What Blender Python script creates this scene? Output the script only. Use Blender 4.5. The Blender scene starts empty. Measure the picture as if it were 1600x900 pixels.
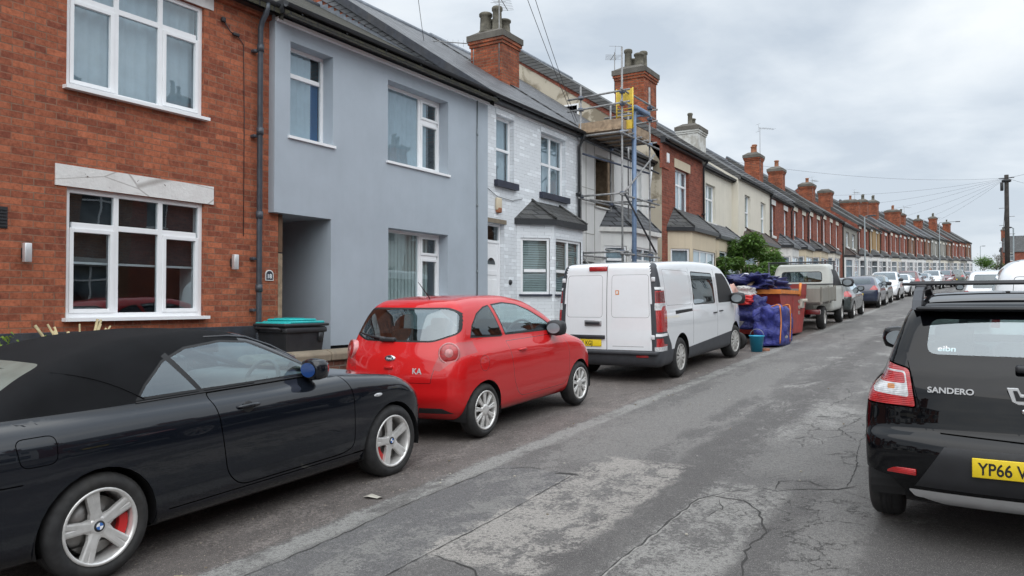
import bpy, bmesh, math, random
import numpy as np
from mathutils import Vector, Matrix
random.seed(7)
SC = bpy.context.scene
COL = SC.collection
R = math.radians
PI = math.pi

# ------------------------------------------------------------ street frame
SLOPE = .038
def gz(y):                                   # height of the carriageway
    y = float(y)
    if y < -40: return SLOPE * -40 - .09
    if y < 0: return SLOPE * y - .09
    if y < 7: return SLOPE * y - .09 * ((7 - y) / 7) ** 2
    if y > 185: return SLOPE * 185 + (y - 185) * .004
    return SLOPE * y
def cx(y):                                   # sideways drift of the street (it bends right)
    if y < 48: return 0.0
    if y < 140: return 7.4 * ((y - 48) / 88) ** 1.8
    return 7.4 * (92 / 88) ** 1.8 + (y - 140) * .152
def tang(y): return math.atan2(cx(y + .5) - cx(y - .5), 1)
PITCH = math.atan(SLOPE)

# ------------------------------------------------------------ materials
MATS = {}
class NT:
    def __init__(s, name):
        s.m = bpy.data.materials.new(name); s.m.use_nodes = True
        s.t = s.m.node_tree; s.t.nodes.clear()
        s.out = s.t.nodes.new('ShaderNodeOutputMaterial')
    def n(s, typ, **kw):
        nd = s.t.nodes.new('ShaderNode' + typ)
        for k, v in kw.items():
            if k.startswith('_'): setattr(nd, k[1:], v)
            else: s.put(nd, k, v)
        return nd
    def put(s, nd, k, v):
        key = int(k[1:]) if k[0] == 'i' and k[1:].isdigit() else k.replace('__', ' ')
        sock = nd.inputs[key]
        if isinstance(v, bpy.types.NodeSocket): s.t.links.new(v, sock)
        elif isinstance(v, bpy.types.Node): s.t.links.new(v.outputs[0], sock)
        else:
            if isinstance(v, tuple) and len(v) == 3 and sock.type == 'RGBA': v = (*v, 1)
            sock.default_value = v
    def math(s, op, a, b=0.0, c=None, clamp=False):
        nd = s.t.nodes.new('ShaderNodeMath'); nd.operation = op; nd.use_clamp = clamp
        s.put(nd, 'i0', a); s.put(nd, 'i1', b)
        if c is not None: s.put(nd, 'i2', c)
        return nd.outputs[0]
    def mix(s, f, a, b, mode='MIX'):
        nd = s.t.nodes.new('ShaderNodeMix'); nd.data_type = 'RGBA'; nd.blend_type = mode
        s.put(nd, 'i0', f); s.put(nd, 'i6', a); s.put(nd, 'i7', b)
        return nd.outputs[2]
    def ramp(s, f, stops):
        nd = s.t.nodes.new('ShaderNodeValToRGB'); e = nd.color_ramp.elements
        while len(e) < len(stops): e.new(.5)
        for q, (p, c) in zip(e, stops):
            q.position = p; q.color = (c, c, c, 1) if not isinstance(c, tuple) else (*c, 1)
        s.put(nd, 'i0', f); return nd.outputs[0]
    def noise(s, vec, scale, detail=4, rough=.55, dist=0.0, out=0):
        nd = s.n('TexNoise', Scale=scale, Detail=detail, Roughness=rough, Distortion=dist)
        if vec is not None: s.put(nd, 'Vector', vec)
        return nd.outputs[out]
    def obj(s): return s.n('TexCoord').outputs['Object']
    def mapping(s, vec, loc=(0,0,0), rot=(0,0,0), scale=(1,1,1)):
        nd = s.n('Mapping', Vector=vec)
        nd.inputs['Location'].default_value = loc; nd.inputs['Rotation'].default_value = rot
        nd.inputs['Scale'].default_value = scale
        return nd.outputs[0]
    def bump(s, h, strength=.3, dist=.01):
        return s.n('Bump', Strength=strength, Distance=dist, Height=h).outputs[0]
    def bsdf(s, color, rough=.6, metal=0., spec=.5, normal=None, coat=0., coat_rough=.05, **kw):
        b = s.n('BsdfPrincipled')
        s.put(b, 'Base Color', color); s.put(b, 'Roughness', rough); s.put(b, 'Metallic', metal)
        s.put(b, 'Specular IOR Level', spec)
        if coat: s.put(b, 'Coat Weight', coat); s.put(b, 'Coat Roughness', coat_rough)
        if normal is not None: s.put(b, 'Normal', normal)
        for k, v in kw.items(): s.put(b, k, v)
        return b
    def done(s, sh):
        s.t.links.new(sh.outputs[0] if isinstance(sh, bpy.types.Node) else sh, s.out.inputs[0]); return s.m

def mk(name):
    def deco(fn):
        MATS[name] = fn; return fn
    return deco
_built = {}
def M(name):
    if name not in _built:
        _built[name] = MATS[name](name)
    return _built[name]

def simple(name, col, rough=.6, metal=0., spec=.5, var=.12, nscale=6., bump=0., bscale=60., coat=0., dirt=0.):
    def f(nm):
        t = NT(nm); o = t.obj()
        n = t.noise(o, nscale, 5)
        dark = tuple(c * (1 - var) for c in col); lite = tuple(min(1, c * (1 + var)) for c in col)
        c = t.mix(t.ramp(n, [(.35, 0.), (.65, 1.)]), dark, lite)
        if dirt:
            d = t.ramp(t.noise(t.mapping(o, scale=(3, 3, .6)), 1.3, 6, .65), [(.45, 0.), (.8, 1.)])
            c = t.mix(t.math('MULTIPLY', d, dirt), c, (.09, .08, .065))
        nb = t.bump(t.noise(o, bscale, 3), bump, .01) if bump else None
        return t.done(t.bsdf(c, rough, metal, spec, nb, coat))
    MATS[name] = f

def facade_vec(t):
    """(along, up, 0) on walls facing the street, (out, up, 0) on walls across it"""
    tc = t.n('TexCoord'); o = t.n('SeparateXYZ', Vector=tc.outputs['Object'])
    nrm = t.n('SeparateXYZ', Vector=tc.outputs['Normal'])
    side = t.math('GREATER_THAN', t.math('ABSOLUTE', nrm.outputs[1]), .72)
    u = t.math('ADD', t.math('MULTIPLY', o.outputs[0], side), t.math('MULTIPLY', o.outputs[1], t.math('SUBTRACT', 1., side)))
    v = t.n('CombineXYZ', X=u, Y=o.outputs[2], Z=0.)
    return v.outputs[0], tc.outputs['Object'], o

def brickmat(name, c1, c2, mortar, stain=.5, mott=1., rough=.85, msize=.010, bumps=.6, soot=.0, ph=.075, pw=.225, pale=.10):
    def f(nm):
        t = NT(nm); v, o, sep = facade_vec(t)
        wob = t.noise(o, 1.4, 2, out=1)
        v2 = t.n('VectorMath', _operation='ADD', i0=v, i1=t.n('VectorMath', _operation='SCALE', i0=t.n('VectorMath', _operation='SUBTRACT', i0=wob, i1=(.5, .5, .5)).outputs[0], Scale=.012).outputs[0]).outputs[0]
        b = t.n('TexBrick', Vector=v2, Color1=(0., 0., 0.), Color2=(1., 1., 1.), Mortar=(.5, .5, .5), Scale=1., Mortar__Size=msize, Mortar__Smooth=.25, Bias=0., Brick__Width=pw, Row__Height=ph)
        b.offset = .5
        # per brick tone
        nb = t.ramp(b.outputs[0], [(0., c1), (.35, tuple(.6 * a + .4 * q for a, q in zip(c1, c2))), (.7, c2), (1., tuple(min(1, q * 1.25) for q in c2))])
        n1 = t.noise(o, 2.1, 6, .6); n2 = t.noise(o, 26., 4, .7)
        col = t.mix(t.math('MULTIPLY', t.ramp(n1, [(.4, 0.), (.7, 1.)]), stain), nb, tuple(a * .45 for a in c1))
        col = t.mix(t.math('MULTIPLY', t.ramp(n2, [(.42, 0.), (.70, 1.)]), .55 * mott), col, tuple(a * .40 for a in c1))
        n4 = t.noise(o, 11., 6, .75); col = t.mix(t.math('MULTIPLY', t.ramp(n4, [(.48, 0.), (.62, 1.)]), .38 * mott), col, tuple(min(1, a * 1.18 + .012) for a in c2))
        n3 = t.noise(o, 5.5, 5, .7)
        col = t.mix(t.math('MULTIPLY', t.ramp(n3, [(.6, 0.), (.8, 1.)]), pale), col, (.42, .36, .3))
        mc = t.mix(t.ramp(t.noise(o, 9., 4), [(.35, 0.), (.7, 1.)]), mortar, tuple(a * .55 for a in mortar))
        mfac = t.math('MULTIPLY', b.outputs[1], t.ramp(t.noise(o, 3.3, 5, .6), [(.35, .45), (.62, 1.)]))
        col = t.mix(mfac, col, mc)
        if soot:
            zf = t.math('MULTIPLY', t.ramp(t.noise(t.mapping(o, scale=(1, 1, .3)), 2.4, 5), [(.4, 0.), (.7, 1.)]), soot)
            col = t.mix(zf, col, (.03, .028, .026))
        h = t.math('ADD', t.math('MULTIPLY', b.outputs[1], -1.), t.math('MULTIPLY', n2, .5))
        return t.done(t.bsdf(col, rough, 0, .3, t.bump(h, bumps, .008)))
    MATS[name] = f
brickmat('red_brick', (.225, .066, .040), (.43, .135, .068), (.29, .17, .115), msize=.0065, stain=.35, bumps=.5, pale=.16)
brickmat('terrace_brick', (.19, .052, .034), (.31, .088, .054), (.24, .17, .13), msize=.006, bumps=.4)
brickmat('brown_brick', (.15, .062, .034), (.27, .115, .06), (.24, .20, .16))
brickmat('chimney_brick', (.22, .052, .026), (.42, .115, .052), (.22, .15, .1), stain=.5, soot=.4)
brickmat('wall_brick', (.16, .06, .04), (.30, .13, .09), (.30, .26, .22), soot=.3)
brickmat('painted_brick', (.69, .72, .745), (.71, .74, .765), (.665, .69, .715), stain=.0, mott=.12, rough=.6, bumps=.28, pale=0., msize=.005)

def rendermat(name, col, bumpv=.25, streak=.25, rough=.9, patch=0., var=.05):
    def f(nm):
        t = NT(nm); o = t.obj()
        n = t.noise(o, 1.1, 6, .6)
        c = t.mix(t.ramp(n, [(.3, 0.), (.7, 1.)]), tuple(a * (1 - var) for a in col), tuple(min(1, a * (1 + var)) for a in col))
        s = t.ramp(t.noise(t.mapping(o, scale=(4, 4, .35)), 1.6, 6, .65), [(.5, 0.), (.8, 1.)])
        c = t.mix(t.math('MULTIPLY', s, streak), c, tuple(a * .5 for a in col))
        if patch:
            p = t.ramp(t.noise(o, .9, 8, .62, .6), [(.47, 0.), (.53, 1.)])
            c = t.mix(t.math('MULTIPLY', p, patch), c, (.2, .165, .115))
        b = t.bump(t.noise(o, 160, 3, .7), bumpv, .004)
        return t.done(t.bsdf(c, rough, 0, .25, b))
    MATS[name] = f
rendermat('grey_render', (.40, .45, .50), streak=.07, bumpv=.5, var=.07)
rendermat('white_board', (.72, .72, .70), streak=.18, var=.07)
rendermat('mottled_white', (.60, .60, .57), streak=.4, patch=.45, bumpv=.8)
rendermat('cream_render', (.68, .64, .55), streak=.3)
rendermat('gable_render', (.50, .45, .36), streak=.2, patch=.8)
rendermat('beige_render', (.60, .52, .39), streak=.25)
rendermat('pebble_render', (.27, .26, .23), streak=.4, bumpv=.8)
rendermat('white_masonry', (.76, .76, .74), streak=.3)
rendermat('buff_brick_paint', (.33, .22, .11), streak=.3, bumpv=.6)
rendermat('stone_cap', (.24, .20, .15), streak=.6, bumpv=.8, var=.3)
rendermat('mortar_cap', (.13, .12, .105), streak=.6, bumpv=.9, var=.35)
def lintelm(nm):
    t = NT(nm); o = t.obj()
    c = t.mix(t.ramp(t.noise(o, 3., 6, .65), [(.35, 0.), (.7, 1.)]), (.66, .64, .62), (.80, .79, .77))
    hole = t.ramp(t.noise(o, 15., 3, .5, .4), [(.705, 0.), (.73, 1.)])
    c = t.mix(hole, c, (.12, .085, .06))
    cr = t.n('TexVoronoi', Vector=t.mapping(o, scale=(1, .6, 2.2)), Scale=1.7, _feature='DISTANCE_TO_EDGE').outputs[0]
    c = t.mix(t.ramp(cr, [(.004, .7), (.02, 0.)]), c, (.3, .27, .25))
    return t.done(t.bsdf(c, .7, 0, .3, t.bump(t.math('SUBTRACT', t.noise(o, 30, 4), hole), .6, .01)))
MATS['lintel_paint'] = lintelm

def slatem(name, c1, c2, moss=0., row=.19, w=.25, rough=.55, bumpv=.8):
    def f(nm):
        t = NT(nm); tc = t.n('TexCoord'); o = t.n('SeparateXYZ', Vector=tc.outputs['Object'])
        v = t.n('CombineXYZ', X=o.outputs[1], Y=t.math('MULTIPLY', o.outputs[2], 1.75), Z=0.)
        b = t.n('TexBrick', Vector=v, Color1=(0., 0., 0.), Color2=(1., 1., 1.), Mortar=(0., 0., 0.), Scale=1., Mortar__Size=.016, Mortar__Smooth=.25, Brick__Width=w, Row__Height=row)
        c = t.mix(b.outputs[0], c1, c2)
        n = t.noise(tc.outputs['Object'], 1.6, 6, .65)
        c = t.mix(t.math('MULTIPLY', t.ramp(n, [(.4, 0.), (.75, 1.)]), .5), c, tuple(a * .5 for a in c1))
        if moss:
            mo = t.ramp(t.noise(tc.outputs['Object'], 7., 6, .7), [(.42, 0.), (.6, 1.)])
            c = t.mix(t.math('MULTIPLY', mo, moss), c, (.045, .042, .022))
        c = t.mix(b.outputs[1], c, (.016, .016, .016))
        saw = t.math('FRACT', t.math('DIVIDE', t.math('MULTIPLY', o.outputs[2], 1.75), row))
        h = t.math('ADD', t.math('MULTIPLY', saw, -1.), t.math('ADD', t.math('MULTIPLY', b.outputs[1], -.6), t.math('MULTIPLY', t.noise(tc.outputs['Object'], 20, 4), .4 + moss)))
        return t.done(t.bsdf(c, rough, 0, .5, t.bump(h, bumpv, .02)))
    MATS[name] = f
slatem('slate_roof', (.075, .079, .088), (.15, .156, .168), bumpv=1., row=.21)
slatem('old_slate_roof', (.05, .05, .052), (.10, .10, .10), moss=.3)
slatem('mossy_tile_roof', (.022, .020, .017), (.05, .046, .036), moss=.9, row=.26, w=.25, bumpv=1., rough=.9)
slatem('brown_tile_roof', (.055, .03, .024), (.085, .05, .04), moss=.3)

simple('upvc', (.86, .87, .88), .35, var=.02, spec=.5)
simple('old_white_paint', (.68, .67, .64), .5, var=.08, dirt=.25)
simple('black_paint', (.022, .023, .026), .4, var=.2)
simple('navy_paint', (.022, .026, .045), .45, var=.2)
simple('plinth_paint', (.035, .04, .052), .6, var=.25, nscale=9, bump=.5, bscale=40, dirt=.5)
simple('gutter_black', (.02, .022, .025), .35, var=.2)
simple('pipe_grey', (.055, .065, .08), .4, var=.25, dirt=.2)
simple('lead', (.20, .22, .25), .5, metal=.2, var=.2)
simple('clay_pot', (.30, .12, .06), .8, var=.25, dirt=.4)
simple('old_pot', (.12, .11, .085), .85, var=.35, bump=.8, bscale=25)
simple('galv', (.27, .27, .27), .6, metal=.3, var=.3, nscale=12, dirt=.35)
simple('blue_steel', (.15, .22, .34), .5, metal=.2, var=.15, dirt=.2)
simple('clamp_steel', (.10, .12, .17), .5, metal=.5, var=.3)
simple('yellow_steel', (.68, .48, .06), .5, var=.12, dirt=.2)
simple('bare_wood', (.33, .24, .16), .8, var=.3, nscale=8, bump=.4, dirt=.3)
simple('dark_wood', (.10, .055, .03), .7, var=.3)
simple('curtain', (.60, .68, .74), .9, var=.06)
simple('blue_curtain', (.03, .13, .33), .9, var=.1)
simple('pale_curtain', (.70, .76, .72), .9, var=.05)
simple('badge_silver', (.62, .63, .64), .35, metal=.35, var=.0)
simple('brass', (.35, .26, .12), .35, metal=.8, var=.2)
simple('chrome', (.75, .76, .78), .16, metal=1., var=.02)
simple('satin_metal', (.68, .69, .70), .35, metal=.5, var=.05)
simple('black_plastic', (.022, .023, .026), .5, var=.15)
simple('grey_plastic', (.045, .048, .055), .55, var=.15)
simple('rubber', (.020, .020, .021), .78, var=.3, nscale=20, dirt=.25)
simple('gap_black', (.0015, .0015, .0015), .9, spec=0.)
simple('trim_dark', (.012, .012, .013), .55)
simple('interior', (.035, .036, .04), .8, var=.2)
simple('interior_grey', (.16, .165, .175), .8, var=.1)
simple('teal_plastic', (.02, .42, .42), .4, var=.1)
simple('bin_plastic', (.024, .026, .030), .5, var=.25, nscale=5, dirt=.15)
simple('skip_red', (.33, .035, .03), .55, var=.2, dirt=.35, bump=.3, bscale=8)
simple('orange_paint', (.70, .22, .03), .5, var=.15, dirt=.2)
simple('red_plastic', (.55, .03, .025), .4, var=.1)
simple('blue_plastic', (.03, .35, .55), .4, var=.1)
simple('pink_plastic', (.55, .32, .26), .7, var=.2)
simple('rubble', (.26, .12, .075), .9, var=.5, nscale=5, bump=.8, bscale=20)
simple('concrete', (.33, .32, .30), .9, var=.2, nscale=9, bump=.5)
simple('white_letter', (.85, .86, .87), .4, var=.0)
simple('black_letter', (.012, .012, .014), .5, var=0.)
simple('plate_yellow', (.82, .60, .02), .4, var=.03)
simple('plate_white', (.78, .78, .76), .4, var=.03)
simple('bmw_blue', (.04, .16, .5), .3)
simple('mirror_blue', (.012, .05, .19), .08, spec=1.)
simple('mirror_dark', (.24, .27, .29), .1, spec=1.)
simple('caliper_red', (.5, .02, .02), .4)
simple('wire_black', (.03, .03, .035), .6)
simple('pole_wood', (.03, .026, .023), .85, var=.35, nscale=7, bump=.5, dirt=.3)
simple('lamp_post_grey', (.20, .23, .24), .5, metal=.4)
simple('bark', (.10, .085, .06), .9, var=.3, bump=.8)
simple('cut_stem', (.50, .42, .24), .8, var=.3)
simple('disc_steel', (.28, .27, .26), .4, metal=.9, var=.2)
simple('soft_window', (.17, .20, .18), .25, spec=.6)
simple('litter', (.45, .42, .36), .8, var=.3)
simple('fabric_roof', (.010, .0105, .012), .93, spec=.2, var=.15, nscale=3, bump=.5, bscale=500)
simple('jacket', (.02, .022, .03), .9)
simple('skin', (.45, .28, .2), .6)

def rimm(nm):
    t = NT(nm); o = t.obj()
    c = t.mix(t.ramp(t.noise(o, 14, 4), [(.4, 0.), (.7, 1.)]), (.66, .65, .63), (.82, .81, .79))
    return t.done(t.bsdf(c, .30, .5, .6))
MATS['alloy'] = rimm
def hubm(nm):
    t = NT(nm); o = t.obj()
    c = t.mix(t.ramp(t.noise(o, 9, 4), [(.4, 0.), (.7, 1.)]), (.42, .41, .39), (.60, .59, .57))
    return t.done(t.bsdf(c, .5, .3, .5))
MATS['hubcap'] = hubm

def paint(name, col, rough=.25, metal=.0, coat=1., dirt=.12, flake=.0, spec=.5, inside=(.02, .02, .022)):
    def f(nm):
        t = NT(nm); o = t.obj()
        z = t.n('SeparateXYZ', Vector=o).outputs[2]
        n = t.noise(o, 3.2, 6, .65)
        low = t.ramp(z, [(.12, 1.), (.55, 0.)])
        d = t.math('MULTIPLY', t.math('MULTIPLY', low, t.ramp(n, [(.35, 0.), (.7, 1.)])), dirt * 3., clamp=True)
        d = t.math('ADD', d, t.math('MULTIPLY', t.ramp(t.noise(o, 11, 5, .7), [(.45, 0.), (.8, 1.)]), dirt * .5), clamp=True)
        c = t.mix(d, col, (.11, .10, .085))
        nb = t.bump(t.noise(o, 2.2, 2), .03, .02)
        b = t.bsdf(c, rough, metal, spec, nb, coat, .03)
        t.put(b, 'Coat Normal', nb)
        t.put(b, 'Coat Roughness', t.math('ADD', .02, t.math('MULTIPLY', d, .5)))
        ins = t.bsdf(inside, .9)
        g = t.n('NewGeometry').outputs['Backfacing']
        mx = t.n('MixShader', i0=g, i1=b.outputs[0], i2=ins.outputs[0])
        return t.done(mx)
    MATS[name] = f
paint('paint_black', (.006, .0078, .012), rough=.2, dirt=.012, spec=.1, coat=1.)
paint('paint_black_suv', (.003, .0034, .0045), rough=.2, dirt=.006, spec=.0, coat=.75)
paint('paint_red', (.56, .010, .012), dirt=.03, rough=.4, spec=.15)
paint('paint_white', (.78, .80, .82), dirt=.08, rough=.35)
paint('paint_truck', (.56, .57, .53), dirt=.25, rough=.5, coat=.2)
paint('paint_navy', (.02, .03, .06), dirt=.06)
paint('paint_greendark', (.035, .045, .045), dirt=.06)
paint('paint_silver', (.40, .41, .42), metal=.4, dirt=.1)
paint('paint_maroon', (.12, .02, .022), dirt=.06)
paint('paint_greygreen', (.08, .10, .09), dirt=.08)
paint('paint_rose', (.30, .20, .19), dirt=.08)

def lampm(name, col, rough=.12, glow=None):
    def f(nm):
        t = NT(nm); o = t.obj()
        c = t.mix(t.ramp(t.noise(o, 30, 2), [(.4, 0.), (.6, 1.)]), tuple(a * .7 for a in col), col)
        b = t.bsdf(c, .25, 0, .6, t.bump(t.n('TexWave', Vector=o, Scale=28., _bands_direction='Z').outputs[1], .35, .004), 1., .03)
        return t.done(b)
    MATS[name] = f
paint('lens_body', (.40, .018, .02), dirt=.02)
lampm('lens_red', (.46, .010, .012)); lampm('lens_dark_red', (.16, .008, .01)); lampm('lens_clear', (.62, .63, .64)); lampm('lens_orange', (.65, .25, .06)); lampm('lens_pink', (.62, .22, .22))

def glassm(name, tint=(.75, .8, .8), refl=.06, boost=1.7, rough=.0, wob=.05):
    def f(nm):
        t = NT(nm); o = t.obj()
        nb = t.bump(t.noise(o, 1.3, 2), wob, .05)
        ge = t.n('NewGeometry'); cs = t.math('ABSOLUTE', t.n('VectorMath', _operation='DOT_PRODUCT', i0=ge.outputs['Incoming'], i1=nb).outputs['Value'], clamp=True)
        fr = t.math('POWER', t.math('SUBTRACT', 1., cs), 5.)
        fac = t.math('ADD', t.math('MULTIPLY', t.math('ADD', .042, t.math('MULTIPLY', fr, .95)), boost), refl, clamp=True)
        tr = t.n('BsdfTransparent', Color=tint); gl = t.n('BsdfGlossy', Color=(.86, .95, 1.), Roughness=rough, Normal=nb)
        return t.done(t.n('MixShader', i0=fac, i1=tr.outputs[0], i2=gl.outputs[0]))
    MATS[name] = f
glassm('house_glass', (.62, .68, .70), .07, 1.8)
glassm('car_glass', (.42, .50, .49), .10, 1.9, wob=.015)
glassm('car_glass_dark', (.10, .115, .115), .06, 1.6, wob=.015)
glassm('car_glass_clear', (.66, .80, .80), .11, 1.7, wob=.01)
glassm('house_glass_sky', (.75, .82, .86), .14, 2.4)
def farglass(nm):
    t = NT(nm); o = t.obj()
    c = t.mix(t.ramp(t.noise(o, 1.1, 2), [(.4, 0.), (.6, 1.)]), (.02, .025, .028), (.16, .19, .21))
    return t.done(t.bsdf(c, .05, 0, .9))
MATS['far_glass'] = farglass

def tarp(name, col):
    def f(nm):
        t = NT(nm); o = t.obj()
        n = t.noise(o, 4, 5, .6, 1.2)
        c = t.mix(t.ramp(n, [(.3, 0.), (.7, 1.)]), tuple(a * .5 for a in col), col)
        return t.done(t.bsdf(c, .5, 0, .5, t.bump(n, .9, .08)))
    MATS[name] = f
tarp('blue_tarp', (.045, .055, .30)); tarp('navy_tarp', (.025, .03, .16)); tarp('sack_white', (.6, .58, .56))

def leafm(name, c1, c2):
    def f(nm):
        t = NT(nm)
        o = t.obj()
        n = t.ramp(t.noise(o, 3.5, 4, .7), [(.35, 0.), (.65, 1.)])
        c = t.mix(n, c1, c2)
        b = t.bsdf(c, .5, 0, .4)
        tl = t.n('BsdfTranslucent', Color=t.mix(.5, c, (.25, .4, .05)))
        return t.done(t.n('MixShader', i0=.28, i1=b.outputs[0], i2=tl.outputs[0]))
    MATS[name] = f
leafm('leaf_green', (.045, .11, .022), (.15, .27, .06))
leafm('leaf_lime', (.12, .22, .03), (.28, .38, .06))
leafm('leaf_dark', (.025, .05, .018), (.06, .09, .035))

# ------------------------------------------------------------ objects
def link(name, me, mat=None, parent=None):
    o = bpy.data.objects.new(name, me); COL.objects.link(o)
    if mat is not None and me is not None:
        for m in (mat if isinstance(mat, (list, tuple)) else [mat]):
            me.materials.append(M(m) if isinstance(m, str) else m)
    if parent is not None: o.parent = parent
    return o
def tag(o, label=None, cat=None, group=None, kind=None):
    if label: o['label'] = label
    if cat: o['category'] = cat
    if group: o['group'] = group
    if kind: o['kind'] = kind
    return o
def thing(name, label, cat, loc=(0, 0, 0), rot=(0, 0, 0), group=None):
    o = bpy.data.objects.new(name, None); COL.objects.link(o)
    o.location = loc; o.rotation_euler = rot; o.empty_display_size = .2
    return tag(o, label, cat, group)

class MB:
    """collects shapes into one mesh"""
    def __init__(s): s.v = []; s.f = []; s.mi = []; s.sm = []; s.x = None
    def add(s, vs, fs, mi=0, smooth=False, mtx=None):
        b = len(s.v); mm = mtx
        if s.x is not None: mm = s.x @ mtx if mtx is not None else s.x
        if mm is not None: vs = [tuple(mm @ Vector(p)) for p in vs]
        s.v += [tuple(p) for p in vs]; s.f += [tuple(b + i for i in q) for q in fs]
        s.mi += [mi] * len(fs); s.sm += [smooth] * len(fs)
        return s
    def box(s, x0, x1, y0, y1, z0, z1, mi=0, mtx=None):
        if x0 > x1: x0, x1 = x1, x0
        if y0 > y1: y0, y1 = y1, y0
        if z0 > z1: z0, z1 = z1, z0
        vs = [(x, y, z) for z in (z0, z1) for y in (y0, y1) for x in (x0, x1)]
        return s.add(vs, [(0, 2, 3, 1), (4, 5, 7, 6), (0, 1, 5, 4), (2, 6, 7, 3), (0, 4, 6, 2), (1, 3, 7, 5)], mi, False, mtx)
    def rbox(s, x0, x1, y0, y1, z0, z1, r=.02, seg=2, mi=0, mtx=None):
        bm = bmesh.new(); bmesh.ops.create_cube(bm, size=1)
        for v in bm.verts:
            v.co = Vector(((x0 + x1) / 2 + v.co.x * (x1 - x0), (y0 + y1) / 2 + v.co.y * (y1 - y0), (z0 + z1) / 2 + v.co.z * (z1 - z0)))
        bmesh.ops.bevel(bm, geom=bm.edges[:], offset=r, segments=seg, profile=.5, affect='EDGES')
        s.addbm(bm, mi, True, mtx); return s
    def addbm(s, bm, mi=0, smooth=True, mtx=None):
        bm.verts.index_update()
        s.add([tuple(v.co) for v in bm.verts], [[v.index for v in f.verts] for f in bm.faces], mi, smooth, mtx); bm.free()
    def prism(s, poly, a0, a1, plane='xz', mi=0, mtx=None):
        """poly in the named plane, swept along the third axis a0..a1"""
        n = len(poly)
        def P(p, a):
            if plane == 'xz': return (p[0], a, p[1])
            if plane == 'yz': return (a, p[0], p[1])
            return (p[0], p[1], a)
        vs = [P(p, a0) for p in poly] + [P(p, a1) for p in poly]
        fs = [tuple(range(n)), tuple(range(2 * n - 1, n - 1, -1))] + [(i, i + n, (i + 1) % n + n, (i + 1) % n) for i in range(n)]
        return s.add(vs, fs, mi, False, mtx)
    def tube(s, pts, r, seg=8, mi=0, cap=True, smooth=True, mtx=None):
        pts = [Vector(p) for p in pts]; n = len(pts); vs = []; fs = []
        rr = r if isinstance(r, (list, tuple)) else [r] * n
        up = None
        for i, p in enumerate(pts):
            d = (pts[min(i + 1, n - 1)] - pts[max(i - 1, 0)]).normalized()
            if up is None:
                up = Vector((0, 0, 1)) if abs(d.z) < .9 else Vector((1, 0, 0))
            a = d.cross(up).normalized(); b = a.cross(d).normalized(); up = b
            for k in range(seg):
                t = 2 * PI * k / seg
                vs.append(p + (a * math.cos(t) + b * math.sin(t)) * rr[i])
        for i in range(n - 1):
            for k in range(seg):
                fs.append((i * seg + k, i * seg + (k + 1) % seg, (i + 1) * seg + (k + 1) % seg, (i + 1) * seg + k))
        if cap: fs += [tuple(range(seg - 1, -1, -1)), tuple((n - 1) * seg + k for k in range(seg))]
        return s.add(vs, fs, mi, smooth, mtx)
    def lathe(s, prof, axis='z', seg=24, mi=0, smooth=True, mtx=None, c=(0, 0, 0)):
        """prof: (radius, along)"""
        vs = []; fs = []; n = len(prof)
        for r_, h in prof:
            for k in range(seg):
                t = 2 * PI * k / seg; a, b = r_ * math.cos(t), r_ * math.sin(t)
                p = (a, b, h) if axis == 'z' else ((h, a, b) if axis == 'x' else (b, h, a))
                vs.append((p[0] + c[0], p[1] + c[1], p[2] + c[2]))
        for i in range(n - 1):
            for k in range(seg):
                fs.append((i * seg + k, i * seg + (k + 1) % seg, (i + 1) * seg + (k + 1) % seg, (i + 1) * seg + k))
        return s.add(vs, fs, mi, smooth, mtx)
    def quad(s, a, b, c, d, mi=0, mtx=None): return s.add([a, b, c, d], [(0, 1, 2, 3)], mi, False, mtx)
    def ellipsoid(s, c, r, seg=14, mi=0, jit=0., mtx=None):
        vs = []; fs = []; m = seg // 2
        for i in range(m + 1):
            t = PI * i / m
            for k in range(seg):
                q = 2 * PI * k / seg; j = 1 + (random.random() - .5) * jit
                vs.append((c[0] + r[0] * math.sin(t) * math.cos(q) * j, c[1] + r[1] * math.sin(t) * math.sin(q) * j, c[2] + r[2] * math.cos(t) * j))
        for i in range(m):
            for k in range(seg): fs.append((i * seg + k, (i + 1) * seg + k, (i + 1) * seg + (k + 1) % seg, i * seg + (k + 1) % seg))
        return s.add(vs, fs, mi, True, mtx)
    def build(s, name, mat, parent=None, bevel=0., fix=True):
        me = bpy.data.meshes.new(name); me.from_pydata(s.v, [], s.f); me.update()
        me.polygons.foreach_set('material_index', s.mi); me.polygons.foreach_set('use_smooth', s.sm)
        if fix:
            bm = bmesh.new(); bm.from_mesh(me); bmesh.ops.recalc_face_normals(bm, faces=bm.faces[:]); bm.to_mesh(me); bm.free()
        o = link(name, me, mat, parent)
        if bevel:
            b = o.modifiers.new('bevel', 'BEVEL'); b.width = bevel; b.segments = 2; b.limit_method = 'ANGLE'; b.angle_limit = R(40)
        return o

def text(name, body, size, mat, parent, loc, rot, extrude=.002, bold=.0, align='LEFT', sx=1.0, sub=None):
    cu = bpy.data.curves.new(name, 'FONT'); cu.body = body; cu.size = size; cu.extrude = extrude; cu.offset = bold; cu.align_x = align
    t = bpy.data.objects.new(name + '_src', cu); COL.objects.link(t)
    bpy.context.view_layer.update()
    dg = bpy.context.evaluated_depsgraph_get()
    me = bpy.data.meshes.new_from_object(t.evaluated_get(dg)); bpy.data.objects.remove(t); bpy.data.curves.remove(cu)
    me.materials.clear()
    o = link(name, me, mat, parent); o.location = loc; o.rotation_euler = rot; o.scale = (sx, 1, 1)
    return o
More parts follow.
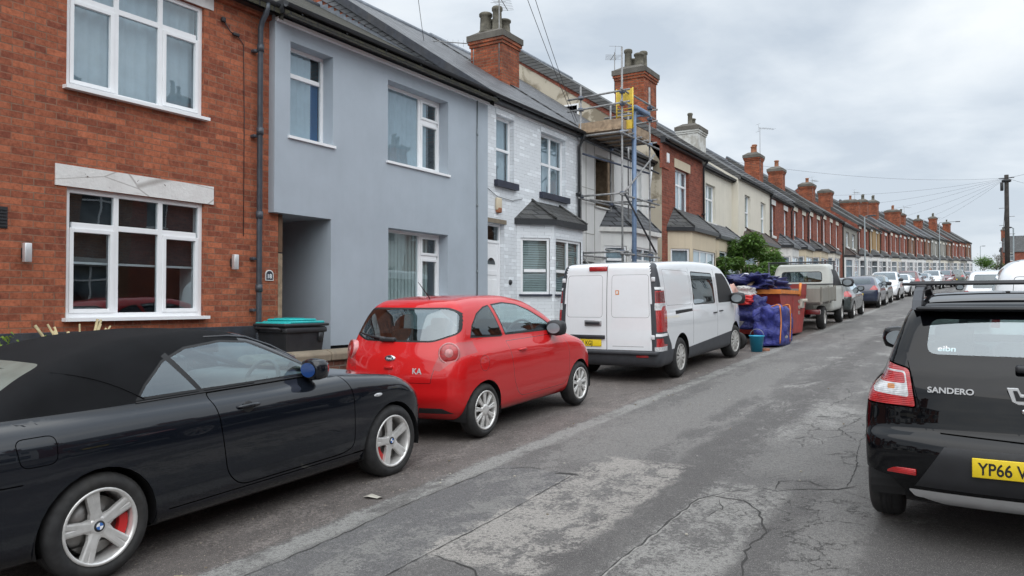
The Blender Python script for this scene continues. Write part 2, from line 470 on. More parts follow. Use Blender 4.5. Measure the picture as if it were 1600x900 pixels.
# ------------------------------------------------------------ car shells
def spline(pts):
    """monotone cubic through (x, y) pairs, vectorised"""
    p = np.array(sorted(pts), float); x, y = p[:, 0], p[:, 1]
    h = np.diff(x); d = np.diff(y) / h; m = np.zeros_like(x)
    m[0] = d[0]; m[-1] = d[-1]
    for i in range(1, len(x) - 1):
        if d[i - 1] * d[i] > 0:
            w1 = 2 * h[i] + h[i - 1]; w2 = h[i] + 2 * h[i - 1]
            m[i] = (w1 + w2) / (w1 / d[i - 1] + w2 / d[i])
    def f(q):
        q = np.clip(q, x[0], x[-1]); i = np.clip(np.searchsorted(x, q) - 1, 0, len(h) - 1)
        t = (q - x[i]) / h[i]; t2 = t * t; t3 = t2 * t
        return y[i] * (2 * t3 - 3 * t2 + 1) + h[i] * m[i] * (t3 - 2 * t2 + t) + y[i + 1] * (-2 * t3 + 3 * t2) + h[i] * m[i + 1] * (t3 - t2)
    return f
def smax(a, b, k):
    h = np.maximum(k - np.abs(a - b), 0) / k
    return np.maximum(a, b) + h * h * k * .25
def smin(a, b, k): return -smax(-a, -b, k)

class Shell:
    """car body as one smooth surface: lower body (+) greenhouse, meshed from a grid shot at the implicit surface"""
    def __init__(s, S, res=.03):
        s.S = S; s.top = spline(S['top']); s.rear = spline(S['rear']); s.front = spline(S['front']); s.w = spline(S['w']); s.plan = spline(S['plan'])
        s.gh = 'gtop' in S
        if s.gh: s.gtop = spline(S['gtop']); s.gw = spline(S['gw']); s.gplan = spline(S.get('gplan', [(-9, 1), (9, 1)]))
        s.k = S.get('k', .09); s.kg = S.get('kg', .07); s.kb = S.get('kb', .06); s.zb = S.get('zb', .2); s.zc = S.get('zc', .55)
        s.cr = S.get('crown', .06); s.bowr = S.get('bowr', .12); s.bowf = S.get('bowf', .25)
        s.l0 = min(p[1] for p in S['rear']); s.l1 = max(p[1] for p in S['front'])
        s.H = max([p[1] for p in S['top']] + ([p[1] for p in S['gtop']] if s.gh else [])) + .1
        s.W = max(p[1] for p in S['w'])
        s.mesh(res)
    def F(s, t, l, z):
        a = np.abs(t); e = .01
        st = (s.top(l + e) - s.top(l - e)) / (2 * e); F = (z - s.top(l) + s.cr * t * t) / np.sqrt(1 + np.minimum(st * st, 9))
        F = smax(F, s.zb - z, s.k)
        sr = (s.rear(z + e) - s.rear(z - e)) / (2 * e); F = smax(F, (s.rear(z) + s.bowr * t * t - l) / np.sqrt(1 + np.minimum(sr * sr, 9)), s.k)
        F = smax(F, (l - s.front(z) + s.bowf * t * t) / 1.05, s.k)
        F = smax(F, a - s.w(z) * s.plan(l), s.k)
        if s.gh:
            sg = (s.gtop(l + e) - s.gtop(l - e)) / (2 * e)
            G = (z - s.gtop(l) + s.cr * t * t) / np.sqrt(1 + np.minimum(sg * sg, 9))
            G = smax(G, (a - s.gw(z) * s.gplan(l)), s.kg); G = smax(G, (s.S.get('gz', .5)) - z, s.k)
            G = smax(G, l - max(p[0] for p in s.S['gtop']) - .05, .05); G = smax(G, min(p[0] for p in s.S['gtop']) - l, .05)
            if s.S.get('grear'): G = smax(G, (s.rear(z) + s.bowr * t * t - l), s.kg)
            F = smin(F, G, s.kb)
        return F
    def solve(s, P):
        P = np.asarray(P, float)
        Q = P.copy(); Q[:, 0] *= s.S.get('spinew', 0.); Q[:, 1] = np.clip(P[:, 1], s.l0 + .55, s.l1 - .6); Q[:, 2] = s.zc
        lo = np.zeros(len(P)); hi = np.ones(len(P))
        for _ in range(26):
            mid = (lo + hi) / 2; X = Q + (P - Q) * mid[:, None]
            ins = s.F(X[:, 0], X[:, 1], X[:, 2]) < 0
            lo = np.where(ins, mid, lo); hi = np.where(ins, hi, mid)
        return Q + (P - Q) * ((lo + hi) / 2)[:, None]
    def mesh(s, res):
        x0, x1, y0, y1, z0, z1 = -s.W - .1, s.W + .1, s.l0 - .1, s.l1 + .1, s.zb - .1, s.H
        nx, ny, nz = [max(6, int(round(d / res))) for d in (x1 - x0, y1 - y0, z1 - z0)]
        idx = {}; pts = []; faces = []
        def vid(i, j, k):
            key = (i, j, k)
            if key not in idx:
                idx[key] = len(pts); pts.append((x0 + (x1 - x0) * i / nx, y0 + (y1 - y0) * j / ny, z0 + (z1 - z0) * k / nz))
            return idx[key]
        for i in range(nx):
            for j in range(ny):
                for k in (0, nz):
                    q = [vid(i, j, k), vid(i + 1, j, k), vid(i + 1, j + 1, k), vid(i, j + 1, k)]; faces.append(q if k else q[::-1])
        for i in range(nx):
            for k in range(nz):
                for j in (0, ny):
                    q = [vid(i, j, k), vid(i + 1, j, k), vid(i + 1, j, k + 1), vid(i, j, k + 1)]; faces.append(q[::-1] if j else q)
        for j in range(ny):
            for k in range(nz):
                for i in (0, nx):
                    q = [vid(i, j, k), vid(i, j + 1, k), vid(i, j + 1, k + 1), vid(i, j, k + 1)]; faces.append(q if i else q[::-1])
        X = s.solve(pts)
        s.V = [tuple(p) for p in X.tolist()]; s.Fv = [tuple(q) for q in faces]; s.P = [0] * len(faces); s.ids = {'body': 0}
        A = X[np.array(faces)]; s.C = A.mean(1); n = np.cross(A[:, 2] - A[:, 0], A[:, 3] - A[:, 1]); n /= np.maximum(np.linalg.norm(n, axis=1), 1e-12)[:, None]
        s.N = n
    def hit(s, p):
        """surface point and outward normal for a probe point outside the shell"""
        X = s.solve([p])[0]; e = 1e-3
        g = [float(s.F(np.array([X[0] + a]), np.array([X[1] + b]), np.array([X[2] + c]))[0] - s.F(np.array([X[0] - a]), np.array([X[1] - b]), np.array([X[2] - c]))[0]) for a, b, c in ((e, 0, 0), (0, e, 0), (0, 0, e))]
        return Vector(X), Vector(g).normalized()
    def half(s, l, z, side=1):
        """half width at (l, z) by horizontal search"""
        a, b = 0., 1.6
        for _ in range(24):
            m = (a + b) / 2
            if s.F(np.array([m]), np.array([l]), np.array([z]))[0] < 0: a = m
            else: b = m
        return a * side
    def rearl(s, t, z):
        a, b = s.l0 + .7, s.l0 - .5
        for _ in range(24):
            m = (a + b) / 2
            if s.F(np.array([t]), np.array([m]), np.array([z]))[0] < 0: a = m
            else: b = m
        return a
    def pid(s, name): return s.ids.setdefault(name, len(s.ids))
    def mark(s, poly, axis, name, pred=None, only=None):
        """faces inside the convex polygon (projected along axis: 'x' side view (l,z), 'y' end view (t,z), 'z' plan (t,l)) get part name"""
        A = {'x': (1, 2), 'y': (0, 2), 'z': (0, 1)}[axis]
        ar = sum(poly[i][0] * poly[(i + 1) % len(poly)][1] - poly[(i + 1) % len(poly)][0] * poly[i][1] for i in range(len(poly)))
        if ar < 0: poly = poly[::-1]
        mn = [min(p[i] for p in poly) - .08 for i in (0, 1)]; mx = [max(p[i] for p in poly) + .08 for i in (0, 1)]
        ids = None if only is None else {s.pid(q) for q in only}
        C = s.C; cand = np.nonzero((C[:, A[0]] > mn[0]) & (C[:, A[0]] < mx[0]) & (C[:, A[1]] > mn[1]) & (C[:, A[1]] < mx[1]))[0]
        ids = None if only is None else {s.pid(q) for q in only}; S = []
        for i in cand.tolist():
            if ids is not None and s.P[i] not in ids: continue
            if pred and not pred(Vector(C[i]), Vector(s.N[i])): continue
            S.append(i)
        if not S: return
        a0, a1 = A; V = s.V; work = [(s.Fv[i], i) for i in S]; rest = []
        for i in range(len(poly)):
            p, q = poly[i], poly[(i + 1) % len(poly)]
            nx, ny = -(q[1] - p[1]), q[0] - p[0]; ln = math.hypot(nx, ny)
            if ln < 1e-6: continue
            nx /= ln; ny /= ln; cache = {}; dc = {}; nw = []
            for fv, src in work:
                d = []
                for v in fv:
                    if v not in dc:
                        t = (V[v][a0] - p[0]) * nx + (V[v][a1] - p[1]) * ny; dc[v] = 0. if abs(t) < 1e-5 else t
                    d.append(dc[v])
                if min(d) >= 0:
                    if max(d) > 0: nw.append((fv, src))
                    else: rest.append((fv, src))
                    continue
                if max(d) <= 0: rest.append((fv, src)); continue
                ins = []; outs = []; n = len(fv)
                for k in range(n):
                    v, w_, dv, dw = fv[k], fv[(k + 1) % n], d[k], d[(k + 1) % n]
                    if dv >= 0: ins.append(v)
                    if dv <= 0: outs.append(v)
                    if dv * dw < 0:
                        key = (v, w_) if v < w_ else (w_, v)
                        if key not in cache:
                            t = dv / (dv - dw); A_, B_ = V[v], V[w_]; cache[key] = len(V); V.append(tuple(A_[j] + (B_[j] - A_[j]) * t for j in range(3)))
                        ins.append(cache[key]); outs.append(cache[key])
                if len(ins) > 2: nw.append((tuple(ins), src))
                if len(outs) > 2: rest.append((tuple(outs), src))
            work = nw
            if not work: break
        if not work: return
        pid_ = s.pid(name); dead = set(S); keep = [i for i in range(len(s.Fv)) if i not in dead]
        newf = [(fv, s.P[src], src) for fv, src in rest] + [(fv, pid_, src) for fv, src in work]
        cen = np.array([[sum(V[v][j] for v in fv) / len(fv) for j in range(3)] for fv, _, _ in newf]); nr = s.N[[q[2] for q in newf]]
        s.Fv = [s.Fv[i] for i in keep] + [q[0] for q in newf]; s.P = [s.P[i] for i in keep] + [q[1] for q in newf]
        s.C = np.vstack([s.C[keep], cen]); s.N = np.vstack([s.N[keep], nr])
    def panel(s, poly, axis, name, pred=None, ring=.012, ringname='seal', only=None):
        s.mark(poly, axis, ringname, pred, only); s.mark(inset(poly, ring), axis, name, pred)
    def each(s, pred, name):
        i = s.pid(name)
        for k in range(len(s.Fv)):
            if s.P[k] == 0 and pred(Vector(s.C[k]), Vector(s.N[k])): s.P[k] = i
    def emit(s, spec, root):
        """spec: pid name -> (object name, material, parent key); every connected piece is its own object, void faces vanish"""
        by = {}
        for k, i in enumerate(s.P): by.setdefault(i, []).append(s.Fv[k])
        out = {}
        for nm, i in s.ids.items():
            if nm == 'void' or i not in by: continue
            oname, mat, par = spec[nm]
            par_ = {}
            def find(v):
                while par_.setdefault(v, v) != v: par_[v] = par_[par_[v]]; v = par_[v]
                return v
            for f in by[i]:
                r0 = find(f[0])
                for v in f[1:]: par_[find(v)] = r0
            gr = {}
            for f in by[i]: gr.setdefault(find(f[0]), []).append(f)
            comps = list(gr.values())
            big = [c for c in comps if len(c) > 3] or comps[:1]
            if nm == 'body':
                big = [max(comps, key=len)]; 
            for c in comps:
                if not any(c is q for q in big): big[0].extend(c) if len(c) < 400 else big.append(c)
            best = None
            for cp in big:
                vm = {}; vs = []; fs = []
                for f in cp:
                    q = []
                    for v in f:
                        if v not in vm: vm[v] = len(vs); vs.append(s.V[v])
                        q.append(vm[v])
                    fs.append(q)
                me = bpy.data.meshes.new(oname); me.from_pydata(vs, [], fs); me.update()
                me.polygons.foreach_set('use_smooth', [True] * len(fs))
                ob = link(oname, me, mat, out.get(par, root) if par else root); mx = sum(v[0] for v in vs) / len(vs)
                if best is None or mx > best: best = mx; out[nm] = ob
        return out

def inset(poly, d):
    ar = sum(poly[i][0] * poly[(i + 1) % len(poly)][1] - poly[(i + 1) % len(poly)][0] * poly[i][1] for i in range(len(poly)))
    P = poly if ar > 0 else poly[::-1]; n = len(P); out = []
    for i in range(n):
        a, b, c = Vector(P[i - 1]), Vector(P[i]), Vector(P[(i + 1) % n])
        u = (b - a).normalized(); v = (c - b).normalized()
        n1 = Vector((-u.y, u.x)); n2 = Vector((-v.y, v.x)); m = (n1 + n2)
        if m.length < 1e-6: m = n1.copy()
        m.normalize(); k = d / max(.35, m.dot(n1))
        out.append(tuple(b + m * k))
    return out
def circ(cy, cz, r, n=30, a0=0, a1=360): return [(cy + r * math.cos(R(a0 + (a1 - a0) * i / n)), cz + r * math.sin(R(a0 + (a1 - a0) * i / n))) for i in range(n + (1 if a1 - a0 < 360 else 0))]
def rnd(poly, r, n=4):
    """round the corners of a polygon"""
    out = []; m = len(poly)
    for i in range(m):
        a, b, c = Vector(poly[i - 1]), Vector(poly[i]), Vector(poly[(i + 1) % m])
        rr = r[i] if isinstance(r, (list, tuple)) else r
        u = (a - b); v = (c - b); q = min(rr, u.length * .48, v.length * .48)
        p0 = b + u.normalized() * q; p1 = b + v.normalized() * q
        for k in range(n + 1):
            t = k / n; out.append(tuple(p0 * (1 - t) ** 2 + b * 2 * t * (1 - t) + p1 * t * t))
    return out
RS = lambda c, n: c.x > 0 and n.x > .25          # right side faces
LS = lambda c, n: c.x < 0 and n.x < -.25
BK = lambda c, n: n.y < -.2
FR = lambda c, n: n.y > .15

# ------------------------------------------------------------ wheels
def wheel(root, x, y, r, w=.2, rimr=.215, style='plain', side=1, name='wheel', steer=0., mat=None, badge=None, caliper=False, lod=0):
    """wheel with its outer face at x (side +1: faces +x)"""
    T = Matrix.Translation((x, y, r)) @ Matrix.Rotation(steer, 4, 'Z') @ Matrix.Diagonal((side, 1, 1, 1))
    seg = 44 if not lod else 18
    ty = MB(); ty.x = T
    ty.lathe([(rimr - .012, -w + .02), (rimr + .012, -w), (r - .03, -w + .005), (r - .006, -w + .03), (r, -w * .5), (r - .006, -.03), (r - .03, -.006), (r - .055, .004), (rimr + .022, .0), (rimr + .006, -.008), (rimr - .002, -.016)], 'x', seg)
    if not lod:
        for gx in (-.35, -.5, -.65):            # tread grooves
            ty.lathe([(r + .0005, w * gx - .005), (r + .0012, w * gx), (r + .0005, w * gx + .005)], 'x', seg, 1)
    wh = ty.build(name, ['rubber', 'trim_dark'], root)
    rm = MB(); rm.x = T
    mat = mat or 'alloy'
    rm.lathe([(rimr + .004, -.010), (rimr + .001, -.003), (rimr - .012, -.004), (rimr - .02, -.02), (rimr - .026, -w + .03)], 'x', seg)
    def spoke(ang, r0, r1, w0, w1, x0, x1, th=.02):
        Q = Matrix.Rotation(ang, 4, 'X')
        vs = []
        n = 5
        for i in range(n + 1):
            t = i / n; rr = r0 + (r1 - r0) * t; ww = w0 + (w1 - w0) * t; xx = x0 + (x1 - x0) * (t ** 1.6)
            vs += [(xx - th, -ww, rr), (xx - .004, -ww * .98, rr), (xx, -ww * .5, rr), (xx, ww * .5, rr), (xx - .004, ww * .98, rr), (xx - th, ww, rr)]
        fs = []
        for i in range(n):
            for k in range(5): fs.append((i * 6 + k, i * 6 + k + 1, i * 6 + 7 + k, i * 6 + 6 + k))
        rm.add(vs, fs, 0, False, Q)
    if style == 'five':
        for k in range(5):
            a = 2 * PI * k / 5 + .2
            Q = a
            for sg in (-1, 1):
                spoke(a + sg * .10, .045, rimr - .006, .024, .020, -.030, -.010, .03)
            spoke(a, .03, rimr * .62, .05, .018, -.034, -.022, .03)
        rm.lathe([(0, -.028), (.04, -.028), (.062, -.036), (.066, -.06)], 'x', 28)
        for k in range(5):
            a = 2 * PI * k / 5 + .2 + PI / 5
            rm.lathe([(0, -.036), (.008, -.036), (.011, -.039), (.011, -.045)], 'x', 8, 1, c=(0, .048 * math.sin(a), .048 * math.cos(a)))
        rm.lathe([(0, -.0245), (.031, -.0245), (.033, -.028)], 'x', 24, 1)
    elif style == 'multi':
        for k in range(9):
            a = 2 * PI * k / 9
            spoke(a - .085, .05, rimr - .006, .011, .014, -.012, -.014, .018)
            spoke(a + .085, .05, rimr - .006, .011, .014, -.012, -.014, .018)
        rm.lathe([(0, -.006), (.035, -.006), (.062, -.012), (.068, -.03)], 'x', 28)
        for k in range(4):
            a = 2 * PI * k / 4 + .4
            rm.lathe([(0, -.004), (.008, -.004), (.011, -.008)], 'x', 8, 1, c=(-.006, .048 * math.sin(a), .048 * math.cos(a)))
    elif style == 'cover':
        for k in range(12):
            a = 2 * PI * k / 12
            spoke(a, .06, rimr - .004, .016, .030, -.004, -.016, .014)
        rm.lathe([(0, .0), (.05, -.002), (.075, -.008), (.08, -.03)], 'x', 26)
    elif style == 'steel':
        rm.lathe([(0, -.03), (.06, -.028), (.08, -.05), (.13, -.03), (rimr - .03, -.05), (rimr - .02, -.05)], 'x', 24)
    else:
        for k in range(7): spoke(2 * PI * k / 7, .03, rimr - .005, .03, .025, -.015, -.012, .02)
        rm.lathe([(0, -.012), (.06, -.014), (.07, -.03)], 'x', 14)
    rim = rm.build('rim', [mat, 'black_plastic'], wh)
    if not lod:
        d = MB(); d.x = T
        d.lathe([(.05, -.085), (rimr * .76, -.085), (rimr * .76, -.105), (.05, -.105)], 'x', 32)
        d.lathe([(.0, -w + .02), (rimr - .01, -w + .02)], 'x', 24, 1)
        d.build('brake_disc', ['disc_steel', 'trim_dark'], wh)
        if caliper:
            c = MB(); c.x = T; y0 = caliper
            pts = []
            for a in np.linspace(-.5, .5, 7): pts.append((math.sin(a + y0) * rimr * .62, math.cos(a + y0) * rimr * .62))
            for a in np.linspace(.5, -.5, 7): pts.append((math.sin(a + y0) * rimr * .86, math.cos(a + y0) * rimr * .86))
            c.prism([(p[0], p[1]) for p in pts], -.125, -.052, 'yz'); c.build('brake_caliper', 'caliper_red', wh)
        if badge == 'quarter':
            b = MB(); b.x = T
            for q in range(4):
                v = [(-.0235, 0, 0)] + [(-.0235, .021 * math.sin(PI / 2 * (q + i / 6)), .021 * math.cos(PI / 2 * (q + i / 6))) for i in range(7)]
                b.add(v, [(0, i, i + 1) for i in range(1, 7)], q % 2)
            b.build('badge', ['bmw_blue', 'white_letter'], rim)
    return wh

def arch(root, x, y, z, r, depth=.24, side=1, name='wheel_arch_liner'):
    m = MB(); T = Matrix.Translation((x, y, z)) @ Matrix.Diagonal((side, 1, 1, 1)); m.x = T
    n = 26; vs = []
    for k in range(n + 1):
        a = R(-12) + R(204) * k / n; c, s_ = math.cos(a) * r, max(-.10, math.sin(a) * r); vs += [(0, c, s_), (-depth, c, s_)]
    m.add(vs, [(2 * k, 2 * k + 1, 2 * k + 3, 2 * k + 2) for k in range(n)]); m.add([(-depth, 0, -.10)] + [vs[2 * k + 1] for k in range(n + 1)], [(0, k, k + 1) for k in range(1, n + 1)])
    o = m.build(name, 'trim_dark', root); return o

def plate(root, x, y, z, txt, w=.52, h=.111, mat='plate_yellow', rot=0., name='number_plate', tilt=0.):
    e = MB(); e.rbox(-w / 2, w / 2, -.006, .006, -h / 2, h / 2, .004, 2)
    p = e.build(name, mat, root); p.location = (x, y, z); p.rotation_euler = (tilt, 0, rot)
    if txt:
        t = text('lettering', txt, .098, 'black_letter', p, (-w / 2 + .03, -.0068, -.036), (PI / 2, 0, 0), .0006, .0016, sx=.80)
    return p

def mirror(root, x, y, z, side=1, mat='black_plastic', s=1., glass='mirror_dark'):
    m = MB()
    bm = bmesh.new(); bmesh.ops.create_cube(bm, size=1)
    bmesh.ops.subdivide_edges(bm, edges=bm.edges[:], cuts=3, use_grid_fill=True)
    for v in bm.verts:
        n = v.co.normalized() * .62; v.co = v.co.lerp(n, .62)
        v.co = Vector((v.co.x * .19 * s, v.co.y * .11 * s * (1 if v.co.y < 0 else 1.5), v.co.z * .15 * s))
    m.addbm(bm, 0, True, Matrix.Translation((x + side * .11 * s, y, z + .04)))
    m.tube([(x - side * .03, y + .01, z - .035), (x + side * .03, y + .01, z - .02), (x + side * .07, y, z + .01)], [.022, .02, .02], 8)
    o = m.build('door_mirror', mat, root)
    g = MB(); g.add([(x + side * .11 * s + .078 * s * math.cos(a), y - .0655 * s, z + .04 + .056 * s * math.sin(a)) for a in np.linspace(0, 2 * PI, 20)[:-1]], [tuple(range(19))])
    g.build('mirror_glass', glass, o); return o

def door_handle(root, x, y, z, side=1, mat=None, L=.17):
    m = MB()
    m.tube([(x, y - L / 2, z), (x + side * .026, y - L / 2 + .03, z + .002), (x + side * .03, y, z + .004), (x + side * .026, y + L / 2 - .03, z + .002), (x, y + L / 2, z)], [.009, .012, .013, .012, .009], 8)
    return m.build('door_handle', mat, root)

def seats(root, y, z=.42, xs=(-.36, .36), mat='interior', hi=1.12):
    for x in xs:
        m = MB(); m.rbox(x - .24, x + .24, y, y + .5, z - .1, z + .08, .06, 3)
        m.rbox(x - .23, x + .23, -.07, .07, 0, .62, .06, 3, mtx=Matrix.Translation((0, y + .02, z + .02)) @ Matrix.Rotation(R(16), 4, 'X'))
        m.rbox(x - .13, x + .13, y - .21, y - .11, hi - .16, hi + .05, .045, 3)
        m.build('seat', mat, root)
def steering(root, x, y, z, mat='interior_grey'):
    m = MB(); T = Matrix.Translation((x, y, z)) @ Matrix.Rotation(R(65), 4, 'X')
    pts = [(.185 * math.cos(a), .185 * math.sin(a), 0) for a in np.linspace(0, 2 * PI, 25)]
    m.tube(pts, .016, 8, cap=False, mtx=T); m.rbox(-.17, .17, -.03, .03, -.015, .015, .01, mtx=T); m.rbox(-.06, .06, -.08, .06, -.02, .03, .02, mtx=T)
    m.build('steering_wheel', mat, root)
def dash(root, y0, y1, z, w=.66, mat='interior'):
    m = MB(); m.rbox(-w, w, y0, y1, z - .35, z, .07, 3); m.build('dashboard', mat, root)

def place_car(name, label, x, y, facing=1, group='cars parked along the left kerb', cat='car', yaw=0.):
    """x = centre, y = rear axle (facing 1: away from the camera)"""
    t = thing(name, label, cat, (cx(y) + x, y, gz(y) + .012), (0, 0, 0), group)
    a = math.atan(SLOPE)
    rz = -tang(y + 1.3 * facing) + yaw + (0 if facing > 0 else PI)
    t.rotation_euler = (a if facing > 0 else -a, 0, rz)
    return t
# ------------------------------------------------------------ the black convertible
def build_convertible():
    root = place_car('convertible', 'black two-door convertible with its black fabric roof up, foremost car on the left', -5.25, 2.62)
    S = Shell(dict(
        top=[(-.95, .93), (-.6, .985), (0, 1.0), (.8, .985), (1.5, .975), (2.0, .98), (2.4, .945), (2.9, .875), (3.25, .78), (3.5, .66)],
        rear=[(.2, -.80), (.42, -.92), (.7, -.93), (1.0, -.86)], front=[(.2, 3.26), (.42, 3.36), (.62, 3.33), (.8, 3.15), (.95, 2.9)],
        w=[(.18, .80), (.3, .84), (.5, .866), (.68, .872), (.8, .868), (.88, .845), (.96, .79), (1.05, .70)],
        plan=[(-.95, .86), (-.6, .955), (-.2, 1.0), (1, 1.0), (2.4, 1.0), (2.85, .975), (3.05, .93), (3.2, .84), (3.35, .70)],
        gtop=[(-.95, .80), (-.68, .93), (-.48, 1.06), (-.2, 1.225), (.12, 1.335), (.5, 1.39), (.9, 1.40), (1.25, 1.365), (1.55, 1.24), (1.95, 1.01), (2.2, .86)],
        gw=[(.85, .80), (.98, .755), (1.1, .71), (1.25, .63), (1.38, .53), (1.5, .42)], gplan=[(-.9, .80), (-.4, .92), (.2, 1.), (1.2, 1.), (2.0, .95)],
        k=.10, kg=.10, kb=.022, zb=.19, zc=.5, crown=.045, bowf=.38, bowr=.10, gz=.6), .032)
    S.mark([(-1, .992), (1.22, .982), (1.22, 1.6), (-1, 1.6)], 'x', 'top')
    win = [(.30, 1.0), (.38, 1.09), (.55, 1.225), (.75, 1.295), (1.05, 1.318), (1.28, 1.295), (1.55, 1.17), (1.90, 1.0)]
    for sd in (RS, LS):
        S.mark(win, 'x', 'seal', sd); S.mark(inset(win, .016), 'x', 'glass', sd)
        S.mark([(.56, 1.25), (.60, 1.27), (.80, .99), (.76, .99)], 'x', 'seal', sd)
        door = rnd([(.80, .985), (2.05, .985), (2.13, .80), (2.14, .36), (2.0, .325), (1.0, .315), (.88, .42)], [.02, .02, .1, .12, .1, .08, .1])
        S.panel(door, 'x', 'door', sd, .008, 'gap')
        S.panel(rnd([(-.43, .74), (-.24, .74), (-.235, .90), (-.45, .90)], .05), 'x', 'flap', sd, .005, 'gap')
        S.mark([(2.98, .72), (3.4, .60), (3.4, .70), (3.1, .78)], 'x', 'headlamp', lambda c, n: n.y > .42)
        S.mark([(-.95, .66), (-.42, .655), (-.42, .662), (-.95, .667)], 'x', 'gap', sd)
        S.mark([(3.0, .560), (3.5, .560), (3.5, .567), (3.0, .567)], 'x', 'gap', sd)
        S.mark([(2.13, .30), (2.35, .30), (2.35, .312), (2.13, .312)], 'x', 'gap', sd)
        S.mark([(.45, .292), (2.3, .302), (2.3, .309), (.45, .299)], 'x', 'gap', sd)
        S.mark(circ(0, .30, .362), 'x', 'void', sd); S.mark(circ(2.62, .30, .362), 'x', 'void', sd)
    S.mark([(-.66, 1.98), (.66, 1.98), (.52, 1.33), (-.52, 1.33)], 'z', 'screenseal', lambda c, n: c.z > .99 and n.y > .15)
    S.mark([(-.62, 1.95), (.62, 1.95), (.50, 1.36), (-.50, 1.36)], 'z', 'windscreen', lambda c, n: c.z > .99 and n.y > .15)
    S.mark(rnd([(-.50, -.48), (.50, -.48), (.44, -.10), (-.44, -.10)], .06), 'z', 'rearwin', lambda c, n: c.z > 1.04 and n.y < -.1)
    S.mark([(-.5, .5), (.5, .5), (.42, .30), (-.42, .30)], 'y', 'grille', FR)
    for sg in (-1, 1): S.mark([(sg * .05, .72), (sg * .33, .72), (sg * .28, .60), (sg * .08, .60)], 'y', 'grille', FR)
    for sg in (-1, 1): S.mark([(sg * .5, .9), (sg * .9, .88), (sg * .9, .70), (sg * .52, .70)], 'y', 'tail', lambda c, n: c.y < -.62)
    S.mark([(-1, .0), (4, .0), (4, .215), (-1, .215)], 'x', 'sill')
    o = S.emit(dict(body=('body', 'paint_black', None), top=('fabric_roof', 'fabric_roof', None), seal=('window_seal', 'trim_dark', None), glass=('side_window', 'car_glass_clear', None),
        door=('door', 'paint_black', None), gap=('panel_gap', 'gap_black', None), flap=('fuel_flap', 'paint_black', None), headlamp=('headlight', 'lens_clear', None), screenseal=('windscreen_frame', 'trim_dark', None),
        windscreen=('windscreen', 'car_glass_clear', None), rearwin=('rear_window', 'soft_window', None), grille=('grille', 'trim_dark', None), tail=('tail_light', 'lens_red', None), sill=('underbody', 'trim_dark', None)), root)
    door_handle(o['door'], S.half(1.08, .865) - .002, 1.08, .862, 1, 'paint_black', .20)
    m = MB(); x = S.half(1.08, .84); m.lathe([(0, .012), (.03, .010), (.045, .004), (.05, 0)], 'x', 20, c=(x - .004, 1.07, .846)); m.build('handle_recess', 'trim_dark', o['door'])
    mirror(root, S.half(1.72, 1.0) - .02, 1.74, 1.0, 1, 'paint_black', 1.0, 'mirror_blue')
    mirror(root, -S.half(1.72, 1.0) + .02, 1.74, 1.0, -1, 'paint_black', 1.1)
    p, n = S.hit((1.4, 2.42, .90)); m = MB(); m.ellipsoid((p.x - .002, p.y, p.z), (.008, .055, .016), 14); m.build('indicator', 'lens_clear', root)
    # fabric seam
    for sg in (1, -1):
        pts = []
        for q in np.linspace(0, 1, 12):
            l = -.48 + .84 * q ** .85; z = 1.245 - .24 * (q ** 2.2)
            pts.append((sg * (S.half(l, z) + .001), l, z))
        s_ = MB(); s_.tube(pts, .005, 6); s_.build('roof_seam', 'fabric_roof', o['top'])
    # windscreen pillar
    for sg in (1, -1):
        pts = [(sg * (S.half(l, z) - .004), l, z) for l, z in ((1.98, .99), (1.75, 1.115), (1.5, 1.235), (1.3, 1.315), (1.15, 1.335), (.95, 1.345))]
        s_ = MB(); s_.tube(pts, [.022, .020, .018, .016, .013, .008], 8); s_.build('windscreen_pillar', 'paint_black', root)
    s_ = MB(); s_.tube([(S.half(l, .985) + .001, l, .988) for l in np.linspace(.3, 1.92, 9)], .006, 6); s_.build('window_trim', 'trim_dark', root)
    seats(root, .98, .45, (-.37, .37), 'interior', 1.16); seats(root, .28, .45, (-.3, .3), 'interior', 1.10)
    steering(root, .37, 1.60, .93); dash(root, 1.62, 2.1, .98, .66, 'interior_grey')
    m = MB(); m.rbox(-.11, .11, 1.40, 1.42, 1.18, 1.25, .01); m.build('rear_view_mirror', 'black_plastic', root)
    for y in (0, 2.62):
        for sg in (1, -1):
            wheel(root, sg * .865, y, .316, .22, .222, 'five', sg, badge='quarter', caliper=(1.9 if y == 0 else -2.2))
            arch(root, sg * .845, y, .30, .366, .30, sg)
    return root

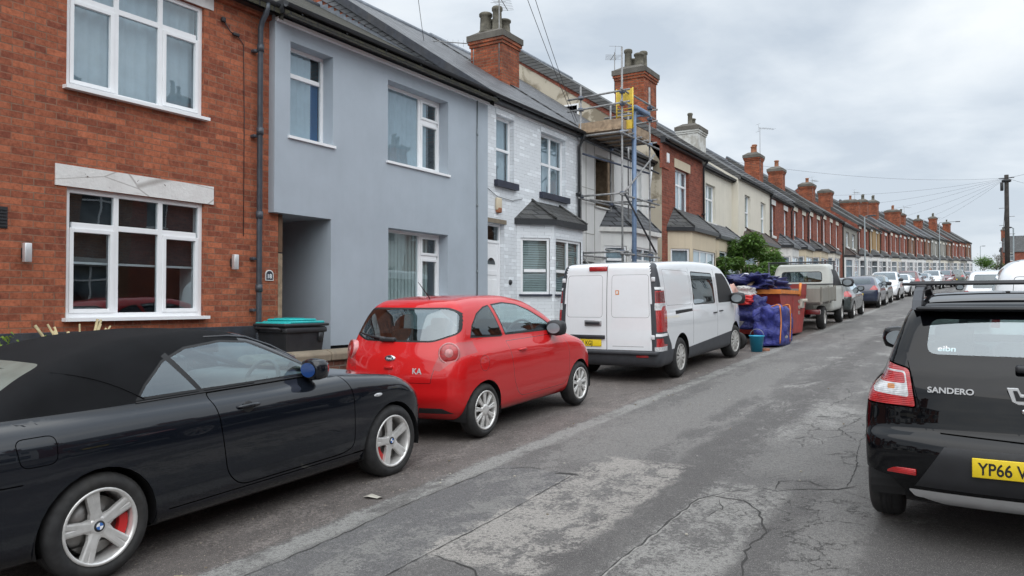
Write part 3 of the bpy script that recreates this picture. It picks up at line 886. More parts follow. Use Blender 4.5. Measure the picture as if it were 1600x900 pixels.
# ------------------------------------------------------------ the red hatchback
def build_red():
    root = place_car('small_hatchback', 'small bright red three-door hatchback parked behind the white van', -5.31, 6.86)
    S = Shell(dict(
        top=[(-.7, .93), (-.3, 1.01), (.4, 1.02), (1.2, 1.0), (1.85, .985), (2.1, .965), (2.4, .90), (2.65, .80), (2.85, .64), (2.95, .55)],
        rear=[(.2, -.46), (.36, -.57), (.5, -.605), (.66, -.60), (.82, -.565), (.97, -.51), (1.15, -.42), (1.32, -.32), (1.5, -.2)], front=[(.2, 2.86), (.42, 2.94), (.6, 2.91), (.8, 2.76), (1, 2.5)],
        w=[(.18, .76), (.32, .80), (.5, .825), (.66, .832), (.84, .825), (.96, .795), (1.06, .74), (1.14, .66)],
        plan=[(-.62, .90), (-.3, .975), (0, 1.01), (.5, 1.0), (1.6, 1.0), (2.3, .99), (2.55, .95), (2.75, .86), (2.9, .72)],
        gtop=[(-.7, 1.36), (-.4, 1.42), (-.1, 1.465), (.35, 1.497), (.8, 1.495), (1.2, 1.44), (1.55, 1.30), (1.95, 1.08), (2.3, .88)],
        gw=[(.8, .80), (.95, .765), (1.1, .725), (1.25, .675), (1.4, .60), (1.5, .52), (1.6, .4)], gplan=[(-.6, .90), (-.3, .97), (.3, 1.), (1.5, 1.), (2.2, .94)],
        grear=True, k=.13, kg=.13, kb=.06, zb=.20, zc=.55, crown=.05, bowf=.30, bowr=.24, gz=.6), .028)
    q = [(-.13, 1.06), (-.05, 1.19), (.10, 1.31), (.28, 1.375), (.40, 1.39), (.49, 1.05), (.45, 1.035)]
    d = [(.545, 1.045), (.455, 1.395), (.72, 1.41), (.98, 1.38), (1.22, 1.30), (1.50, 1.17), (1.70, 1.06), (1.68, 1.03)]
    for sd in (RS, LS):
        S.mark(q, 'x', 'seal', sd); S.mark(inset(q, .014), 'x', 'quarter', sd)
        S.mark(d, 'x', 'seal', sd); S.mark(inset(d, .016), 'x', 'glass', sd)
        S.panel(rnd([(.50, .985), (1.80, .985), (1.96, .80), (1.95, .42), (1.86, .33), (.74, .33), (.60, .50)], [.02, .02, .12, .1, .06, .1, .12]), 'x', 'door', sd, .007, 'gap', only=('body',))
        S.panel(circ(-.02, .79, .085, 18), 'x', 'flap', sd, .005, 'gap', only=('body',))
        S.mark([(2.45, .80), (2.75, .62), (2.98, .60), (2.9, .76), (2.6, .88)], 'x', 'headlamp', lambda c, n: n.y > .45)
        S.mark(circ(0, .275, .335), 'x', 'void', sd); S.mark(circ(2.26, .275, .335), 'x', 'void', sd)
    rw = rnd([(-.46, 1.03), (.46, 1.03), (.70, 1.11), (.64, 1.33), (.52, 1.385), (-.52, 1.385), (-.64, 1.33), (-.70, 1.11)], .06)
    pr = lambda c, n: c.y < -.05 and n.y < -.18
    S.mark(rw, 'y', 'rwseal', pr); S.mark(inset(rw, .018), 'y', 'rearwin', pr)
    # tailgate outline
    for a, b in (((-.60, 1.02), (-.50, .62)), ((.60, 1.02), (.50, .62))):
        sg = 1 if a[0] > 0 else -1
        S.mark([(a[0], a[1]), (a[0] + .007, a[1]), (b[0] + .007, b[1]), (b[0], b[1])], 'y', 'gap', lambda c, n: n.y < -.3 and c.y < -.3)
    S.mark([(-.50, .617), (.50, .617), (.50, .624), (-.50, .624)], 'y', 'gap', lambda c, n: n.y < -.3)
    for sg in (1, -1):
        S.mark([(sg * .52, .76), (sg * .60, .745), (sg * .90, .985), (sg * .90, 1.01), (sg * .70, 1.03), (sg * .58, .93)], 'y', 'tail', lambda c, n: c.y < -.10)
    S.mark([(-.70, .30), (.70, .30), (.60, .36), (-.60, .36)], 'y', 'valance', BK)
    S.mark([(-.62, 1.96), (.62, 1.96), (.50, 1.33), (-.50, 1.33)], 'z', 'rwseal', lambda c, n: c.z > .97 and n.y > .15)
    S.mark([(-.60, 1.93), (.60, 1.93), (.48, 1.36), (-.48, 1.36)], 'z', 'windscreen', lambda c, n: c.z > .97 and n.y > .15)
    S.mark([(-.5, .5), (.5, .5), (.42, .28), (-.42, .28)], 'y', 'grille', FR)
    S.mark([(-1, .0), (4, .0), (4, .225), (-1, .225)], 'x', 'sill')
    o = S.emit(dict(body=('body', 'paint_red', None), seal=('window_seal', 'trim_dark', None), quarter=('quarter_window', 'car_glass_dark', None), glass=('side_window', 'car_glass_clear', None),
        door=('door', 'paint_red', None), gap=('panel_gap', 'lens_dark_red', None), flap=('fuel_flap', 'paint_red', None), headlamp=('headlight', 'lens_clear', None), rwseal=('window_frame', 'trim_dark', None),
        rearwin=('rear_window', 'car_glass', None), tail=('tail_light_surround', 'lens_body', None), valance=('valance', 'black_plastic', None), windscreen=('windscreen', 'car_glass_clear', None), grille=('grille', 'trim_dark', None), sill=('underbody', 'trim_dark', None)), root)
    for sg in (1, -1):
        p, n = S.hit((sg * 1.0, -.78, .87)); n = Vector((sg * .50, -.84, .16)).normalized()
        p = Vector((sg * .665, 0, .925)); p.y = S.rearl(p.x, p.z)
        Q = Matrix.Translation(p) @ n.to_track_quat('Z', 'Y').to_matrix().to_4x4(); m = MB()
        m.lathe([(.112, -.05), (.112, .010), (.104, .020), (.096, .016)], 'z', 32, 0, mtx=Q)
        m.lathe([(.096, .014), (.07, .026), (.045, .030)], 'z', 32, 1, mtx=Q); m.lathe([(.045, .028), (.03, .034), (0, .036)], 'z', 24, 2, mtx=Q)
        m.build('tail_light', ['lens_pink', 'lens_red', 'lens_pink'], root)
    mirror(root, S.half(1.52, 1.0) - .03, 1.56, 1.02, 1, 'black_plastic', 1.15); mirror(root, -S.half(1.52, 1.0) + .03, 1.56, 1.02, -1, 'black_plastic', 1.15)
    door_handle(o['door'], S.half(.78, .87) - .004, .78, .868, 1, 'paint_red', .17)
    yb = lambda t, z: S.rearl(t, z)
    m = MB(); m.lathe([(0, .012), (.055, .010), (.068, .004), (.07, -.01)], 'y', 30); b = m.build('oval_badge', 'chrome', root); b.location = (.0, yb(0, .865) - .008, .865); b.rotation_euler = (-.2, 0, 0); b.scale = (1, -1, .5)
    m = MB(); m.lathe([(0, .014), (.052, .012)], 'y', 30); b2 = m.build('badge_field', 'navy_paint', b)
    m = MB(); m.rbox(-.055, .055, -.02, .02, -.02, .014, .01); b = m.build('tailgate_handle', 'paint_red', root); b.location = (0, yb(0, .775) - .004, .775)
    text('lettering', 'KA', .085, 'badge_silver', root, (.30, yb(.35, .74) - .012, .715), (PI / 2 - .08, 0, .12), .003, .001)
    text('lettering', 'Ford', .035, 'white_letter', root, (-.033, yb(0, .865) - .024, .855), (PI / 2 - .15, 0, 0), .001, .0005)
    m = MB(); y0 = yb(-.1, 1.07); m.tube([(-.12, y0 - .035, 1.06), (-.35, yb(-.35, 1.08) - .03, 1.08), (-.56, yb(-.56, 1.1) - .02, 1.11)], [.022, .012, .007], 8); m.rbox(-.2, .0, y0 - .05, y0 + .01, 1.03, 1.075, .015); m.build('rear_wiper', 'black_plastic', root)
    plate(root, 0, yb(0, .46) - .012, .46, 'FP60 KHA')
    m = MB(); m.tube([(.12, -.02, 1.475), (.12, -.22, 1.66)], [.006, .003], 6); m.build('aerial', 'black_plastic', root)
    seats(root, .95, .5, (-.35, .35), 'interior_grey', 1.16); seats(root, .25, .5, (-.3, .3), 'interior_grey', 1.08); steering(root, .35, 1.52, .98, 'interior_grey'); dash(root, 1.58, 2.0, 1.0, .62, 'interior')
    for y in (0, 2.26):
        for sg in (1, -1):
            wheel(root, sg * .828, y, .288, .19, .205, 'multi', sg); arch(root, sg * .80, y, .275, .339, .28, sg)
    return root

# ------------------------------------------------------------ the white panel van
def build_van():
    root = place_car('panel_van', 'large white crew van with dark rear corners and two rear doors', -5.09, 12.30, cat='van', group='vans parked in the street')
    S = Shell(dict(
        top=[(-1.05, 1.86), (-.6, 1.905), (.8, 1.93), (2.1, 1.90), (2.55, 1.83), (2.85, 1.68), (3.2, 1.42), (3.5, 1.18), (3.75, 1.08), (4.05, .96), (4.25, .78)],
        rear=[(.2, -.92), (.4, -1.0), (1., -.985), (1.5, -.955), (1.95, -.90)], front=[(.2, 4.1), (.45, 4.2), (.75, 4.17), (1.0, 4.0), (1.2, 3.8)],
        w=[(.2, .84), (.35, .885), (.6, .90), (.85, .905), (1.05, .90), (1.2, .885), (1.4, .865), (1.6, .838), (1.8, .80), (1.95, .765)],
        plan=[(-1.05, .975), (-.8, 1.0), (3., 1.0), (3.5, .97), (3.9, .90), (4.25, .78)],
        k=.085, zb=.24, zc=.8, crown=.03, bowf=.25, bowr=.02, spinew=.25), .034)
    for sd in (RS, LS):
        PP = lambda c, n, sd=sd: abs(c.x) > .745 - max(0, c.z - 1.5) * .12 and c.y < -.3 and (c.x > 0) == (sd is RS)
        for q in ([(-1.2, .2), (-.38, .2), (-.50, .58), (-1.2, .58)], [(-1.2, .58), (-.50, .58), (-.70, .80), (-1.2, .80)], [(-1.2, .80), (-.70, .80), (-.82, 1.15), (-1.2, 1.15)], [(-1.2, 1.15), (-.82, 1.15), (-.83, 1.80), (-1.2, 1.80)], [(-1.2, 1.80), (-.83, 1.80), (-.74, 1.89), (-1.2, 1.89)]):
            S.mark(q, 'x', 'pillar', PP)
    S.mark([(-.92, .2), (.92, .2), (.92, .50), (-.92, .50)], 'y', 'bumper', lambda c, n: c.y < -.35)
    for sd in (RS, LS):
        S.mark([(.32, .2), (3.0, .2), (3.0, .56), (.36, .46)], 'x', 'cladding', sd)
        S.panel(rnd([(.66, 1.16), (1.93, 1.14), (1.91, 1.70), (.70, 1.74)], .07), 'x', 'glass_mid', sd, .02)
        S.panel(rnd([(2.13, 1.14), (3.26, 1.13), (3.05, 1.36), (2.76, 1.62), (2.60, 1.69), (2.15, 1.70)], .05), 'x', 'glass', sd, .02)
        S.panel(rnd([(-.66, 1.20), (.54, 1.18), (.56, 1.74), (-.66, 1.78)], .05), 'x', 'pressing', sd, .007, 'shade')  # thin grey outline painted on as shade along the pressed edge
        for a, b in (((.60, .50), (.60, 1.80)), ((2.02, .50), (2.02, 1.78)), ((3.12, .55), (3.36, 1.12))):
            S.mark([a, (a[0] + .008, a[1]), (b[0] + .008, b[1]), b], 'x', 'gap', sd, only=('body',))
        S.mark([(-.28, 1.045), (.58, 1.06), (.58, 1.105), (-.28, 1.105)], 'x', 'rail', sd)
        S.mark([(3.5, .86), (4.2, .70), (4.3, .86), (3.9, 1.0), (3.55, 1.05)], 'x', 'headlamp', sd)
        S.mark(circ(0, .33, .40), 'x', 'void', sd); S.mark(circ(3.3, .33, .40), 'x', 'void', sd)
    for sg in (1, -1):
        P = lambda c, n, sg=sg: c.y < -.70 and c.x * sg > 0
        S.mark([(sg * .835, .80), (sg * .93, .80), (sg * .93, 1.44), (sg * .80, 1.44)], 'y', 'tail', P)
        S.mark([(sg * .82, 1.26), (sg * .89, 1.26), (sg * .885, 1.42), (sg * .81, 1.42)], 'y', 'dark', P)
        S.mark([(sg * .80, 1.46), (sg * .93, 1.46), (sg * .93, 1.50), (sg * .79, 1.50)], 'y', 'white', P)
        S.mark([(sg * .80, 1.14), (sg * .885, 1.14), (sg * .885, 1.25), (sg * .80, 1.25)], 'y', 'reverse', P)
        S.mark([(sg * .82, .73), (sg * .93, .73), (sg * .93, .775), (sg * .82, .775)], 'y', 'white', P)
        S.mark([(sg * .83, .56), (sg * .90, .56), (sg * .90, .70), (sg * .83, .70)], 'y', 'tail', P)
        S.mark([(sg * .80, .50), (sg * .90, .50), (sg * .90, .57), (sg * .80, .57)], 'y', 'reverse', P)
        x0, x1 = (.012, .79) if sg > 0 else (-.79, -.004)
        BKD = lambda c, n: n.y < -.6
        for q in ([(x0, .505), (x0, .512), (x1, .512), (x1, .505)], [(sg * .787, .51), (sg * .795, .51), (sg * .755, 1.80), (sg * .747, 1.80)]):
            S.mark(q, 'y', 'gap', BKD, only=('body',))
        pr = rnd([(x0 + .07, 1.02), (x1 - .07, 1.02), (x1 - .09, 1.70), (x0 + .07, 1.70)] if sg > 0 else [(x0 + .07, 1.02), (x1 - .07, 1.02), (x1 - .07, 1.70), (x0 + .09, 1.70)], .06)
        S.panel(pr, 'y', 'pressing', BKD, .006, 'shade')
        S.mark([(sg * .10, .565), (sg * .62, .565), (sg * .62, .573), (sg * .10, .573)] , 'y', 'shade', BKD, only=('body',))
    S.mark([(-.004, .5), (.006, .5), (.006, 1.86), (-.004, 1.86)], 'y', 'gap', lambda c, n: n.y < -.4)
    S.mark([(-.74, 3.42), (.74, 3.42), (.60, 2.62), (-.60, 2.62)], 'z', 'windscreen', lambda c, n: n.y > .2 and n.z > .1)
    S.mark([(-.6, .8), (.6, .8), (.55, .35), (-.55, .35)], 'y', 'grille', FR)
    S.each(lambda c, n: c.z < .27, 'under')
    o = S.emit(dict(body=('body', 'paint_white', None), pillar=('rear_corner_panel', 'grey_plastic', None), bumper=('rear_bumper', 'grey_plastic', None), cladding=('side_cladding', 'grey_plastic', None),
        glass_mid=('side_window', 'car_glass_dark', None), glass=('door_window', 'car_glass', None), seal=('window_seal', 'trim_dark', None), gap=('panel_gap', 'gap_black', None), shade=('pressing_shade_line', 'paint_silver', None), pressing=('door_pressing', 'paint_white', None),
        rail=('sliding_door_rail', 'trim_dark', None), headlamp=('headlight', 'lens_clear', None), tail=('tail_light', 'lens_red', None), dark=('tail_light_upper', 'lens_dark_red', 'tail'), white=('pillar_marker', 'upvc', None), reverse=('reversing_light', 'lens_clear', None),
        windscreen=('windscreen', 'car_glass', None), grille=('grille', 'trim_dark', None), under=('underbody', 'trim_dark', None)), root)
    yb = lambda t, z: S.rearl(t, z)
    for sg in (1, -1):
        for zz in (.72, 1.62):
            m = MB(); m.rbox(-.03, .03, -.018, .01, -.035, .035, .008); b = m.build('door_hinge', 'paint_white', root); b.location = (sg * .775, yb(.775, zz) - .004, zz)
    m = MB(); m.rbox(-.16, .16, -.02, .02, -.04, .04, .018); b = m.build('brake_light', 'lens_red', root); b.location = (-.16, yb(-.16, 1.80) - .004, 1.80)
    m = MB(); m.rbox(-.15, .15, -.012, .012, -.05, .05, .01); m.rbox(-.125, .125, -.04, -.005, -.02, .025, .012, mi=1); b = m.build('door_handle', ['paint_silver', 'black_plastic'], root); b.location = (-.24, yb(-.24, .93) - .004, .93)
    m = MB(); m.rbox(-.31, .31, -.03, .02, -.03, .03, .012); b = m.build('plate_lamp_bar', 'black_plastic', root); b.location = (-.34, yb(-.34, .71) - .008, .71)
    plate(root, -.35, yb(-.35, .61) - .012, .615, 'VN15 KGJ')
    m = MB(); m.box(-.03, .03, -.002, .002, -.035, .035); b = m.build('sticker', 'orange_paint', root); b.location = (.18, yb(.18, 1.42) - .003, 1.42)
    m = MB(); m.box(-.018, .018, -.003, .002, -.022, .022); b2 = m.build('sticker_panel', 'plate_white', b)
    m = MB(); m.rbox(-.10, .10, -.012, .01, -.02, .02, .008); b = m.build('reflector', 'lens_red', root); b.location = (.60, yb(.6, .40) - .002, .42)
    m = MB(); m.rbox(-.86, .86, -.06, .05, -.03, .03, .02); b = m.build('bumper_step', 'grey_plastic', root); b.location = (0, yb(0, .46) + .01, .475)
    door_handle(root, S.half(1.86, .97) - .004, 1.86, .97, 1, 'black_plastic', .19); door_handle(root, S.half(2.24, .97) - .004, 2.24, .985, 1, 'black_plastic', .19)
    mirror(root, S.half(3.0, 1.16) - .02, 3.02, 1.16, 1, 'black_plastic', 1.35); mirror(root, -S.half(3.0, 1.16) + .02, 3.02, 1.16, -1, 'black_plastic', 1.6)
    seats(root, 1.95, .75, (-.45, .45), 'interior', 1.4); seats(root, .95, .75, (-.45, .45), 'interior', 1.35); dash(root, 2.75, 3.3, 1.12, .75)
    for y in (0, 3.3):
        for sg in (1, -1):
            wheel(root, sg * .885, y, .328, .22, .215, 'cover', sg, mat='hubcap', steer=(-.10 if y else 0)); arch(root, sg * .87, y, .33, .404, .30, sg)
    return root

# ------------------------------------------------------------ the black hatchback on the right
def build_suv():
    root = place_car('hatchback', 'black five-door hatchback with roof bars, cropped by the right edge', .215, 5.98, cat='car', group='cars parked along the right kerb')
    S = Shell(dict(
        top=[(-.9, .97), (-.4, 1.0), (.8, 1.0), (2.1, .99), (2.4, .95), (2.8, .90), (3.15, .80), (3.4, .66)],
        rear=[(.2, -.60), (.32, -.70), (.45, -.77), (.58, -.785), (.66, -.765), (.72, -.70), (.85, -.675), (1.02, -.635), (1.15, -.555), (1.3, -.46), (1.45, -.35)], front=[(.2, 3.2), (.45, 3.3), (.7, 3.26), (.9, 3.1)],
        w=[(.2, .80), (.32, .845), (.5, .868), (.7, .872), (.85, .86), (.95, .84), (1.02, .80), (1.1, .74)],
        plan=[(-.85, .93), (-.5, .975), (-.1, 1.0), (2.4, 1.0), (2.9, .96), (3.35, .80)],
        gtop=[(-.7, 1.40), (-.4, 1.45), (0, 1.50), (.6, 1.525), (1.1, 1.50), (1.45, 1.40), (1.9, 1.18), (2.3, .93)],
        gw=[(.85, .85), (.98, .80), (1.1, .755), (1.25, .70), (1.4, .635), (1.5, .57), (1.6, .45)], gplan=[(-.7, .88), (-.4, .95), (.2, 1.), (1.6, 1.), (2.2, .95)],
        grear=True, k=.085, kg=.09, kb=.05, zb=.24, zc=.58, crown=.04, bowf=.26, bowr=.15, gz=.65), .028)
    for sd in (RS, LS):
        S.panel([(.05, 1.05), (.10, 1.20), (.22, 1.33), (.40, 1.385), (1.05, 1.405), (1.35, 1.32), (1.80, 1.10), (1.85, 1.04)], 'x', 'glass', sd, .016)
        S.mark([(.90, 1.0), (.96, 1.0), (.96, 1.45), (.90, 1.45)], 'x', 'seal', sd)
        S.mark(circ(0, .30, .40), 'x', 'clad', sd); S.mark(circ(2.59, .30, .40), 'x', 'clad', sd)
        S.mark([(-.9, .1), (3.5, .1), (3.5, .33), (-.9, .33)], 'x', 'clad', sd)
        S.panel(rnd([(.30, .99), (.94, .99), (.94, .40), (.56, .40), (.42, .62)], .05), 'x', 'door', sd, .008, 'gap', only=('body',))
        S.panel(rnd([(.96, .99), (1.95, .99), (2.08, .8), (2.05, .40), (.96, .40)], .05), 'x', 'door2', sd, .008, 'gap', only=('body',))
        S.mark(circ(0, .30, .355), 'x', 'void', sd); S.mark(circ(2.59, .30, .355), 'x', 'void', sd)
    pr = lambda c, n: c.y < -.15 and n.y < -.2
    rw = [(-.62, 1.17), (-.42, 1.105), (-.2, 1.075), (.2, 1.075), (.42, 1.105), (.62, 1.17), (.60, 1.33), (.53, 1.425), (-.53, 1.425), (-.60, 1.33)]
    S.mark(rw, 'y', 'rwseal', pr); S.mark(rnd([(-.50, 1.165), (.50, 1.165), (.48, 1.375), (-.48, 1.375)], .06), 'y', 'rearwin', pr)
    for sg in (1, -1):
        P = lambda c, n: c.y < -.28
        lamp = rnd([(sg * .545, .84), (sg * 1.0, .86), (sg * 1.0, 1.13), (sg * .72, 1.115), (sg * .585, 1.08)], .03)
        S.mark(lamp, 'y', 'gap', P); S.mark(inset(lamp, .010), 'y', 'tail', P)
        S.mark(rnd([(sg * .592, .905), (sg * .80, .925), (sg * .80, 1.07), (sg * .615, 1.06)], .02), 'y', 'rim', P)
        S.mark(rnd([(sg * .612, .985), (sg * .79, .99), (sg * .79, 1.06), (sg * .622, 1.05)], .015), 'y', 'tail', P)
        S.mark(rnd([(sg * .600, .915), (sg * .665, .92), (sg * .665, .975), (sg * .608, .975)], .01), 'y', 'reverse', P)
        S.mark(rnd([(sg * .672, .95), (sg * .715, .95), (sg * .715, .98), (sg * .672, .98)], .01), 'y', 'amber', P)
        for q in (((.60, 1.12), (.515, .80)), ((.515, .80), (.42, .705)), ((.42, .705), (.0, .69))):
            (ax, az), (bx, bz) = q; S.mark([(sg * ax, az), (sg * (ax + .004), az + .008 * (bx < .4)), (sg * (bx + .006), bz + .008), (sg * bx, bz)], 'y', 'gap', BK, only=('body',))
    S.mark([(-.95, .1), (.95, .1), (.95, .40), (.70, .42), (.50, .46), (.40, .56), (.36, .60), (-.36, .60), (-.40, .56), (-.50, .46), (-.70, .42), (-.95, .40)][:3] + [(.95, .385), (-.95, .385)], 'y', 'clad', lambda c, n: c.y < -.35)
    S.mark([(-.56, .38), (.56, .38), (.40, .64), (-.40, .64)], 'y', 'recess', BK)
    S.mark(rnd([(-.56, .30), (.56, .30), (.60, .355), (-.60, .355)], .02), 'y', 'skid', BK)
    S.mark(rnd([(-.40, .262), (.40, .262), (.55, .31), (-.55, .31)], .02), 'y', 'skid', BK)
    for sg in (1, -1): S.mark([(sg * .60, .1), (sg * 1., .1), (sg * 1., .50), (sg * .70, .43), (sg * .62, .34)], 'y', 'void', lambda c, n: c.y < -.28)
    S.mark([(-.66, 2.02), (.66, 2.02), (.54, 1.36), (-.54, 1.36)], 'z', 'windscreen', lambda c, n: c.z > 1.0 and n.y > .15)
    S.each(lambda c, n: c.z < .27, 'clad')
    o = S.emit(dict(body=('body', 'paint_black_suv', None), seal=('window_seal', 'trim_dark', None), glass=('side_window', 'car_glass_dark', None), clad=('lower_bumper_cladding', 'black_plastic', None), recess=('plate_recess', 'black_plastic', None), gap=('panel_gap', 'gap_black', None),
        door=('rear_door', 'paint_black_suv', None), door2=('front_door', 'paint_black_suv', None), rwseal=('rear_window_border', 'paint_black_suv', None), rearwin=('rear_window', 'car_glass_clear', None), tail=('tail_light', 'lens_red', None),
        rim=('tail_light_edge', 'lens_clear', 'tail'), reverse=('reversing_light', 'lens_clear', 'tail'), amber=('indicator', 'lens_orange', 'tail'), skid=('skid_plate', 'satin_metal', None), windscreen=('windscreen', 'car_glass', None)), root)
    yb = lambda t, z: S.rearl(t, z)
    for sg in (1, -1):
        m = MB(); m.rbox(-.085, .085, -.008, .008, -.02, .02, .006); b = m.build('reflector', 'lens_red', root); b.location = (sg * .63, yb(.63, .46) - .001, .47); b.rotation_euler = (0, 0, sg * .30)
    plate(root, 0, yb(0, .52) - .01, .545, 'YP66 VLR')
    text('lettering', 'SANDERO', .048, 'badge_silver', root, (-.49, yb(-.42, .975) - .012, .945), (PI / 2 - .1, 0, -.13), .003, .0012, sx=1.12)
    # winged badge
    m = MB()
    bpoly = [(-.085, .045), (-.03, .045), (-.015, .01), (.015, .01), (.03, .045), (.085, .045), (.06, -.035), (.03, -.05), (-.03, -.05), (-.06, -.035)]
    m.prism(bpoly, -.012, .004); bb = m.build('badge', 'badge_silver', root, .003); bb.location = (0, yb(0, .94) - .01, .955)
    m = MB(); m.prism([(-.055, .03), (-.035, .03), (-.02, -.005), (.02, -.005), (.035, .03), (.055, .03), (.04, -.028), (-.04, -.028)], -.0145, -.010); m.build('badge_field', 'black_plastic', bb)
    m = MB(); m.lathe([(0, -.012), (.012, -.012), (.018, -.004), (.018, .01)], 'y', 16); b = m.build('lock_barrel', 'chrome', root); b.location = (0, yb(0, .86) - .0, .865)
    m = MB(); y0 = yb(0, 1.10); m.rbox(-.04, .06, y0 - .05, y0 + .01, 1.08, 1.125, .015); m.tube([(.02, y0 - .045, 1.10), (.25, y0 - .02, 1.14), (.45, yb(.45, 1.16) - .02, 1.165)], [.012, .008, .005], 8); m.build('rear_wiper', 'black_plastic', root)
    # spoiler lip, roof rails and cross bars
    m = MB(); m.rbox(-.56, .56, -.44, -.30, 1.425, 1.455, .014); m.build('roof_spoiler', 'paint_black_suv', root)
    for sg in (1, -1):
        q = [(-.34, 1.43), (-.26, 1.49), (-.10, 1.55), (.2, 1.578), (.9, 1.568), (1.15, 1.52), (1.25, 1.45), (1.15, 1.45), (1.05, 1.50), (.85, 1.535), (.2, 1.54), (.0, 1.52), (-.06, 1.46), (-.08, 1.43)]
        m = MB(); m.prism([(a, b) for a, b in q], sg * .535, sg * .590, 'yz'); rl = m.build('roof_rail', 'grey_plastic', root, .006)
    for l in (.16, .88):
        m = MB(); m.rbox(-.68, .68, l - .030, l + .030, 1.578, 1.599, .009)
        for sg in (1, -1): m.rbox(sg * .56 - .038, sg * .56 + .038, l - .045, l + .045, 1.55, 1.584, .012)
        m.build('roof_bar', 'black_plastic', root)
    m = MB(); m.tube([(.12, -.12, 1.48), (.20, -.32, 1.78)], [.005, .003], 6); m.build('aerial', 'black_plastic', root)
    t = text('window_sticker', 'eibn', .05, 'white_letter', root, (-.44, yb(-.40, 1.205) - .006, 1.185), (PI / 2 - .45, 0, -.10), .0004, .001, sx=1.2)
    for sg in (-1, 1): mirror(root, sg * (S.half(1.85, 1.04) - .04), 1.98, 1.03, sg, 'paint_black_suv', 1.2)
    seats(root, .98, .5, (-.38, .38), 'interior', 1.22); seats(root, .18, .5, (-.38, 0, .38), 'interior', 1.15); dash(root, 1.7, 2.2, 1.04, .66, 'interior'); steering(root, .38, 1.62, .98)
    for x in (.2, .42):
        m = MB(); m.tube([(x + .05 * math.cos(a), 1.655, 1.02 + .05 * math.sin(a)) for a in np.linspace(0, PI, 10)], .007, 6); m.build('instrument_ring', 'satin_metal', root)
    for y in (0, 2.59):
        for sg in (1, -1):
            wheel(root, sg * .862, y, .318, .20, .21, 'multi', sg, mat='hubcap'); arch(root, sg * .84, y, .30, .359, .30, sg)
    m = MB(); m.tube([(.45, -.75, .26), (.45, -.4, .27)], .03, 12); m.build('exhaust_pipe', 'galv', root)
    return root

# ------------------------------------------------------------ cars further up the street
KINDS = dict(
    hatch=dict(L0=-.72, L1=3.15, wb=2.5, W=.86, r=.31, top=[(-.8, .93), (0, .96), (1.9, .96), (2.3, .93), (2.8, .82), (3.2, .62)], rear=[(.2, -.6), (.45, -.72), (.7, -.71), (.95, -.62), (1.2, -.45), (1.45, -.25)],
        gtop=[(-.7, 1.36), (-.2, 1.42), (.5, 1.46), (1.1, 1.43), (1.5, 1.30), (2.2, .90)]),
    tall=dict(L0=-.78, L1=3.35, wb=2.62, W=.90, r=.34, top=[(-.9, 1.02), (0, 1.06), (1.9, 1.05), (2.4, 1.02), (2.95, .92), (3.35, .68)], rear=[(.25, -.68), (.5, -.78), (.8, -.77), (1.05, -.68), (1.3, -.52), (1.6, -.32)],
        gtop=[(-.7, 1.52), (-.2, 1.59), (.5, 1.63), (1.2, 1.59), (1.6, 1.43), (2.3, .98)]),
    coupe=dict(L0=-.8, L1=3.4, wb=2.65, W=.88, r=.33, top=[(-.9, .97), (0, 1.0), (1.9, .98), (2.4, .94), (2.95, .84), (3.4, .62)], rear=[(.2, -.7), (.5, -.8), (.75, -.79), (1.0, -.68), (1.2, -.45), (1.4, -.1)],
        gtop=[(-.8, 1.08), (-.3, 1.34), (.4, 1.44), (1.1, 1.43), (1.6, 1.27), (2.3, .9)]))
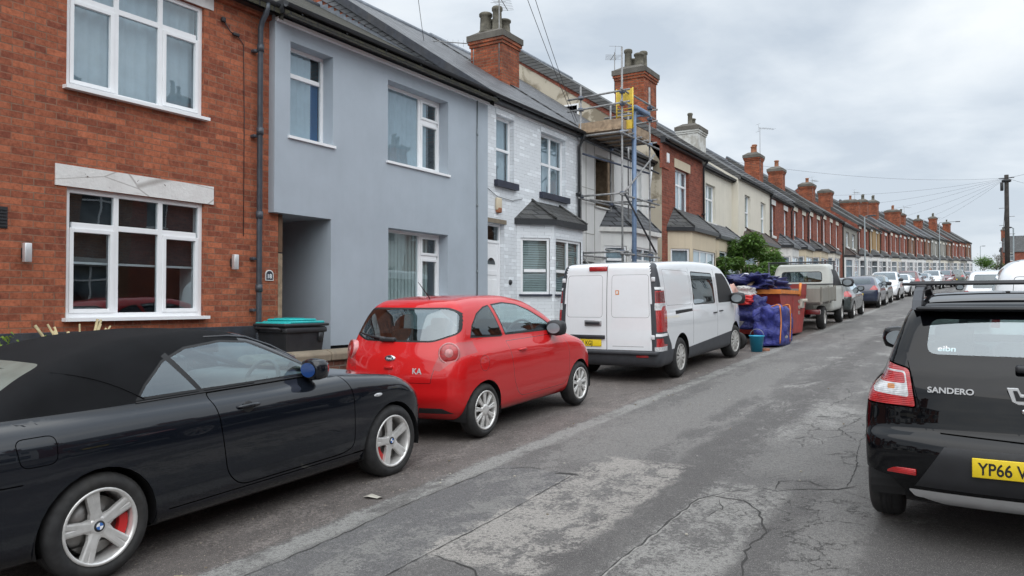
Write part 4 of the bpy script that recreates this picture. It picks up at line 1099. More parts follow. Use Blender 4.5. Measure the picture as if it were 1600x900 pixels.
def far_car(label, x, y, kind, col, facing=1, lod=.055, group='cars parked along the left kerb', plate_txt=None, lights='lens_red', cat='car', name='parked_car', rmat='alloy'):
    K = KINDS[kind]; root = place_car(name, label, x, y, facing, group, cat); W = K['W']; hb = K['top'][1][1]; ht = max(p[1] for p in K['gtop'])
    S = Shell(dict(top=K['top'], rear=K['rear'], front=[(.2, K['L1'] - .08), (.45, K['L1']), (.65, K['L1'] - .04), (.9, K['L1'] - .3)],
        w=[(.2, W * .92), (.4, W * .985), (.65, W), (.82, W * .985), (hb - .04, W * .93), (hb + .08, W * .84)], plan=[(K['L0'] - .1, .90), (K['L0'] + .35, .98), (.2, 1), (2.3, 1), (2.8, .95), (3.4, .80)],
        gtop=K['gtop'], gw=[(hb - .1, W * .95), (hb + .02, W * .90), (hb + .2, W * .81), (ht - .06, W * .68), (ht + .1, W * .45)], gplan=[(K['L0'], .88), (.2, 1), (1.6, 1), (2.3, .93)],
        grear=True, k=.11, kg=.10, kb=.05, zb=.22, zc=.56, crown=.045, bowf=.28, bowr=.13, gz=.6), lod)
    b = hb + .03; t = ht - .11; wb = K['wb']
    for sd in (RS, LS):
        S.mark([(-.05, b + .03), (.08, b + .2), (.35, t - .01), (1.0, t), (1.3, t - .06), (1.95, b + .02), (1.9, b)], 'x', 'glass', sd)
        S.mark([(.84, b), (.90, b), (.90, t + .02), (.84, t + .02)], 'x', 'seal', sd)
        for l in (.0 + .86, 1.9): S.mark([(l, .36), (l + .012, .36), (l + .012, b - .02), (l, b - .02)], 'x', 'seal', sd)
        S.mark(circ(0, K['r'] - .02, K['r'] + .04, 20), 'x', 'void', sd); S.mark(circ(wb, K['r'] - .02, K['r'] + .04, 20), 'x', 'void', sd)
        S.mark([(-1, .1), (4, .1), (4, .29), (-1, .29)], 'x', 'seal', sd)
    S.mark(rnd([(-W * .62, hb + .08), (W * .62, hb + .08), (W * .56, t), (-W * .56, t)], .05), 'y', 'rearwin', lambda c, n: n.y < -.15 and c.y < .2)
    S.mark([(-W * .74, 2.05), (W * .74, 2.05), (W * .6, 1.32), (-W * .6, 1.32)], 'z', 'windscreen', lambda c, n: c.z > hb + .01 and n.y > .15)
    for sg in (1, -1):
        S.mark([(sg * W * .58, hb - .17), (sg * W * 1.05, hb - .18), (sg * W * 1.05, hb + .0), (sg * W * .74, hb + .02)], 'y', 'tail', lambda c, n: c.y < K['L0'] + .42)
        S.mark([(sg * W * .55, hb - .33), (sg * W * 1.05, hb - .26), (sg * W * 1.05, hb - .14), (sg * W * .72, hb - .18)], 'y', 'headlamp', lambda c, n: c.y > K['L1'] - .75)
    S.mark([(-.5, hb - .2), (.5, hb - .2), (.42, hb - .38), (-.42, hb - .38)], 'y', 'grille', FR)
    S.mark([(-.6, .24), (.6, .24), (.6, .38), (-.6, .38)], 'y', 'grille', FR)
    S.mark([(-.95, .1), (.95, .1), (.95, .33), (-.95, .33)], 'y', 'grille', BK)
    S.each(lambda c, n: c.z < .25, 'seal')
    o = S.emit(dict(body=('body', col, None), seal=('trim', 'trim_dark', None), glass=('side_window', 'car_glass', None), rearwin=('rear_window', 'car_glass_dark', None), windscreen=('windscreen', 'car_glass', None),
        tail=('tail_light', lights, None), headlamp=('headlight', 'lens_clear', None), grille=('grille', 'trim_dark', None)), root)
    if facing > 0: plate(root, 0, S.rearl(0, .62) - .02, .62, plate_txt)
    else: plate(root, 0, K['L1'] + .0, .45, None, mat='plate_white', rot=PI)
    for sg in (1, -1): mirror(root, sg * (S.half(1.75, b) - .03), 1.80, b, sg, col if random.random() < .5 else 'black_plastic', 1.15)
    seats(root, .9, .5, (-.37, .37), 'interior', ht - .26)
    for yy in (0, wb):
        for sg in (1, -1): wheel(root, sg * (W - .005), yy, K['r'], .2, K['r'] * .66, 'plain', sg, lod=1, mat=rmat)
    return root

def build_right_van():
    root = place_car('white_van', 'plain white van parked ahead of the black hatchback, behind its roof bars', 1.06, 14.3, cat='van', group='vans parked in the street')
    S = Shell(dict(top=[(-.9, 1.74), (-.5, 1.80), (1.0, 1.83), (1.5, 1.78), (1.9, 1.55), (2.4, 1.18), (2.8, 1.05), (3.3, .8)], rear=[(.2, -.78), (.45, -.86), (.9, -.85), (1.4, -.78), (1.8, -.66)], front=[(.2, 3.2), (.5, 3.32), (.8, 3.2), (1, 3.0)],
        w=[(.2, .86), (.4, .91), (.8, .93), (1.0, .915), (1.3, .87), (1.6, .79), (1.85, .66)], plan=[(-.9, .96), (-.6, 1), (2.5, 1), (3.3, .85)], k=.22, zb=.24, zc=.75, crown=.05, bowf=.25, bowr=.04, spinew=.2), .04)
    for sg in (1, -1):
        S.panel(rnd([(sg * .05, 1.06), (sg * .66, 1.06), (sg * .62, 1.56), (sg * .05, 1.56)], .06), 'y', 'pressing', BK, .008, 'gap')
        S.mark([(sg * .80, .80), (sg * 1., .80), (sg * 1., 1.20), (sg * .80, 1.20)], 'y', 'tail', lambda c, n: c.y < -.68)
    S.mark([(-.004, .45), (.006, .45), (.006, 1.78), (-.004, 1.78)], 'y', 'gap', BK)
    for sd in (RS, LS):
        S.mark([(1.05, 1.12), (2.25, 1.10), (1.85, 1.45), (1.6, 1.58), (1.08, 1.60)], 'x', 'glass', sd)
        S.mark(circ(0, .32, .37), 'x', 'void', sd); S.mark(circ(2.7, .32, .37), 'x', 'void', sd)
    S.mark([(-.95, .1), (.95, .1), (.95, .45), (-.95, .45)], 'y', 'bumper', lambda c, n: c.y < -.4)
    S.mark([(-.7, 2.38), (.7, 2.38), (.6, 1.62), (-.6, 1.62)], 'z', 'windscreen', lambda c, n: n.y > .2 and n.z > .1)
    o = S.emit(dict(body=('body', 'paint_white', None), pressing=('rear_door_panel', 'paint_white', None), gap=('panel_gap', 'grey_plastic', None), tail=('tail_light', 'lens_red', None), glass=('side_window', 'car_glass_dark', None), bumper=('bumper', 'grey_plastic', None), windscreen=('windscreen', 'car_glass', None)), root)
    m = MB(); m.rbox(-.12, .12, -.02, .02, -.02, .02, .01); b = m.build('brake_light', 'lens_dark_red', root); b.location = (0, S.rearl(0, 1.70) - .004, 1.70)
    plate(root, 0, S.rearl(0, .75) - .012, .75, None)
    for yy in (0, 2.7):
        for sg in (1, -1): wheel(root, sg * .91, yy, .315, .2, .2, 'plain', sg, lod=1, mat='hubcap')

def build_truck():
    root = place_car('tipper_truck', 'weathered white flatbed truck with mesh-topped cab, parked ahead of the skip', -4.78, 24.15, cat='truck', group='trucks in the street')
    # cab
    S = Shell(dict(top=[(1.1, 1.86), (1.4, 1.93), (2.2, 1.95), (2.6, 1.88), (2.95, 1.62), (3.35, 1.22), (3.8, 1.05), (4.2, .8)], rear=[(.3, 1.32), (1.2, 1.30), (1.9, 1.36)], front=[(.2, 4.1), (.6, 4.15), (.9, 4.0), (1.2, 3.6)],
        w=[(.3, .86), (.6, .93), (1.1, .93), (1.35, .90), (1.7, .82), (1.95, .72)], plan=[(1.2, .98), (1.5, 1), (3.4, 1), (4.2, .85)], k=.10, zb=.45, zc=.9, crown=.03, bowf=.2, bowr=.01, spinew=.2), .05)
    rw = rnd([(-.62, 1.36), (.62, 1.36), (.60, 1.70), (-.60, 1.70)], .10)
    S.panel(rw, 'y', 'rearwin', BK, .02)
    for sd in (RS, LS):
        S.panel(rnd([(1.72, 1.24), (3.1, 1.22), (2.75, 1.62), (2.6, 1.74), (1.75, 1.76)], .05), 'x', 'glass', sd, .02)
        S.mark([(1.62, .5), (1.635, .5), (1.635, 1.84), (1.62, 1.84)], 'x', 'seal', sd); S.mark([(3.15, .5), (3.165, .5), (3.165, 1.2), (3.15, 1.2)], 'x', 'seal', sd)
        S.mark(circ(3.3, .36, .42), 'x', 'void', sd)
    S.mark([(-.7, 3.25), (.7, 3.25), (.6, 2.65), (-.6, 2.65)], 'z', 'windscreen', lambda c, n: n.y > .2 and n.z > .1)
    o = S.emit(dict(body=('cab', 'paint_truck', None), rearwin=('cab_rear_window', 'car_glass', None), seal=('window_seal', 'trim_dark', None), glass=('side_window', 'car_glass', None), windscreen=('windscreen', 'car_glass', None)), root)
    m = MB(); m.rbox(.12, .58, 1.50, 1.52, 1.36, 1.68, .05); m.build('window_board', 'bare_wood', root)
    for k in range(5):
        m = MB(); m.box(-.8, .8, 1.285, 1.30, .95 + k * .085, .975 + k * .085); m.build('cab_rib', 'paint_truck', root)
    # bed
    m = MB(); m.box(-.98, .98, -1.25, 1.18, .80, .86); m.box(-.35, -.25, -1.2, 3.2, .55, .80); m.box(.25, .35, -1.2, 3.2, .55, .80)
    for l in (-1.1, -.5, .1, .7): m.box(-.96, .96, l, l + .07, .74, .80)
    m.build('load_bed', 'concrete', root)
    for sg in (1, -1):
        m = MB(); m.box(sg * .98, sg * 1.01, -1.25, 1.18, .83, 1.22)
        for l in (-1.25, -.05, 1.12): m.box(sg * .975, sg * 1.03, l, l + .06, .78, 1.26)
        m.build('side_board', 'paint_truck' if sg < 0 else 'pebble_render', root)
    m = MB(); m.box(-.98, .98, -1.28, -1.25, .83, 1.22); m.build('tailboard', 'pebble_render', root)
    # headboard frame with mesh
    m = MB()
    for x in (-.97, .97): m.tube([(x, 1.22, .84), (x, 1.22, 2.02)], .028, 8)
    m.tube([(-1.0, 1.22, 1.99), (1.0, 1.22, 1.99)], .025, 8); m.tube([(-.97, 1.22, 1.93), (.97, 1.22, 1.93)], .012, 6)
    for x in np.linspace(-.9, .9, 13): m.tube([(x, 1.22, 1.93), (x, 1.22, 1.99)], .006, 5)
    m.tube([(-.97, 1.22, 1.3), (.97, 1.22, 1.3)], .02, 8); m.build('headboard_frame', 'grey_plastic', root)
    m = MB(); m.rbox(.55, .95, -1.2, -1.0, .48, .62, .02); m.rbox(-.95, -.55, -1.2, -1.0, .48, .62, .02); m.build('tail_light', 'lens_dark_red', root)
    for yy in (0, 3.3):
        for sg in (1, -1): wheel(root, sg * .90, yy, .345, .22, .2, 'steel', sg, mat='hubcap', lod=1)
    for sg in (1, -1): mirror(root, sg * .93, 3.05, 1.28, sg, 'black_plastic', 1.7)

build_convertible(); build_red(); build_van(); build_suv(); build_truck(); build_right_van()
GL = 'cars parked along the left kerb'
far_car('dark green hatchback parked directly ahead of the white flatbed truck', -4.68, 29.9, 'hatch', 'paint_greendark', 1, .045)
far_car('dark navy hatchback seen from behind with wide red tail lights and yellow plate', -4.72, 38.6, 'coupe', 'paint_navy', 1, .045, plate_txt='FJ19 UKN')
far_car('dull grey-green hatchback half hidden ahead of the navy hatchback', -4.72, 44.6, 'hatch', 'paint_greygreen', -1, .06)
far_car('white crossover facing the camera, partly behind the grey-green hatchback', -4.72, 51.0, 'tall', 'paint_white', -1, .06)
far_car('white saloon with blue-grey windscreen facing the camera, at the front of the white pair', -4.62, 57.5, 'coupe', 'paint_white', -1, .055)
far_car('tall maroon people carrier seen from behind beyond the white saloon', -4.62, 61.6, 'tall', 'paint_maroon', 1, .06)
far_car('silver saloon facing the camera beyond the maroon people carrier', -4.6, 70.6, 'coupe', 'paint_silver', -1, .07)
far_car('tall white car with large windscreen beyond the silver saloon', -4.5, 77.5, 'tall', 'paint_white', -1, .07)
far_car('dark wine-red hatchback far up the street near the terrace end', -4.3, 84.5, 'tall', 'paint_maroon', -1, .08)
far_car('grey-green tall car far up the street between two reddish cars', -4.2, 92, 'tall', 'paint_greygreen', 1, .08)
far_car('rose-silver hatchback, farthest parked car on the left side', -4.0, 99.5, 'hatch', 'paint_rose', -1, .08)
far_car('white tall car with dark rear window parked on the right beyond the white van', .40, 25.4, 'tall', 'paint_white', 1, .045, 'cars parked along the right kerb')
# ------------------------------------------------------------ houses
def facade(m, y0, y1, z0, z1, holes, depth=.12, x=0., mi=0):
    """wall sheet at x with rectangular openings (a0, a1, b0, b1) and reveals going in by depth"""
    ys = sorted({y0, y1, *[h[0] for h in holes], *[h[1] for h in holes]}); zs = sorted({z0, z1, *[h[2] for h in holes], *[h[3] for h in holes]})
    for i in range(len(ys) - 1):
        for k in range(len(zs) - 1):
            a, b, c, d = ys[i], ys[i + 1], zs[k], zs[k + 1]
            if a < y0 - 1e-6 or b > y1 + 1e-6: continue
            cy, cz = (a + b) / 2, (c + d) / 2
            if any(h[0] < cy < h[1] and h[2] < cz < h[3] for h in holes): continue
            m.quad((x, a, c), (x, b, c), (x, b, d), (x, a, d), mi)
    for h in holes:
        a, b, c, d = h[:4]; dp = h[4] if len(h) > 4 else depth
        m.quad((x, a, c), (x, a, d), (x - dp, a, d), (x - dp, a, c), mi); m.quad((x, b, c), (x - dp, b, c), (x - dp, b, d), (x, b, d), mi)
        m.quad((x, a, d), (x, b, d), (x - dp, b, d), (x - dp, a, d), mi); m.quad((x, a, c), (x - dp, a, c), (x - dp, b, c), (x, b, c), mi)

def window(root, y0, y1, z0, z1, x=-.10, cols=(1.,), transom=None, mtx=None, frame='upvc', glass='house_glass', sill='upvc', sill_out=.16, lintel=None, lint_h=.22, lint_w=.1,
           inside='curtain', sash=(), rail=None, fw=.055, name='window', curt=(0, 1), sill_h=.035, sill_w=.04, back=.12, transcols=None, lod=0):
    """window in the plane x; cols = column fractions, transom = height fraction of the bar, sash = openings with their own inner frame (col, 'u'/'l')"""
    T = mtx or Matrix.Identity(4); m = MB(); m.x = T; d = .06
    m.box(x - d, x, y0, y0 + fw, z0, z1); m.box(x - d, x, y1 - fw, y1, z0, z1)
    m.box(x - d, x - .001, y0 + fw, y1 - fw, z0, z0 + fw); m.box(x - d, x - .001, y0 + fw, y1 - fw, z1 - fw, z1)
    W = y1 - y0 - 2 * fw; acc = 0; edges = [y0 + fw]
    for c in cols[:-1]:
        acc += c; yy = y0 + fw + W * acc; m.box(x - d, x - .002, yy - .03, yy + .03, z0 + fw, z1 - fw); edges.append(yy)
    edges.append(y1 - fw)
    if transom:
        zt = z0 + (z1 - z0) * transom
        for i in range(len(cols)):
            if transcols and i not in transcols: continue
            m.box(x - d, x - .004, edges[i] + .028, edges[i + 1] - .028, zt - .032, zt + .032)
    for (i, part) in sash:
        a, b = edges[i] + (.03 if i else 0), edges[i + 1] - (.03 if i < len(cols) - 1 else 0)
        c, e = (z0 + fw, (zt - .032) if transom else z1 - fw) if part == 'l' else (zt + .032, z1 - fw)
        q = .045; xx = x + .012
        m.box(x - .04, xx, a, a + q, c, e); m.box(x - .04, xx, b - q, b, c, e); m.box(x - .04, xx - .001, a + q, b - q, c, c + q); m.box(x - .04, xx - .001, a + q, b - q, e - q, e)
    if rail:
        zr = z0 + (z1 - z0) * rail; m.box(x - d, x + .008, y0 + fw, y1 - fw, zr - .028, zr + .028)
    w = m.build(name, frame, root, bevel=0 if lod else .004)
    g = MB(); g.x = T; g.quad((x - .03, y0 + fw * .5, z0 + fw * .5), (x - .03, y1 - fw * .5, z0 + fw * .5), (x - .03, y1 - fw * .5, z1 - fw * .5), (x - .03, y0 + fw * .5, z1 - fw * .5)); g.build('pane', glass, w)
    if sill:
        s = MB(); s.x = T; s.box(x, x + sill_out, y0 - sill_w, y1 + sill_w, z0 - sill_h, z0 + .004); s.build('sill', sill, w)
    if lintel:
        s = MB(); s.x = T; s.box(x, -.0 + .018, y0 - lint_w, y1 + lint_w, z1 + .002, z1 + lint_h); s.build('lintel', lintel, w)
    if inside and not lod:
        c0, c1 = curt; a = y0 + (y1 - y0) * c0; b = y0 + (y1 - y0) * c1; s = MB(); s.x = T; n = max(8, int((b - a) / .03)); vs = []
        if inside == 'blind':
            nz = int((z1 - z0) / .05)
            for k in range(nz):
                z = z0 + (z1 - z0) * k / nz; s.add([(x - back, a, z), (x - back, b, z), (x - back - .03, b, z + .045), (x - back - .03, a, z + .045)], [(0, 1, 2, 3)])
            s.build('blind', 'pale_curtain', w)
        elif inside == 'vertical':
            n = int((b - a) / .09)
            for k in range(n):
                yy = a + (b - a) * k / n; s.add([(x - back, yy, z0), (x - back - .008, yy + .094, z0), (x - back - .008, yy + .094, z1), (x - back, yy, z1)], [(0, 1, 2, 3)])
            s.build('blind', 'pale_curtain', w)
        else:
            for k in range(n + 1):
                yy = a + (b - a) * k / n; xo = x - back + .016 * math.sin(k * 1.3) + .01 * math.sin(k * .37); vs += [(xo, yy, z0), (xo, yy, z1)]
            s.add(vs, [(2 * k, 2 * k + 2, 2 * k + 3, 2 * k + 1) for k in range(n)], 0, True); s.build('curtain', inside, w)
    return w

def gable_roof(root, y0, y1, zE, run=4.7, pitch=35, mat='slate_roof', over=.18, ridge='lead', verge=0.0):
    tn = math.tan(R(pitch)); m = MB(); t = .07
    zr = zE + run * tn; za = zE - over * tn
    for sg in (0, 1):
        xa = over if not sg else -2 * run - over
        m.add([(xa, y0 - verge, za), (xa, y1 + verge, za), (-run, y1 + verge, zr), (-run, y0 - verge, zr), (xa, y0 - verge, za + t), (xa, y1 + verge, za + t), (-run, y1 + verge, zr + t), (-run, y0 - verge, zr + t)],
              [(0, 1, 2, 3), (4, 5, 6, 7), (0, 4, 5, 1), (0, 3, 7, 4), (1, 5, 6, 2)])
    for yy in (y0 - .006 - verge, y1 + .006 + verge):
        m.add([(over * .6, yy, zE - .2), (over * .6, yy, zE - over * .6 * tn + .02), (-run, yy, zr + .02), (-run, yy, zr - .30)], [(0, 1, 2, 3)])
    r = m.build('roof', mat, root)
    c = MB(); c.tube([(-run, y0, zr + t - .01), (-run, y1, zr + t - .01)], .075, 8); c.build('ridge_tiles', ridge, r)
    return zr

def chimney(root, x, y, zb, zt, dx=.8, dy=.9, pots=2, mat='chimney_brick', potmat='old_pot', poth=.45, cap='mortar_cap', potr=.13, rows=1, lod=0):
    m = MB(); hx, hy = dx / 2, dy / 2
    m.box(x - hx, x + hx, y - hy, y + hy, zb, zt - .32)
    m.box(x - hx - .03, x + hx + .03, y - hy - .03, y + hy + .03, zt - .32, zt - .24); m.box(x - hx - .06, x + hx + .06, y - hy - .06, y + hy + .06, zt - .24, zt - .16); ch = m.build('chimney', mat, root)
    c = MB(); n = 4; c.box(x - hx - .085, x + hx + .085, y - hy - .085, y + hy + .085, zt - .16, zt - .003)
    c.add([(x - hx - .06, y - hy - .06, zt), (x + hx + .06, y - hy - .06, zt), (x + hx + .06, y + hy + .06, zt), (x - hx - .06, y + hy + .06, zt), (x - hx * .6, y - hy * .6, zt + .16), (x + hx * .6, y - hy * .6, zt + .16), (x + hx * .6, y + hy * .6, zt + .16), (x - hx * .6, y + hy * .6, zt + .16)],
          [(0, 1, 5, 4), (1, 2, 6, 5), (2, 3, 7, 6), (3, 0, 4, 7), (4, 5, 6, 7)]); c.build('cap', cap, ch)
    for k in range(pots):
        r = potr * (1 + .12 * math.sin(k * 2.1 + y)); h = poth * (1 + .25 * math.sin(k * 1.7 + y * 3))
        py = y + (k - (pots - 1) / 2) * min(.34, (dy - .1) / max(1, pots)) if rows == 1 else y + ((k // rows) - (pots / rows - 1) / 2) * .36
        px = x if rows == 1 else x + ((k % rows) - .5) * .36
        p = MB(); z = zt + .10
        p.lathe([(r * 1.05, z), (r * 1.05, z + .05), (r * .9, z + .08), (r * .82, z + h * .8), (r * 1.0, z + h * .84), (r * 1.02, z + h * .95), (r * .85, z + h), (r * .6, z + h), (r * .6, z + h * .6), (0, z + h * .6)], 'z', 12 if lod else 20, c=(px, py, 0))
        p.build('chimney_pot', potmat, ch)
    return ch

def aerial(root, x, y, z, h=1.2, ang=.4, n=8, L=.9, yagi=True, name='tv_aerial'):
    m = MB(); m.tube([(x, y, z), (x, y, z + h)], .014, 6)
    T = Matrix.Translation((x, y, z + h - .05)) @ Matrix.Rotation(ang, 4, 'Z')
    m.tube([(-.1, 0, 0), (L, 0, 0)], .010, 5, mtx=T)
    for k in range(n):
        q = .1 + (L - .12) * k / (n - 1); s = .16 + .10 * (1 - k / n); m.tube([(q, -s, 0), (q, s, 0)], .0045, 4, mtx=T)
    for s in (-1, 1): m.tube([(-.06, 0, 0), (-.12, 0, s * .22)], .006, 4, mtx=T); m.tube([(-.12, -.2, s * .2), (-.12, .2, s * .2)], .005, 4, mtx=T)
    return m.build(name, 'galv', root)

def gutter(root, y0, y1, z, x=.20, mat='gutter_black', r=.055, fascia=None):
    m = MB(); vs = []; n = 6
    for yy in (y0, y1):
        for k in range(n + 1): a = PI + PI * k / n; vs.append((x + r * math.cos(a), yy, z + r * math.sin(a)))
        for k in range(n, -1, -1): a = PI + PI * k / n; vs.append((x + (r - .006) * math.cos(a), yy, z + (r - .006) * math.sin(a)))
    q = 2 * (n + 1)
    m.add(vs, [(k, (k + 1) % q, (k + 1) % q + q, k + q) for k in range(q)] + [tuple(range(q)), tuple(range(2 * q - 1, q - 1, -1))], 0, False)
    for yy in np.arange(y0 + .3, y1, .9): m.box(x - .07, x + .0, yy - .012, yy + .012, z - .08, z - .02)
    g = m.build('gutter', mat, root)
    if fascia:
        f = MB(); f.box(.003, x - r - .002, y0, y1, z - .12, z + .06); f.build('fascia', fascia, root)
    return g
def downpipe(root, y, z0, z1, x=.06, mat='gutter_black', r=.036, swan=.14):
    m = MB(); m.tube([(x + swan, y, z1), (x + swan, y, z1 - .08), (x, y, z1 - .32), (x, y, z0)], r, 10)
    for z in np.arange(z0 + .5, z1 - .4, 1.6): m.tube([(x, y, z - .04), (x, y, z + .04)], r + .012, 10); m.box(.0, x, y - .06, y + .06, z - .02, z + .02)
    return m.build('downpipe', mat, root)

def body_walls(m, y0, y1, zE, run, pitch, depth, mi=0, zb=-.6, gable=True, x0=0.):
    """side walls with gables and the back wall"""
    zr = zE + run * math.tan(R(pitch))
    for y in (y0, y1):
        if gable: m.add([(x0, y, zb), (x0, y, zE), (-run, y, zr), (-2 * run, y, zE), (-2 * run, y, zb)], [(0, 1, 2, 3, 4)], mi)
    m.quad((-2 * run, y0, zb), (-2 * run, y1, zb), (-2 * run, y1, zE), (-2 * run, y0, zE), mi)

def bay(root, y0, y1, zt, proj=.58, cant=.42, zs=.75, zh=2.35, roofh=.62, mat='white_masonry', frame='upvc', roof='old_slate_roof', cols=2, trans=.68, glass='house_glass', inside='curtain', lod=0, sillm=None, top=None, name='bay_window', flare=.1, rail=None, zb=-.5, ends=None):
    """canted bay: plan (0,y0) (proj,y0+cant) (proj,y1-cant) (0,y1)"""
    P = [(.0, y0), (proj, y0 + cant), (proj, y1 - cant), (.0, y1)]
    m = MB()
    def wallseg(a, b, z0, z1):
        m.quad((a[0], a[1], z0), (b[0], b[1], z0), (b[0], b[1], z1), (a[0], a[1], z1))
    def lerp(a, b, t): return (a[0] + (b[0] - a[0]) * t, a[1] + (b[1] - a[1]) * t)
    segs = [(P[0], P[1]), (P[1], P[2]), (P[2], P[3])]
    for a, b in segs:
        L = math.hypot(b[0] - a[0], b[1] - a[1]); e = min(.09, L * .15) / L
        wallseg(a, b, zb, zs); wallseg(a, b, zh, zt)
        wallseg(a, lerp(a, b, e), zs, zh); wallseg(lerp(a, b, 1 - e), b, zs, zh)
    # inner sill + head closing
    m.add([(p[0], p[1], zs) for p in P] + [(-.02, y1, zs), (-.02, y0, zs)], [(0, 1, 2, 3, 4, 5)])
    m.add([(p[0], p[1], zh) for p in P] + [(-.02, y1, zh), (-.02, y0, zh)], [(0, 1, 2, 3, 4, 5)])
    b_ = m.build(name, mat, root, fix=False)
    # roof: hipped against the wall
    rm = MB(); f = flare; ry0, ry1 = y0 + cant * 1.1, y1 - cant * 1.1
    E = [(.0, y0 - f), (proj + f, y0 + cant - f * .5), (proj + f, y1 - cant + f * .5), (.0, y1 + f)]
    top_ = [(.0, ry0, zt + roofh), (.0, ry1, zt + roofh)]
    vs = [(p[0], p[1], zt + .03) for p in E] + top_ + [(p[0], p[1], zt - .04) for p in E]
    rm.add(vs, [(0, 1, 4), (1, 2, 5, 4), (2, 3, 5)]); r_ = rm.build('bay_roof', roof, b_)
    fm = MB()
    for i in range(3):
        a, c = E[i], E[i + 1]
        fm.add([(a[0], a[1], zt + .028), (c[0], c[1], zt + .028), (c[0], c[1], zt - .09), (a[0], a[1], zt - .09), (a[0] - .06, a[1], zt - .09), (c[0] - .06, c[1], zt - .09)], [(0, 1, 2, 3), (3, 2, 5, 4)])
    fm.add([(p[0], p[1], zt - .085) for p in E], [(0, 1, 2, 3)])
    fm.build('bay_gutter', 'gutter_black' if top is None else top, b_)
    if not lod:
        h = MB()
        h.tube([(E[1][0], E[1][1], zt + .05), (0, ry0, zt + roofh + .02)], .03, 6); h.build('hip_tiles', roof, b_); h = MB(); h.tube([(E[2][0], E[2][1], zt + .05), (0, ry1, zt + roofh + .02)], .03, 6); h.build('hip_tiles', roof, b_)
    for i, (a, c) in enumerate(segs):
        L = math.hypot(c[0] - a[0], c[1] - a[1])
        if L < .15 or (ends is not None and i not in ends): continue
        e = min(.09, L * .15); dx, dy = (c[0] - a[0]) / L, (c[1] - a[1]) / L
        T = Matrix(((dy, dx, 0, a[0]), (-dx, dy, 0, a[1]), (0, 0, 1, 0), (0, 0, 0, 1)))
        window(b_, e, L - e, zs, zh, x=-.03, cols=(1.,) if i != 1 else tuple([1. / cols] * cols), transom=trans, mtx=T, frame=frame, glass=glass, sill=sillm, sill_out=.08, inside=inside, lod=lod, rail=rail, name='bay_light', back=.09)
    return b_

def front_door(root, y0, y1, z0, z1, ztop, mat='upvc', x=-.10, arch_light=True, letter=True):
    m = MB(); fw = .05; zt = z1
    m.box(x - .06, x, y0, y0 + fw, z0, ztop); m.box(x - .06, x, y1 - fw, y1, z0, ztop); m.box(x - .06, x - .001, y0 + fw, y1 - fw, ztop - fw, ztop); m.box(x - .06, x - .001, y0 + fw, y1 - fw, zt, zt + .06)
    fr = m.build('door_frame', 'upvc', root, .004)
    d = MB(); a, b = y0 + fw, y1 - fw; d.box(x - .05, x - .015, a, b, z0, zt); W = b - a
    for (p0, p1, q0, q1) in ((.12, .44, .08, .30), (.56, .88, .08, .30), (.12, .44, .38, .66), (.56, .88, .38, .66), (.12, .88, .70, .745)):
        d.box(x - .016, x - .006, a + W * p0, a + W * p1, z0 + (zt - z0) * q0, z0 + (zt - z0) * q1)
    dd = d.build('front_door', mat, root, .006)
    g = MB(); n = 12; cy = (a + b) / 2; cz = z0 + (zt - z0) * .80; r = W * .27
    g.add([(x - .010, cy, cz)] + [(x - .010, cy + r * math.cos(PI * k / n), cz + r * .9 * math.sin(PI * k / n)) for k in range(n + 1)], [(0, k, k + 1) for k in range(1, n + 1)]); g.build('fan_light', 'far_glass', dd)
    g = MB(); g.box(x - .012, x + .0, cy - .10, cy + .10, z0 + (zt - z0) * .335, z0 + (zt - z0) * .36); g.rbox(x - .012, x + .03, b - .07, b - .05, z0 + 1.0, z0 + 1.12, .008); g.build('letter_box', 'satin_metal', dd)
    g = MB(); g.quad((x - .03, a, zt + .06), (x - .03, b, zt + .06), (x - .03, b, ztop - fw), (x - .03, a, ztop - fw)); g.build('transom_pane', 'house_glass', fr)

HG = 'terraced houses along the left pavement'
def house(name, label, X, y0, y1, mid=None, group=HG):
    """Empty at the facade; local x out to the street, y along it, z from the pavement"""
    ym = (y0 + y1) / 2 if mid is None else mid
    t = thing(name, label, 'house', (cx(ym) + X, ym, gz(ym) + .11), (0, 0, -tang(ym)), group)
    return t, (gz(ym) + .11), ym

